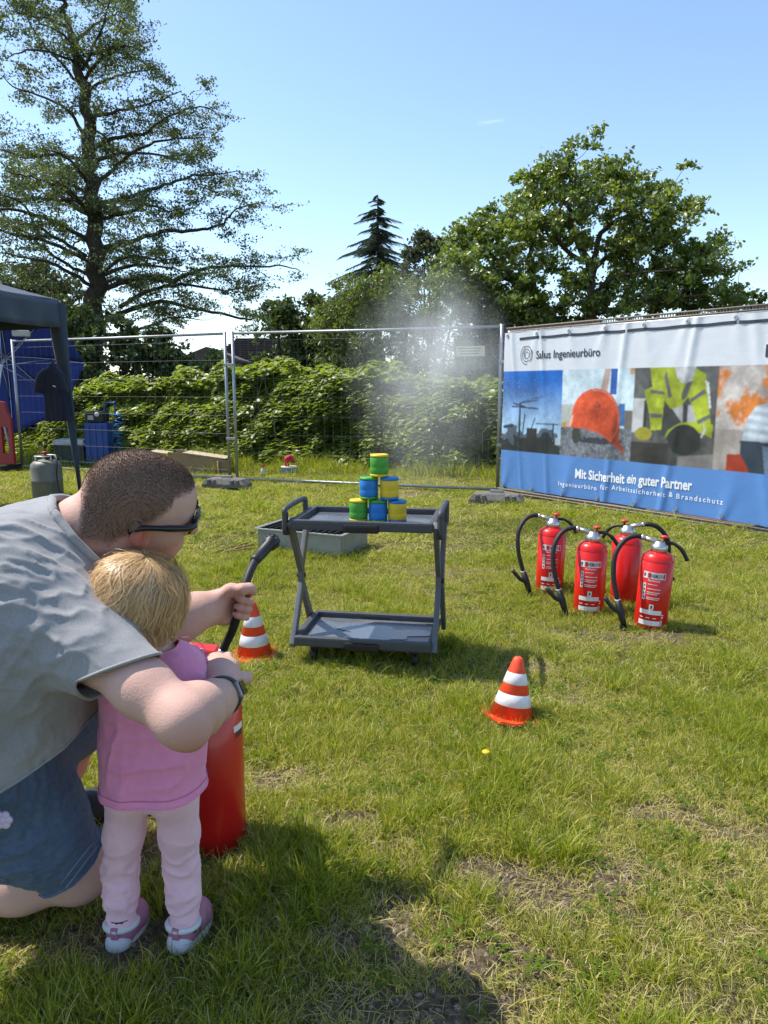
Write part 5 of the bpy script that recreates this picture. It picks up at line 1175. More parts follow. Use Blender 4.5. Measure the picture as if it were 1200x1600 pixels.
# ================================================================== people: bodies grown as smooth distance fields
class SDF:
    def __init__(s, lo, hi, h):
        s.lo = np.asarray(lo, float); s.h = h; s.n = np.ceil((np.asarray(hi, float)-s.lo)/h).astype(int)+1
        s.d = np.full(tuple(s.n), 0.08, np.float32); s.ax = [s.lo[k]+h*np.arange(s.n[k]) for k in range(3)]
    def _sub(s, lo, hi, m):
        a = np.clip(np.floor((lo-m-s.lo)/s.h).astype(int), 0, s.n-1); b = np.clip(np.ceil((hi+m-s.lo)/s.h).astype(int)+1, 1, s.n)
        if np.any(b <= a): return None, None
        sl = tuple(slice(a[k], b[k]) for k in range(3))
        X, Y, Z = np.meshgrid(*[s.ax[k][sl[k]].astype(np.float32) for k in range(3)], indexing='ij'); return sl, np.stack([X, Y, Z], -1)
    def _blend(s, sl, b, k):
        a = s.d[sl]
        if k > 0:
            h = np.clip(k-np.abs(a-b), 0, None)/k; s.d[sl] = np.minimum(a, b)-h*h*k*.25
        else: s.d[sl] = np.minimum(a, b)
    def cone(s, a, b, ra, rb, k=.02):
        """tapered limb from a to b"""
        a = np.asarray(a, float); b = np.asarray(b, float); rm = max(ra, rb); sl, p = s._sub(np.minimum(a, b)-rm, np.maximum(a, b)+rm, k+.03)
        if sl is None: return s
        ab = (b-a).astype(np.float32); L2 = float(ab@ab)+1e-12; t = np.clip(((p-a.astype(np.float32))@ab)/L2, 0, 1)
        s._blend(sl, np.linalg.norm(p-a.astype(np.float32)-t[..., None]*ab, axis=-1)-(ra+(rb-ra)*t), k); return s
    def chain(s, pts, rs, k=.02):
        for i in range(len(pts)-1): s.cone(pts[i], pts[i+1], rs[i], rs[i+1], k)
        return s
    def ell(s, c, r, M=None, k=.02, sub=False):
        c = np.asarray(c, float); r = np.asarray(r, float); rm = r.max(); sl, p = s._sub(c-rm, c+rm, k+.03)
        if sl is None: return s
        q = p-c.astype(np.float32)
        if M is not None: q = q@np.asarray(M, np.float32)       # columns of M are the axes
        k0 = np.linalg.norm(q/r.astype(np.float32), axis=-1); k1 = np.linalg.norm(q/(r*r).astype(np.float32), axis=-1)
        d = np.where(k1 > 1e-6, k0*(k0-1)/np.maximum(k1, 1e-6), -rm)
        if sub:
            a = s.d[sl]; b = -d; h = np.clip(k-np.abs(a-b), 0, None)/max(k, 1e-6); s.d[sl] = np.maximum(a, b)+h*h*k*.25
        else: s._blend(sl, d, k)
        return s
    def mesh(s):
        d = s.d; n = s.n; i = d < 0
        m = np.zeros((n[0]-1, n[1]-1, n[2]-1), np.int8)
        for a in (0, 1):
            for b in (0, 1):
                for c in (0, 1): m += i[a:n[0]-1+a, b:n[1]-1+b, c:n[2]-1+c]
        act = np.argwhere((m > 0) & (m < 8)); idx = np.full(m.shape, -1, np.int64); idx[tuple(act.T)] = np.arange(len(act))
        pos = np.zeros((len(act), 3)); cnt = np.zeros(len(act))
        cs = [(a, b, c) for a in (0, 1) for b in (0, 1) for c in (0, 1)]
        val = {c: d[act[:, 0]+c[0], act[:, 1]+c[1], act[:, 2]+c[2]].astype(float) for c in cs}
        for c in cs:
            for k in range(3):
                if c[k] == 0:
                    e = list(c); e[k] = 1; e = tuple(e); a, b = val[c], val[e]; x = (a < 0) != (b < 0); t = np.where(x, a/np.where(x, a-b, 1), 0)
                    q = np.tile(np.array(c, float), (len(act), 1)); q[:, k] += t; pos += q*x[:, None]; cnt += x
        V = s.lo + s.h*(act + pos/cnt[:, None]); F = []
        for k in range(3):
            u, v = (k+1) % 3, (k+2) % 3; sa = [slice(None)]*3; sb = [slice(None)]*3; sa[k] = slice(0, n[k]-1); sb[k] = slice(1, n[k])
            A, B = i[tuple(sa)], i[tuple(sb)]; e = np.argwhere(A != B); e = e[(e[:, u] > 0) & (e[:, v] > 0) & (e[:, u] < n[u]-1) & (e[:, v] < n[v]-1)]
            if not len(e): continue
            ins = A[tuple(e.T)]; du = np.zeros(3, int); du[u] = 1; dv = np.zeros(3, int); dv[v] = 1
            g = [idx[tuple((e-x).T)] for x in (du+dv, dv, 0*du, du)]
            q = np.stack(g, -1); q = np.where(ins[:, None], q, q[:, ::-1]); F.append(q)
        F = np.vstack(F); return V, F[(F >= 0).all(1)]
def normals(V, F):
    n = np.cross(V[F[:, 2]]-V[F[:, 0]], V[F[:, 3]]-V[F[:, 1]]); N_ = np.zeros_like(V)
    for k in range(4): np.add.at(N_, F[:, k], n)
    return N_/(np.linalg.norm(N_, axis=1)[:, None]+1e-12)
def join(parts):
    V = []; F = []; n = 0
    for v, f in parts: V.append(v); F.append(f+n); n += len(v)
    return np.vstack(V), np.vstack(F)
def smooth_mesh(V, F, it=2, lam=.5):
    E = np.vstack([F[:, [0, 1]], F[:, [1, 2]], F[:, [2, 3]], F[:, [3, 0]]]); E = np.vstack([E, E[:, ::-1]])
    for _ in range(it):
        S = np.zeros_like(V); c = np.bincount(E[:, 0], minlength=len(V))[:, None]
        for k in range(3): S[:, k] = np.bincount(E[:, 0], weights=V[E[:, 1], k], minlength=len(V))
        V = V + lam*(S/np.maximum(c, 1)-V)
    return V
def cut(me, cuts):
    """open a cloth mesh: each cut = (point, outward normal, region centre, region radius)"""
    bm = bmesh.new(); bm.from_mesh(me)
    for (co, no, rc, rr_) in cuts:
        rc = Vector(rc); fs = [f for f in bm.faces if (f.calc_center_median()-rc).length < rr_]
        es = {e for f in fs for e in f.edges}; vs_ = {v for f in fs for v in f.verts}
        bmesh.ops.bisect_plane(bm, geom=list(vs_)+list(es)+fs, plane_co=Vector(co), plane_no=Vector(no), clear_outer=True)
    bm.to_mesh(me); bm.free(); me.polygons.foreach_set('use_smooth', np.ones(len(me.polygons), bool)); me.update(); return me
def folds(V, N_, specs):
    """cloth folds: (centre, radius, along, across-frequency, amplitude, seed)"""
    for (c, rad, al, fr, am, sd) in specs:
        al = nrm(al); x, y = orth(al); q = V-np.asarray(c); w = np.exp(-np.sum(q*q, 1)/(rad*rad))
        wp = .35*vnoise(V*9, sd+3); p = np.stack([q@al*fr*.055+wp, q@x*fr+wp*1.8, q@y*fr*.6], -1)
        n = vnoise(p, sd); r = (1-np.abs(n))**3.2 - .35; V = V + N_*(am*w*r)[:, None]
    return V
def edge_loops(me, least=25):
    bm = bmesh.new(); bm.from_mesh(me); left = {e for e in bm.edges if e.is_boundary}; loops = []
    while left:
        e = left.pop(); chain = [e.verts[0], e.verts[1]]
        while True:
            nx = [x for x in chain[-1].link_edges if x in left]
            if not nx: break
            left.remove(nx[0]); chain.append(nx[0].other_vert(chain[-1]))
        if len(chain) > least: loops.append(np.array([v.co[:] for v in chain]))
    bm.free(); return loops
def hems(me, material, parent, r=.0022, rise=(0, 0, 0), grow=1.0):
    for lp in edge_loops(me):
        if np.linalg.norm(lp[0]-lp[-1]) > .03: continue
        c = lp.mean(0)
        for _ in range(3): lp = (np.roll(lp, 1, 0)+2*lp+np.roll(lp, -1, 0))/4
        lp = c+(lp-c)*grow+np.asarray(rise); st = lp[::2]; q = MB(); q.tube(np.vstack([st, st[:2]]), r, 6, cap=False); q.build('hem', material, parent)
SKIN = mat('skin', (.56, .335, .26), .60, col2=(.62, .385, .305), vscale=14, sub=.10, bump=.14, bscale=260, spec=.25, detail=6)

# ---- the near extinguisher first: the hands close on it
EXC = np.array([-.456, 1.765, 0.0])
HOSE = curve_pts([D(347, 1021, 1.80), D(352, 1008, 1.795), D(361, 990, 1.785), D(371, 962, 1.77), D(379, 930, 1.765), D(389, 897, 1.79), D(400, 874, 1.83)], 40)
def near_extinguisher():
    t = empty('fire_extinguisher', EXC); r = .086
    EXR2 = mat('extinguisher_red_dark', (.56, .010, .010), .33, var=.08, vscale=5, coat=.3)
    q = MB(); q.lathe([(.064, .0), (.078, .004), (r, .016), (r, .40), (r-.003, .403), (r-.002, .408), (r-.004, .412), (.070, .440), (.046, .455), (.030, .460), (.030, .475)], 48); q.build('cylinder', EXR2, t)
    q = MB(); q.lathe([(.034, .462), (.038, .465), (.038, .492), (.030, .498)], 28); q.build('valve_collar', STEEL, t)
    a = HOSE[0]-EXC
    q = MB(); V = [(-.055, -.026, .555), (.030, -.026, .545), (.036, -.022, .505), (-.045, -.022, .500)]; V = V + [(x, -y, z) for x, y, z in V]
    q.add(V, [(0, 1, 2, 3), (7, 6, 5, 4), (0, 4, 5, 1), (1, 5, 6, 2), (2, 6, 7, 3), (3, 7, 4, 0)]); o = q.build('handle_block', mat('handle_red', (.55, .016, .012), .4), t)
    o.modifiers.new('bevel', 'BEVEL').width = .004
    q = MB(); q.tube(curve_pts([(-.04, 0, .500), (-.09, -.005, .510), (-.14, -.012, .495)], 8), .010, 8); q.build('carry_handle', BLACKP, t)
    q = MB(); q.tube([a-np.array([.022, 0, .018]), a, HOSE[3]-EXC], [.011, .0125, .0125], 12); q.build('hose_ferrule', STEEL, t)
    q = MB(); q.tube(HOSE-EXC, .0105, 14); hs = q.build('hose', RUBB, t)
    d_ = nrm(D(428, 843, 1.93)-HOSE[-1]); x0 = HOSE[-1]-EXC; L_ = np.linalg.norm(D(428, 843, 1.93)-HOSE[-1])
    q = MB(); q.tube([x0-d_*.012, x0, x0+d_*.01, x0+d_*L_*.70, x0+d_*L_*.72, x0+d_*L_*.78, x0+d_*L_*.80, x0+d_*L_*.97, x0+d_*L_], [.0120, .0135, .0140, .0150, .0185, .0185, .0200, .0195, .0165], 18); nz_ = q.build('nozzle', BLACKP, t)
    for k in range(10):
        an = k*.628; x, y = orth(d_); q = MB(); c = x0+d_*L_*.88+(x*math.cos(an)+y*math.sin(an))*.0196; q.tube([c-d_*.008, c+d_*.008], .0024, 5); q.build('grip_rib', BLACKP, nz_)
    rr = r+.0008
    for (a0, a1, z0, z1) in ((1.02, 1.50, .335, .352),):
        V, F = arc_patch(rr, a0, a1, z0, z1); link('label_strip', mesh_np('label_strip', V, F, True), LABW, t)
    V, F = arc_patch(rr, 1.1, 1.5, .318, .332); link('label_strip', mesh_np('label_strip', V, F, True), mat('label_dark', (.10, .02, .02), .5), t)
    tag(t, 'large red fire extinguisher held by the kneeling man', 'fire extinguisher')
near_extinguisher()

# ================================================================== the man
def man():
    shR, elR, wrR = D(88, 968, 1.325), D(286, 1124, 1.205), D(350, 1086, 1.44)
    shL, elL, wrL = D(160, 890, 1.63), D(235, 985, 1.70), D(314, 953, 1.735)
    hipR, hipL = np.array([-.830, 1.34, .465]), np.array([-.80, 1.60, .46])
    knR, anR = D(120, 1357, 1.655), D(-130, 1412, 1.60); toR = anR + np.array([-.13, -.02, -.035])
    knL, anL = D(146, 1080, 1.86), D(88, 1232, 1.97)
    root_p = np.array([knR[0]-.15, knR[1], 0]); t = empty('person', root_p)
    neck0 = D(120, 850, 1.455)
    # ---------------- head
    sc = .985
    HC = D(221, 793, 1.475)
    F_ = nrm([.87, .45, -.19]); up0 = nrm(np.array([0, 0, 1.0])-F_*np.dot([0, 0, 1.0], F_)); Rt = np.cross(F_, up0)   # right side of the face
    ro = R(19); U_ = up0*math.cos(ro)+Rt*math.sin(ro); R_ = np.cross(F_, U_); H = np.stack([F_, R_, U_], 1)*sc
    toW = lambda p: HC + np.asarray(p, float)@H.T
    nb = np.linalg.inv(H)@(neck0-HC)                          # neck base in head coordinates
    s = SDF((-.24, -.20, -.30), (.16, .15, .16), .0032)
    s.ell((-.010, 0, .028), (.103, .077, .094), k=0); s.ell((-.035, 0, .015), (.078, .074, .082), k=.03); s.ell((.044, 0, .026), (.060, .064, .074), k=.03)
    s.ell((.030, 0, -.050), (.062, .058, .070), k=.035); s.ell((.062, 0, -.085), (.028, .034, .026), k=.03)          # jaw, chin
    for y in (-1, 1):
        s.ell((.052, y*.044, -.030), (.030, .022, .030), k=.02); s.ell((.080, y*.030, .012), (.018, .028, .012), k=.015)       # cheeks, brow
        s.ell((.082, y*.031, -.004), (.014, .016, .011), k=.008, sub=True); s.ell((.076, y*.031, -.004), (.012, .013, .012), k=.003)     # eye sockets and eyes
        M = np.stack([nrm([.95, 0, .25]), [0, 1, 0], nrm([-.25, 0, .95])], 1)
        s.ell((-.006, y*.079, -.022), (.020, .010, .033), M, k=.006); s.ell((.004, y*.091, -.018), (.010, .009, .021), M, k=.004, sub=True); s.ell((-.016, y*.088, -.016), (.013, .007, .030), M, k=.003)
    s.chain([(.092, 0, .008), (.104, 0, -.020), (.112, 0, -.036)], [.010, .012, .014], k=.012)
    for y in (-1, 1): s.ell((.100, y*.013, -.038), (.010, .009, .009), k=.006)
    s.ell((.090, 0, -.062), (.010, .026, .007), k=.008); s.ell((.088, 0, -.074), (.010, .022, .008), k=.008); s.ell((.098, 0, -.068), (.010, .028, .0022), k=.003, sub=True)
    s.chain([(-.030, 0, -.020), (-.045, 0, -.085), nb], [.068, .066, .066], k=.03)
    s.chain([(-.050, 0, -.035), nb*.55+np.array([-.045, 0, -.005]), nb+np.array([-.005, 0, .018])], [.060, .057, .056], k=.03)
    Vh, Fh = s.mesh(); Vh = smooth_mesh(Vh, Fh, 1); Vhl = Vh.copy(); Vh = toW(Vh)
    hair_mask_h = None
    # ---------------- arms
    def arm_box(*pts): p = np.array(pts); return p.min(0)-.12, p.max(0)+.12
    uw = lambda a, b, f: a+(b-a)*f
    hr = D(338, 1040, 1.60); fw = nrm(hr-wrR)
    lo, hi = arm_box(shR, elR, wrR, hr); s = SDF(lo, hi, .0040)
    s.chain([shR, uw(shR, elR, .35), uw(shR, elR, .7), elR], [.054, .050, .046, .0415], k=.03)
    s.chain([elR, uw(elR, wrR, .3), uw(elR, wrR, .7), wrR], [.0415, .043, .036, .0295], k=.03); s.ell(elR+np.array([.014, -.010, -.020]), (.027, .025, .027), k=.02); s.ell(uw(elR, wrR, .25)+np.array([.006, -.004, .012]), (.030, .042, .030), k=.03)
    sd = nrm(np.cross(fw, [0, 0, 1])); upv = np.cross(sd, fw)
    s.chain([wrR, uw(wrR, hr, .45), hr], [.034, .036, .030], k=.03); s.cone(hr+sd*.026-fw*.03, hr-sd*.026-fw*.03, .022, .020, k=.025)
    for j in range(4):
        b0 = hr+sd*(.030-.020*j)+fw*.008; L_ = [.040, .045, .042, .034][j]
        s.chain([b0, b0+fw*L_*.8+upv*.004, b0+fw*L_*1.1-upv*.026, b0+fw*L_*.75-upv*.046], [.0100, .0095, .0088, .0078], k=.006)
    tb = uw(wrR, hr, .4)-sd*.030*-1; s.chain([tb, tb+sd*.026+fw*.03-upv*.008, tb+sd*.024+fw*.062-upv*.020], [.015, .012, .0095], k=.012)
    Va, Fa = s.mesh()
    # left forearm and the hand round the hose
    hk = 23; hp = HOSE[hk]; hd = nrm(HOSE[hk+4]-HOSE[hk-4])     # hose point and direction at the grip
    vw = nrm(hp-np.array([0, 0, CAM_H])); lat = nrm(np.cross(hd, vw))
    if lat[0] < 0: lat = -lat                                    # lat: to the right of the hose, vw: away from the viewer
    bk = nrm(np.cross(lat, hd)); bk = bk if np.dot(bk, vw) > 0 else -bk
    lo, hi = arm_box(elL, wrL, hp); lo -= .02; hi += .02; s = SDF(lo, hi, .0030)
    s.chain([shL*.5+elL*.5, elL, uw(elL, wrL, .35), uw(elL, wrL, .75), wrL], [.062, .054, .054, .042, .0345], k=.04)
    pc = hp - lat*.030 + bk*.022 - hd*.010                       # palm centre
    s.cone(wrL, uw(wrL, pc, .5), .034, .032, k=.03); s.cone(uw(wrL, pc, .45)+hd*.010, pc+hd*.030, .024, .018, k=.02); s.cone(uw(wrL, pc, .45)-hd*.016, pc-hd*.032, .024, .017, k=.02); s.cone(pc+hd*.030, pc-hd*.034, .017, .016, k=.02)
    s.cone(pc-hd*.03, pc+lat*.020+bk*.004-hd*.03, .014, .012, k=.015); s.cone(pc+hd*.03, pc+lat*.020+bk*.004+hd*.03, .014, .012, k=.015)
    rf = .0105+.0085
    for j in range(4):
        o_ = hd*(.030-.0195*j); fr = [.0092, .0096, .0092, .0080][j]; aa = [2.9, 2.1, 1.35, .70, .05, -.40 if j else .1]
        if j == 0: aa = [2.9, 2.2, 1.6, 1.1, .85, .6]
        pts = []
        for q_, an in enumerate(aa):            # angle 0 = nearest the viewer, pi/2 = right of the hose, pi = behind
            rad = rf*(1.0+.18*(1-abs(q_-2)/3)) ; pts.append(hp+o_+lat*math.sin(an)*rad - bk*math.cos(an)*rad + hd*(.006*q_*(.8 if j == 0 else .25)))
        s.chain([uw(pc, pts[0], .3)+o_*.7]+pts, [.012]+[fr*1.08, fr*1.05, fr, fr*.98, fr*.92, fr*.82], k=.004)
    # thumb: along the top, crossing in front of the hose
    th0 = uw(wrL, pc, .55)+hd*.020-bk*.006; th1 = hp-lat*.030+hd*.034-bk*.012; th2 = hp-lat*.004+hd*.044-bk*.024; th3 = hp+lat*.014+hd*.048-bk*.022
    s.chain([th0, th1, th2, th3], [.019, .0135, .0112, .0090], k=.014)
    Vl, Fl = s.mesh()
    # ---------------- torso and legs
    s = SDF((-1.25, .95, -.02), (-.35, 2.05, 1.06), .0065)
    sp_ = [np.array([-.80, 1.46, .47]), np.array([-.74, 1.46, .62]), np.array([-.68, 1.44, .76]), np.array([-.635, 1.43, .84])]
    wy = np.array([.02, 1.0, .02])
    for c, w, r in zip(sp_, (.10, .10, .11, .12), (.105, .105, .10, .06)): s.cone(c-wy*w, c+wy*w, r, r, k=.06)
    s.cone(sp_[3], neck0, .055, .050, k=.03)
    s.chain([hipR, uw(hipR, knR, .5), knR], [.10, .085, .064], k=.05); s.chain([knR, uw(knR, anR, .35), uw(knR, anR, .75), anR], [.062, .064, .046, .038], k=.04); s.ell(knR+np.array([.012, 0, -.02]), (.05, .055, .05), k=.03)
    s.chain([hipL, uw(hipL, knL, .5), knL], [.105, .09, .064], k=.05); s.chain([knL, uw(knL, anL, .35), uw(knL, anL, .75), anL], [.060, .062, .046, .038], k=.04)
    s.chain([anL, anL+np.array([.03, .01, -.035])], [.038, .036], k=.03); s.chain([anR, toR], [.036, .03], k=.03)
    Vt, Ft = s.mesh()
    V, F = join([(Vh, Fh), (Va, Fa), (Vl, Fl), (Vt, Ft)])
    # close cropped scalp: mask in head coordinates
    def hairline(p):
        x, y, z = p[:, 0], np.abs(p[:, 1]), p[:, 2]
        front = z - (.052 + .30*np.clip(x-.035, 0, 1) + .06*np.clip(y-.05, 0, 1)); side = z - np.interp(x, [-.12, -.06, -.02, .01, .03, .06], [-.058, -.062, -.020, .000, .020, .060])
        m = np.minimum(side/.02, (.094-x)/.012) 
        m = np.minimum(m, np.where(x > .045, front/.012, 9)); m = np.minimum(m, (x+.122)/.012); return np.clip(m, 0, 1)
    hm_ = np.zeros(len(V)); hmh = hairline(Vhl); hm_[:len(Vh)] = hmh
    red = np.zeros(len(V)); ear = np.exp(-(((Vhl[:, 0]+.008)/.03)**2+((np.abs(Vhl[:, 1])-.088)/.016)**2+((Vhl[:, 2]+.018)/.04)**2)); red[:len(Vh)] = ear
    nk = np.exp(-(((Vhl[:, 2]+.10)/.06)**2))*.35; red[:len(Vh)] += nk
    k0 = len(Vh)+len(Va); Vl_ = V[k0:k0+len(Vl)]; red[k0:k0+len(Vl)] += .5*np.exp(-np.sum((Vl_-hp)**2, 1)/.05**2)
    ka = len(Vh); red[ka:ka+len(Va)] += .45*np.exp(-np.sum((V[ka:ka+len(Va)]-(elR+np.array([.02, -.02, -.04])))**2, 1)/.05**2)
    me = mesh_np('body', V-root_p, F, True, {'hair': ('POINT', hm_), 'red': ('POINT', np.clip(red, 0, 1))})
    sk = SKIN.copy(); sk.name = 'man_skin'; N, L = sk.node_tree.nodes, sk.node_tree.links; pb = N['Principled BSDF']; src = pb.inputs['Base Color'].links[0].from_socket
    a1 = N.new('ShaderNodeAttribute'); a1.attribute_name = 'red'; m1 = N.new('ShaderNodeMixRGB'); m1.inputs['Color2'].default_value = (.50, .155, .11, 1); L.new(a1.outputs['Fac'], m1.inputs['Fac']); L.new(src, m1.inputs['Color1'])
    a2 = N.new('ShaderNodeAttribute'); a2.attribute_name = 'hair'; m2 = N.new('ShaderNodeMixRGB'); m2.inputs['Color2'].default_value = (.17, .112, .08, 1)
    sc_ = N.new('ShaderNodeMath'); sc_.operation = 'MULTIPLY'; sc_.inputs[1].default_value = .82; L.new(a2.outputs['Fac'], sc_.inputs[0]); L.new(sc_.outputs[0], m2.inputs['Fac']); L.new(m1.outputs['Color'], m2.inputs['Color1']); L.new(m2.outputs['Color'], pb.inputs['Base Color'])
    link('body', me, sk, t)
    # ---------------- cropped hair
    g = np.random.default_rng(3); NH = normals(Vh, Fh); f = Fh[(hmh[Fh].mean(1) > .02)]; n = 70000
    pk = g.integers(0, len(f), n); w = g.dirichlet((1, 1, 1, 1), n); ps = np.einsum('nk,nkd->nd', w, Vh[f[pk]]); ns = np.einsum('nk,nkd->nd', w, NH[f[pk]]); mk = np.einsum('nk,nk->n', w, hmh[f[pk]]); pl = np.einsum('nk,nkd->nd', w, Vhl[f[pk]])
    keep = g.uniform(size=n) < mk; ps, ns, pl = ps[keep], ns[keep], pl[keep]; n = len(ps); top_ = np.clip((pl[:, 2]-.02)/.08, 0, 1)
    ln = (.0045+.0075*top_)*g.uniform(.6, 1.2, n); d_ = ns*.75 + (F_*.55)*(.3+.7*top_[:, None]) - U_*.35*(1-top_[:, None]) + g.normal(0, .14, (n, 3)); d_ /= np.linalg.norm(d_, axis=1)[:, None]
    sdv = np.cross(d_, g.normal(size=(n, 3))); sdv /= np.linalg.norm(sdv, axis=1)[:, None]; wd = .00050
    HV = np.stack([ps-sdv*wd-ns*.001, ps+sdv*wd-ns*.001, ps+d_*ln[:, None]], 1).reshape(-1, 3); HF = np.arange(3*n).reshape(-1, 3)
    link('cropped_hair', mesh_np('cropped_hair', HV-root_p, HF, False, {'var': ('FACE', g.uniform(size=n))}), leafmat('brown_hair', [(.10, .066, .046), (.19, .13, .092), (.30, .215, .155)], trans=.15, gloss=.03, rough=.5, tint=(1.2, 1.0, .8)), t)
    # ---------------- T-shirt
    TS = mat('grey_jersey', (.255, .250, .246), .9, col2=(.305, .30, .296), vscale=240, bump=.05, bscale=420, sheen=.2, spec=.2, detail=3)
    s = SDF((-1.25, .98, .30), (-.36, 1.92, 1.04), .0042)
    for c, w, r in zip([np.array([-.835, 1.46, .47]), np.array([-.775, 1.46, .57]), np.array([-.715, 1.445, .70]), np.array([-.675, 1.43, .79])], (.135, .125, .135, .15), (.150, .150, .143, .120)): s.cone(c-wy*w, c+wy*w, r, r, k=.10)
    s.cone(np.array([-.705, 1.31, .865]), np.array([-.70, 1.52, .872]), .095, .095, k=.08); s.cone(np.array([-.79, 1.36, .80]), np.array([-.79, 1.54, .80]), .13, .13, k=.08)      # upper back
    s.cone(np.array([-.735, 1.27, .505]), np.array([-.735, 1.60, .505]), .095, .095, k=.08)                                                                                    # cloth hanging at the belly
    s.cone(np.array([-.66, 1.42, .86]), neck0, .10, .086, k=.06); s.cone(neck0, neck0+nrm(HC-neck0)*.10, .0835, .078, k=.03)
    eS = uw(shR, elR, .52); s.chain([shR+np.array([-.02, .02, -.0]), uw(shR, elR, .3), uw(shR, elR, .75)], [.075, .067, .062], k=.05); s.cone(np.array([-.66, 1.33, .80]), shR, .105, .082, k=.06)
    eL = uw(shL, elL, .85); s.chain([shL, eL], [.09, .085], k=.06); s.cone(np.array([-.65, 1.52, .80]), shL, .10, .09, k=.06)
    V, F = s.mesh(); N_ = normals(V, F)
    aR = nrm(elR-shR); z_ = np.array([0, 0, 1.0])
    V = folds(V, N_, [((-.64, 1.26, .90), .11, (.75, .25, -.55), 52, .008, 501), ((-.56, 1.20, .80), .10, aR+np.array([0, 0, .45]), 52, .008, 502), ((-.74, 1.28, .88), .14, (1, .3, .05), 55, .008, 503), ((-.68, 1.2, .84), .10, (1, .2, -.25), 48, .007, 509),
                      ((-.74, 1.25, .62), .18, (.7, 0, -.7), 30, .008, 504), ((-.70, 1.22, .55), .14, (1, 0, .15), 36, .008, 505), ((-.60, 1.2, .74), .09, (.5, 0, .8), 50, .007, 506), ((-.80, 1.3, .80), .2, (.8, .3, -.3), 38, .006, 508), ((-.74, 1.24, .76), .16, (.95, .1, -.1), 44, .006, 511), ((-.78, 1.28, .70), .2, (.9, .2, -.3), 14, .008, 510)])
    V = smooth_mesh(V, F, 1, .25)
    V = V + N_*(.0022*vnoise(V*28, 77))[:, None]
    me = mesh_np('t_shirt', V, F, True)
    nd = nrm(HC-neck0)
    cut(me, [(eS, nrm(D(100+28, 1000+100, 1.24)-D(100, 1000, 1.26)), eS+aR*.085, .125), (eL, nrm(elL-shL), eL+nrm(elL-shL)*.06, .14), (neck0+nd*.035+np.array([-.012, 0, 0]), nd+np.array([-.10, 0, .12]), neck0+nd*.10, .135), ((-.78, 1.46, .455), nrm([.40, 0, -.92]), (-.80, 1.46, .35), .36)])
    co = np.zeros(len(me.vertices)*3, np.float32); me.vertices.foreach_get('co', co); me.vertices.foreach_set('co', (co.reshape(-1, 3)-root_p).astype(np.float32).ravel()); me.update()
    ts = link('t_shirt', me, TS, t); solid(ts, .003, -1)
    # collar ring and sleeve hem follow the open edges
    loops = edge_loops(me)
    for lp in loops:
        c = lp.mean(0)+root_p; sm_ = lp.copy()
        for _ in range(6): sm_ = (np.roll(sm_, 1, 0)+2*sm_+np.roll(sm_, -1, 0))/4 if np.linalg.norm(lp[0]-lp[-1]) < .03 else sm_
        near = np.linalg.norm(c-neck0) < .14; stp = sm_[::2]
        q = MB(); q.tube(np.vstack([stp, stp[:2]]), .0085 if near else .0032, 8, cap=False); q.build('collar' if near else 'hem', TS, ts)
    # ---------------- denim shorts
    DEN = mat('denim', (.062, .100, .165), .85, col2=(.105, .150, .225), vscale=90, bump=.12, bscale=380, sheen=.1, spec=.2)
    s = SDF((-1.15, 1.08, .02), (-.36, 1.98, .66), .0058)
    kS = uw(hipR, knR, .90); s.cone(hipR+np.array([-.01, .02, 0]), hipL+np.array([-.01, 0, 0]), .150, .150, k=.08); s.chain([hipR, uw(hipR, knR, .5), uw(hipR, knR, 1.0)], [.125, .106, .078], k=.06)
    kL = uw(hipL, knL, .80); s.chain([hipL, uw(hipL, knL, .5), kL], [.13, .115, .095], k=.06)
    V, F = s.mesh(); N_ = normals(V, F); tv = nrm(knR-hipR)
    V = folds(V, N_, [(uw(hipR, knR, .55)+np.array([0, -.08, 0]), .16, np.cross(tv, [0, 1, 0])+tv*.4, 26, .012, 601), (hipR+np.array([.08, -.08, -.02]), .14, (.3, 0, 1), 30, .012, 602), (uw(hipR, knR, .9), .10, tv, 34, .009, 603)])
    me = mesh_np('shorts', V, F, True); cut(me, [(kS, nrm(tv+np.array([.10, 0, -.10])), kS+tv*.08, .17), (kL, nrm(knL-hipL), kL+nrm(knL-hipL)*.08, .15)])
    co = np.zeros(len(me.vertices)*3, np.float32); me.vertices.foreach_get('co', co); co = co.reshape(-1, 3)
    me.vertices.foreach_set('co', (co-root_p).astype(np.float32).ravel()); me.update(); sh = link('shorts', me, DEN, t); solid(sh, .003, -1); hems(me, DEN, sh, .004)
    ST_ = mat('denim_seam', (.16, .20, .26), .85)
    # outer side seam and the stitched hem band, pressed onto the cloth
    bv = bmesh.new(); bv.from_mesh(me); bv.faces.ensure_lookup_table()
    from mathutils.bvhtree import BVHTree
    tree = BVHTree.FromBMesh(bv); bv.free()
    def seam(pa, pb, d_):
        pts = []
        for f_ in np.linspace(0, 1, 26):
            p = pa*(1-f_)+pb*f_-root_p; h_ = tree.ray_cast(Vector(p-d_*.3), Vector(d_), .6)
            if h_[0] is not None: pts.append(np.array(h_[0])-d_*.001)
        if len(pts) > 4: q = MB(); q.tube(pts, .0028, 6); q.build('seam', ST_, sh)
    vd = nrm([.25, .85, -.45]); ofs = np.array([-.03, 0, -.055])
    seam(hipR+np.array([.0, 0, .02]), kS+ofs*.5, vd); seam(D(152, 1322, 1.62), D(104, 1386, 1.62), nrm(D(130, 1350, 1.62)-np.array([0, 0, 1.2]))); seam(D(144, 1318, 1.62), D(96, 1380, 1.62), nrm(D(130, 1350, 1.62)-np.array([0, 0, 1.2])))
    # ---------------- sunglasses
    SG = mat('sunglass_black', (.008, .008, .009), .18, var=.1)
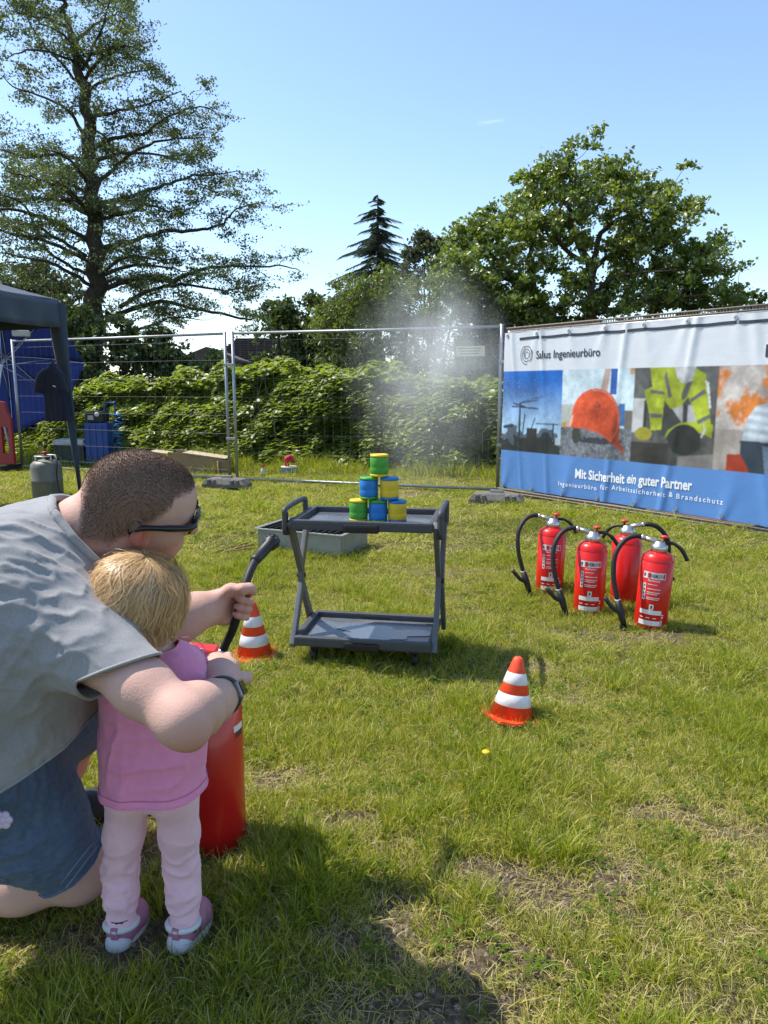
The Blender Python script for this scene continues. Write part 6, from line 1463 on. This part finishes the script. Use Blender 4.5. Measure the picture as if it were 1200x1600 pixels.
    q = MB(); q.tube(curve_pts([toW((.098, -.066, .010)), toW((.110, -.035, .014)), toW((.116, 0, .010)), toW((.110, .035, .014)), toW((.098, .066, .010))], 20), .0042, 6); fr = q.build('glasses_frame', SG, t, root_p)
    for y in (-1, 1):
        pts = [toW((.098, y*.066, .006)), toW((.080, y*.083, .005)), toW((.030, y*.090, .003)), toW((-.004, y*.092, .001)), toW((-.018, y*.090, -.005)), toW((-.030, y*.086, -.015))]
        q = MB(); q.tube(curve_pts(pts, 18), [.0070]*7+[.0056]*11, 8); q.build('temple', SG, fr, root_p)
    for y in (-1, 1):
        def lens(a, b_, y=y):
            x = .114-.020*(a**2)-.004*(1-b_); yy = y*(.008+.058*a); hgt = .0245*np.sqrt(np.clip(1-np.abs(2*a-1)**4*.35, 0, 1)); zz = .008 + (b_*2-1.25)*hgt
            return toW(np.stack([x, yy, zz], -1)) - root_p
        Vn, Fn = grid_mesh(lens, 10, 8); solid(link('lens', mesh_np('lens', Vn, Fn, True), mat('dark_lens', (.006, .006, .008), .06), fr), .003)
    # ---------------- watch
    wd_ = nrm(wrR-elR); wc = uw(elR, wrR, .93); x, y = orth(wd_); WB = mat('watch_strap', (.016, .017, .018), .5)
    def band(a, b_):
        an = a*2*math.pi; r = .0365+.0012*np.sin(b_*math.pi); return wc-root_p + wd_*((b_-.5)*.022)[..., None] + (np.cos(an)*r)[..., None]*x + (np.sin(an)*r*1.0)[..., None]*y
    Vn, Fn = grid_mesh(band, 41, 6); wt = link('watch_strap', mesh_np('watch_strap', Vn, Fn, True), WB, t); solid(wt, .003, 1)
    face_dir = nrm(np.array([.80, -.30, .45]) - wd_*np.dot([.80, -.30, .45], wd_)); fy = np.cross(face_dir, wd_); M = np.stack([wd_, fy, face_dir], 1)
    q = MB(); q.box(wc+face_dir*.0415, (.036, .032, .010), bev=.004, M=M); q.build('watch_case', mat('watch_metal', (.30, .31, .32), .3, .8), wt, root_p)
    q = MB(); q.box(wc+face_dir*.0470, (.029, .026, .002), M=M); q.build('watch_glass', mat('watch_glass', (.015, .018, .02), .06), wt, root_p)
    # ---------------- shoes
    SHB = mat('shoe_black', (.016, .016, .018), .6, bump=.2, bscale=120); SOL = mat('shoe_sole', (.40, .40, .38), .6)
    def shoe(heel, dr, nm):
        dr = nrm([dr[0], dr[1], 0]); sdw = np.array([-dr[1], dr[0], 0]); h0 = np.array([heel[0], heel[1], 0.0]); M = np.stack([dr, sdw, [0, 0, 1.0]], 1)
        s = SDF((-.06, -.08, 0), (.32, .08, .16), .004); s.chain([(.03, 0, .055), (.12, 0, .055), (.21, .004, .045), (.255, .004, .038)], [.042, .045, .042, .030], k=.03); s.chain([(.02, 0, .05), (.03, 0, .115)], [.042, .045], k=.02)
        V, F = s.mesh(); V[:, 2] = np.maximum(V[:, 2], .020); o = link('shoe', mesh_np('shoe', h0-root_p+V@M.T, F, True), SHB, t)
        an = np.linspace(0, 2*math.pi, 40, endpoint=False); poly = [(.125+.160*math.cos(a), (.050-.008*math.cos(a))*math.sin(a)) for a in an]
        q = MB(); q.prism(poly, .026, M=M, c=h0-root_p); q.build('sole', SOL, o)
    ft = np.array([anL[0]-.03, anL[1]+.01]); shoe(ft, (1, .12), 'shoe')
    # rear foot lies on its toes behind the frame
    dr = nrm(toR-anR); s = SDF((-.06, -.08, -.06), (.30, .08, .10), .005); s.chain([(.0, 0, 0), (.10, 0, .0), (.20, 0, -.01)], [.045, .047, .036], k=.03); V, F = s.mesh()
    sdw = nrm(np.cross([0, 0, 1.0], dr)); M = np.stack([dr, sdw, np.cross(dr, sdw)], 1); link('shoe', mesh_np('shoe', anR-root_p+np.array([0, 0, .015])+V@M.T, F, True), SHB, t)
    # small pale flower charm at the pocket
    q = MB(); c = D(4, 1281, 1.33)
    for k in range(6): a = k*math.pi/3; q.ell(c+np.array([.011*math.cos(a), 0, .011*math.sin(a)]), (.0085, .005, .0085), 8, 6)
    q.ell(c, (.010, .007, .010), 8, 6); q.build('flower_charm', mat('charm_lilac', (.62, .52, .66), .5), t, root_p)
    tag(t, 'kneeling man in grey T-shirt, denim shorts and sunglasses guiding the hose', 'person')
    return dict(hp=hp)
man()

# ================================================================== the toddler
def toddler():
    Y = 1.40
    base = np.array([-.50, Y, 0.0]); t = empty('person', base)
    def Q(px, py, ys, r): return P(px, py, ys) + np.array([0, r, 0])          # a joint r behind the surface seen at px, py
    hd_ = P(231, 939, 1.345); nk = P(236, 1012, 1.375); ch = Q(228, 1090, 1.32, .07); pv = Q(232, 1230, 1.325, .075)
    shl, shr = Q(190, 1040, 1.345, .04), Q(258, 1056, 1.345, .042)
    hl, hr = Q(193, 1268, 1.335, .052), Q(272, 1268, 1.335, .052); kl, kr = Q(185, 1378, 1.375, .042), Q(283, 1374, 1.375, .042); al, ar = Q(188, 1452, 1.36, .034), Q(289, 1450, 1.36, .034)
    V_ = EXC + np.array([0, 0, .53])
    er, wr = shr + np.array([.026, .12, -.050]), V_ + np.array([.02, -.06, -.03]); el_, wl = shl + np.array([-.01, .14, -.05]), V_ + np.array([-.07, -.08, -.02])
    # head
    F_ = nrm([.22, .96, -.12]); U_ = nrm(np.array([.02, 0, 1.0])-F_*np.dot([.02, 0, 1.0], F_)); R_ = np.cross(F_, U_); H = np.stack([F_*.90, R_*.84, U_*.97], 1); toW = lambda p: hd_+np.asarray(p, float)@H.T
    s = SDF((-.12, -.12, -.20), (.12, .12, .12), .0034); s.ell((-.01, 0, .012), (.082, .070, .074), k=0); s.ell((.028, 0, -.030), (.052, .054, .050), k=.03); s.ell((.058, 0, -.058), (.016, .020, .014), k=.02)
    for y in (-1, 1):
        s.ell((.048, y*.036, -.032), (.026, .022, .024), k=.02); s.ell((.076, y*.026, -.004), (.010, .013, .008), k=.006, sub=True); s.ell((.070, y*.026, -.004), (.009, .010, .009), k=.003); s.ell((-.008, y*.071, -.014), (.013, .008, .022), k=.006)
    s.ell((.082, 0, -.022), (.009, .009, .009), k=.012); s.ell((.074, 0, -.044), (.008, .018, .006), k=.008); s.ell((.083, 0, -.043), (.008, .016, .0018), k=.003, sub=True)
    s.chain([(-.015, 0, -.05), tuple(np.linalg.inv(H)@(nk-hd_))], [.042, .046], k=.02)
    Vh, Fh = s.mesh(); Vh = toW(Vh)
    s = SDF((-.70, 1.20, -.0), (-.28, 1.85, .78), .0045)
    s.cone(nk, ch, .045, .055, k=.04); s.cone(ch, pv, .055, .060, k=.04); s.cone(shl, shr, .036, .036, k=.04)
    s.chain([hl, kl, al], [.042, .032, .024], k=.02); s.chain([hr, kr, ar], [.042, .032, .024], k=.02)
    for (a, b, c) in ((shr, er, wr), (shl, el_, wl)):
        s.chain([a, b, (b+c)/2, c], [.034, .029, .028, .021], k=.02); d_ = nrm(c-b); s.cone(c, c+d_*.022, .020, .017, k=.014)
        sd = nrm(np.cross(d_, [0, 0, 1])); dn = np.cross(sd, d_)
        for j in range(4):
            b0 = c+d_*.026+sd*(.015-.010*j); s.chain([b0, b0+d_*.016+dn*.004, b0+d_*.022-dn*.012, b0+d_*.012-dn*.022], [.0062, .0058, .0054, .005], k=.003)
        s.chain([c+d_*.006+sd*.016, c+d_*.016+sd*.026, c+d_*.030+sd*.026-dn*.006], [.0075, .0065, .0055], k=.006)
    Vb, Fb = s.mesh(); V, F = join([(Vh, Fh), (Vb, Fb)]); link('body', mesh_np('body', V-base, F, True), mat('toddler_skin', (.62, .40, .31), .5, col2=(.68, .45, .36), vscale=10, sub=.12), t)
    # pink top
    PINK = mat('pink_jersey', (.78, .26, .43), .88, col2=(.82, .30, .47), vscale=60, bump=.15, bscale=300, sheen=.3, spec=.2)
    s = SDF((-.72, 1.20, .24), (-.26, 1.72, .78), .0045)
    hm = P(230, 1263, 1.315)
    for (c, w, r) in ((Q(234, 1070, 1.325, .06), .036, .060), (Q(229, 1110, 1.32, .07), .036, .070), (Q(229, 1190, 1.315, .078), .030, .079), (Q(229, 1262, 1.315, .08), .024, .0815), (Q(229, 1310, 1.315, .08), .024, .082)): s.cone(c-np.array([w, 0, 0]), c+np.array([w, 0, 0]), r, r, k=.05)
    s.cone(shl, shr, .042, .044, k=.04); s.cone(nk+[0, 0, -.015], nk+[0, 0, .02], .048, .043, k=.02)
    c_r = shr+(er-shr)*.62; c_l = shl+(el_-shl)*.62; s.chain([shr, c_r, shr+(er-shr)*.75], [.042, .042, .042], k=.03); s.chain([shl, c_l, shl+(el_-shl)*.75], [.046, .047, .048], k=.03)
    V, F = s.mesh(); N_ = normals(V, F)
    V = folds(V, N_, [(P(232, 1180, 1.32), .12, (1, 0, .12), 34, .009, 701), (P(170, 1150, 1.34), .08, (.3, 0, 1), 36, .010, 702), (P(300, 1060, 1.36), .06, (.4, .6, -.4), 50, .008, 703), (P(230, 1250, 1.32), .12, (.1, 0, 1), 26, .007, 704)]); V = V + N_*(.0012*vnoise(V*40, 78))[:, None]
    me = mesh_np('top', V, F, True); dr_, dl_ = nrm(er-shr), nrm(el_-shl)
    cut(me, [(c_r, dr_, c_r+dr_*.04, .09), (c_l, dl_, c_l+dl_*.04, .09), (hm, (0, .03, -1.0), hm+np.array([0, 0, -.12]), .24), (nk+np.array([0, -.02, .002]), (0, -.15, 1), nk+np.array([0, 0, .03]), .08)])
    co = np.zeros(len(me.vertices)*3, np.float32); me.vertices.foreach_get('co', co); me.vertices.foreach_set('co', (co.reshape(-1, 3)-base).astype(np.float32).ravel()); me.update(); tp = link('pink_top', me, PINK, t); solid(tp, .0025, -1); hems(me, PINK, tp); hems(me, mat('pink_stitch', (.64, .215, .36), .9), tp, .0008, (0, 0, .016), 1.003)
    # sleeve ruffle
    q = MB(); x, y = orth(dr_); an = np.linspace(0, 2*math.pi, 60); q.tube([c_r-base+dr_*(.004+.004*math.sin(a*7))+(x*math.cos(a)+y*math.sin(a))*(.047+.004*math.sin(a*9)) for a in an], .004, 6); q.build('sleeve_ruffle', PINK, tp)
    # leggings
    LEG = mat('pale_pink_leggings', (.80, .48, .53), .88, col2=(.84, .53, .58), vscale=40, bump=.12, bscale=300, sheen=.3, spec=.2)
    s = SDF((-.68, 1.26, .02), (-.30, 1.55, .50), .0040); hm2 = (hl+hr)/2
    s.cone(pv-[.026, 0, .0], pv+[.026, 0, .0], .068, .068, k=.04); s.ell(hl+np.array([.01, -.016, .01]), (.046, .040, .04), k=.03); s.ell(hr+np.array([-.01, -.016, .01]), (.046, .040, .04), k=.03)
    s.chain([hl+np.array([.002, 0, 0]), (hl+kl)/2, kl, (kl+al)/2, al], [.047, .040, .0355, .0340, .0300], k=.02); s.chain([hr, (hr+kr)/2, kr, (kr+ar)/2, ar], [.047, .040, .0355, .0340, .0300], k=.02)
    V, F = s.mesh(); N_ = normals(V, F)
    V = folds(V, N_, [(kl+[0, -.04, .02], .06, (1, 0, .3), 60, .009, 711), (kr+[0, -.04, .02], .06, (1, 0, -.3), 60, .009, 712), (al+[0, -.03, .04], .05, (1, 0, -.2), 66, .009, 713), (ar+[0, -.03, .04], .05, (1, 0, .25), 66, .009, 714), (hm2+[0, -.05, -.02], .05, (0, .3, 1), 30, .004, 715)])
    me = mesh_np('leggings', V, F, True); cut(me, [(al+np.array([0, 0, -.004]), (0, 0, -1), al+np.array([0, 0, -.04]), .075), (ar+np.array([0, 0, -.002]), (0, 0, -1), ar+np.array([0, 0, -.04]), .075)])
    co = np.zeros(len(me.vertices)*3, np.float32); me.vertices.foreach_get('co', co); me.vertices.foreach_set('co', (co.reshape(-1, 3)-base).astype(np.float32).ravel()); me.update(); lgo = link('leggings', me, LEG, t); solid(lgo, .002, -1); hems(me, LEG, lgo, .0025)
    # socks and shoes
    for (a, heel, toe) in ((al, G(189, 1497), G(224, 1434)), (ar, G(284, 1497), G(324, 1432))):
        q = MB(); q.tube([a+np.array([0, 0, .01]), a+np.array([0, 0, -.030])], [.028, .027], 16); q.build('sock', mat('sock_navy', (.02, .022, .04), .9), t, base)
        dr = nrm([toe[0]-heel[0], toe[1]-heel[1], 0]); L_ = np.linalg.norm((toe-heel)[:2])+.012; sdw = np.array([-dr[1], dr[0], 0]); M = np.stack([dr, sdw, [0, 0, 1.0]], 1)
        s = SDF((-.05, -.07, 0), (.24, .07, .11), .0032); s.chain([(.030, 0, .040), (.070, 0, .040), (L_-.045, 0, .034), (L_-.030, 0, .030)], [.026, .029, .030, .025], k=.025); s.chain([(.030, 0, .040), (.034, 0, .056)], [.027, .030], k=.015); s.ell((.034, 0, .078), (.022, .022, .022), k=.004, sub=True)
        V, F = s.mesh(); V[:, 2] = np.maximum(V[:, 2], .016)
        sh = link('shoe', mesh_np('shoe', heel-base+V@M.T, F, True), mat('shoe_pink', (.42, .15, .225), .65, col2=(.50, .20, .28), vscale=40, bump=.2, bscale=200), t)
        an = np.linspace(0, 2*math.pi, 40, endpoint=False); q = MB(); q.prism([(L_/2+(L_/2+.004)*math.cos(a_), (.037+.003*math.cos(a_))*math.sin(a_)) for a_ in an], .020, M=M, c=heel-base+np.array([0, 0, .002])); q.build('sole', mat('sole_white', (.70, .68, .66), .6), sh)
        WH = mat('shoe_white', (.66, .64, .64), .6)
        s = SDF((-.05, -.07, 0), (.24, .07, .11), .0032); s.ell((.014, 0, .026), (.0235, .0275, .026), k=0); V, F = s.mesh(); link('heel_cap', mesh_np('heel_cap', heel-base+V@M.T, F, True), WH, sh)
        q = MB(); q.tube([heel-base+M@np.array(p) for p in [(.034+.0305*math.cos(a_), .0305*math.sin(a_), .058+.005*math.cos(a_+math.pi)) for a_ in np.linspace(0, 2*math.pi, 28)]], .0085, 8); q.build('ankle_collar', WH, sh)
        q = MB(); q.box(heel-base+M@np.array((.000, 0, .058)), (.008, .016, .026), bev=.003, M=M); q.build('heel_tab', mat('shoe_pink', (.42, .15, .225), .65), sh)
        q = MB(); q.tube([heel-base+M@np.array(p) for p in ((.074, -.031, .026), (.076, -.026, .052), (.078, 0, .066), (.076, .026, .052), (.074, .031, .026))], .007, 8); q.build('strap', mat('shoe_strap', (.50, .24, .31), .6), sh)
    # hair: a close cap and many strands
    g = np.random.default_rng(12)
    def hair_r(dv):      # radius of the hair cap in direction dv (head coordinates)
        e_ = np.array([.088, .076, .080]); return 1/np.sqrt(np.sum((dv/e_)**2, -1))
    s = SDF((-.12, -.12, -.16), (.12, .12, .12), .004); s.ell((-.012, 0, .014), (.087, .0745, .079), k=0); s.ell((-.035, 0, -.030), (.056, .066, .058), k=.03); s.ell((.085, 0, -.045), (.060, .055, .070), k=.01, sub=True)
    V, F = s.mesh(); V = smooth_mesh(V, F, 2); HB = leafmat('blond_hair', [(.34, .205, .08), (.57, .375, .165), (.74, .53, .28), (.86, .68, .42)], trans=.3, gloss=.04, rough=.4, tint=(1.15, 1.0, .7))
    hb = link('hair', mesh_np('hair', toW(V)-base, F, True, {'var': ('FACE', np.full(len(F), .22))}), HB, t)
    SV = []; SF = []; sv = []; crown = nrm([-.12, .22, .96]); cx, cy2 = orth(crown); seg = 14
    wl_ = g.normal(size=(40, 3))
    locks = []
    for k in range(330):
        ph = g.uniform(0, 2*math.pi); th0 = math.acos(1-g.uniform(0, 1.0)); lk = g.normal(0, .5)
        locks.append((ph, th0, lk, g.uniform(.62, 1.25)*(1.72-.45*th0)+.2*lk, g.uniform(0, 1)**2*.016, g.uniform(.03, .11), g.uniform(3, 6.5), g.uniform(0, 6.28), g.normal(0, .25)))
    for k in range(12000):
        lo_ = locks[int(g.integers(0, len(locks)))]; sp_ = .16
        ph = lo_[0]+g.normal(0, sp_)/max(.35, math.sin(lo_[1])); th0 = max(.02, lo_[1]+g.normal(0, .12)); lk = lo_[2]
        ln = lo_[3]*g.uniform(.85, 1.1); lay = lo_[4]+g.uniform(0, .003)+.001; amp = lo_[5]*g.uniform(.8, 1.2); fq = lo_[6]; pz = lo_[7]+g.normal(0, .25); conv = lo_[0]
        if g.uniform() < .04: lay += g.uniform(.004, .016); amp *= 2.5
        sw = lo_[8]
        pts = []; hang = None
        for j in range(seg):
            u = j/(seg-1); th = th0 + ln*u; pp_ = ph + (conv-ph)*.55*u + (sw*.8+.06)*u + amp*math.sin(fq*u*1.6+pz)
            wv = .0055*math.sin(fq*u*1.9+pz)*u
            if th < 1.80:
                dv = math.cos(th)*crown + math.sin(th)*(math.cos(pp_)*cx+math.sin(pp_)*cy2); r = hair_r(dv) + lay*(.3+.7*min(1, th/1.0)) + .012*math.sin(min(1.6, th))**2 + wv; p = np.array([-.012, 0, .012]) + dv*r
                last = p; lastd = dv
            else:
                st_ = (ln/(seg-1))*.080; hz = last*np.array([1, 1, 0])+np.array([.012, 0, 0]); hz = hz/(np.linalg.norm(hz)+1e-6)
                p = last + np.array([0, 0, -1.0])*st_*.85 - hz*st_*(.62 + .5*math.sin(pz*1.7+u*6)) + np.cross(hz, [0, 0, 1.0])*st_*.8*math.sin(pz+u*7); last = p
            pts.append(p)
        pts = np.array(pts)
        if np.any((pts[:, 0] > .050) & (pts[:, 2] < .030) & (np.abs(pts[:, 1]) < .055)): continue
        W_ = toW(pts); T_ = np.gradient(W_, axis=0); No = W_-hd_; S_ = np.cross(T_, No); S_ /= np.linalg.norm(S_, axis=1)[:, None]+1e-9; wdt = g.uniform(.0004, .0009)*np.sin(np.linspace(.35, 2.95, seg))[:, None]
        i0 = len(SV); SV += list(np.stack([W_-S_*wdt, W_+S_*wdt], 1).reshape(-1, 3)-base); SF += [(i0+2*j, i0+2*j+1, i0+2*j+3, i0+2*j+2) for j in range(seg-1)]; sv += [float(np.clip(.5+.34*lk+g.normal(0, .11), 0, 1))]*(seg-1)
    o = link('strands', mesh_np('strands', np.array(SV), np.array(SF), True, {'var': ('FACE', sv)}), HB, hb); o['kind'] = 'stuff'
    t.location.x -= .010
    tag(t, 'blond toddler in pink top and pale leggings standing with back turned', 'person')
toddler()
# ================================================================== water mist of the extinguisher jet, hanging behind the cans
def mist():
    c = P(672, 592, 6.4); g = np.random.default_rng(77)
    S = np.array([.80, .72, 1.05]); bm = bmesh.new(); bmesh.ops.create_icosphere(bm, subdivisions=3, radius=1.0); me = bpy.data.meshes.new('water_mist'); bm.to_mesh(me); bm.free()
    m = bpy.data.materials.new('water_mist'); m.use_nodes = True; N, L = m.node_tree.nodes, m.node_tree.links; N.remove(N['Principled BSDF'])
    pv = N.new('ShaderNodeVolumePrincipled'); pv.inputs['Color'].default_value = (1.0, 1.0, 1.0, 1); pv.inputs['Anisotropy'].default_value = .15
    tc = N.new('ShaderNodeTexCoord'); gr = N.new('ShaderNodeTexGradient'); gr.gradient_type = 'SPHERICAL'
    nz = N.new('ShaderNodeTexNoise'); nz.inputs['Scale'].default_value = 2.2; nz.inputs['Detail'].default_value = 5; nz.inputs['Roughness'].default_value = .6
    # upper core plus a thinner skirt drifting down
    mp = N.new('ShaderNodeMapping'); mp.inputs['Location'].default_value = (-.10, 0, -.34); mp.inputs['Scale'].default_value = (1.25, 1.1, 1.45); gr2 = N.new('ShaderNodeTexGradient'); gr2.gradient_type = 'SPHERICAL'
    L.new(tc.outputs['Object'], gr.inputs['Vector']); L.new(tc.outputs['Object'], mp.inputs['Vector']); L.new(mp.outputs['Vector'], gr2.inputs['Vector']); L.new(tc.outputs['Object'], nz.inputs['Vector'])
    a = N.new('ShaderNodeMath'); a.operation = 'MULTIPLY'; a.inputs[1].default_value = .7; L.new(gr.outputs['Fac'], a.inputs[0])
    b = N.new('ShaderNodeMath'); b.operation = 'POWER'; b.inputs[1].default_value = 1.3; L.new(gr2.outputs['Fac'], b.inputs[0])
    b2 = N.new('ShaderNodeMath'); b2.operation = 'MULTIPLY'; b2.inputs[1].default_value = 1.05; L.new(b.outputs[0], b2.inputs[0])
    s = N.new('ShaderNodeMath'); s.operation = 'ADD'; L.new(a.outputs[0], s.inputs[0]); L.new(b2.outputs[0], s.inputs[1])
    r = N.new('ShaderNodeMapRange'); r.inputs['From Min'].default_value = .36; r.inputs['From Max'].default_value = .64; r.inputs['To Min'].default_value = .05; r.inputs['To Max'].default_value = 1.25; L.new(nz.outputs['Fac'], r.inputs['Value'])
    p = N.new('ShaderNodeMath'); p.operation = 'MULTIPLY'; L.new(s.outputs[0], p.inputs[0]); L.new(r.outputs['Result'], p.inputs[1]); L.new(p.outputs[0], pv.inputs['Density']); L.new(pv.outputs[0], N['Material Output'].inputs['Volume'])
    o = link('water_mist', me, m); o.location = c; o.scale = S
    tag(o, 'fine white water mist drifting behind the can pyramid', 'mist', kind='stuff')
    # single droplets
    bm = bmesh.new(); bmesh.ops.create_icosphere(bm, subdivisions=1, radius=1.0); dm = bpy.data.meshes.new('droplet'); bm.to_mesh(dm); bm.free()
    n = 3000; q = g.normal(0, 1, (n, 3))*np.array([.34, .34, .42]) + np.array([.06, 0, .12])
    q[:, 0] += -.12*np.clip(-q[:, 2], 0, 2); far = g.uniform(size=n) < .2; q[far] = g.normal(0, 1, (far.sum(), 3))*np.array([.5, .5, .6])
    k = np.abs(q[:, 0]) < 1.1; q = q[k]; n = len(q); r_ = g.uniform(.0010, .0024, n)
    tag(scatter('water_droplets', c+q, np.zeros((n, 3)), np.stack([r_]*3, -1), np.zeros(n, int), [dm], mat('water_drop', (.85, .88, .92), .15, var=.02)), 'sparkling water droplets within the mist cloud', 'droplets', kind='stuff')
mist()
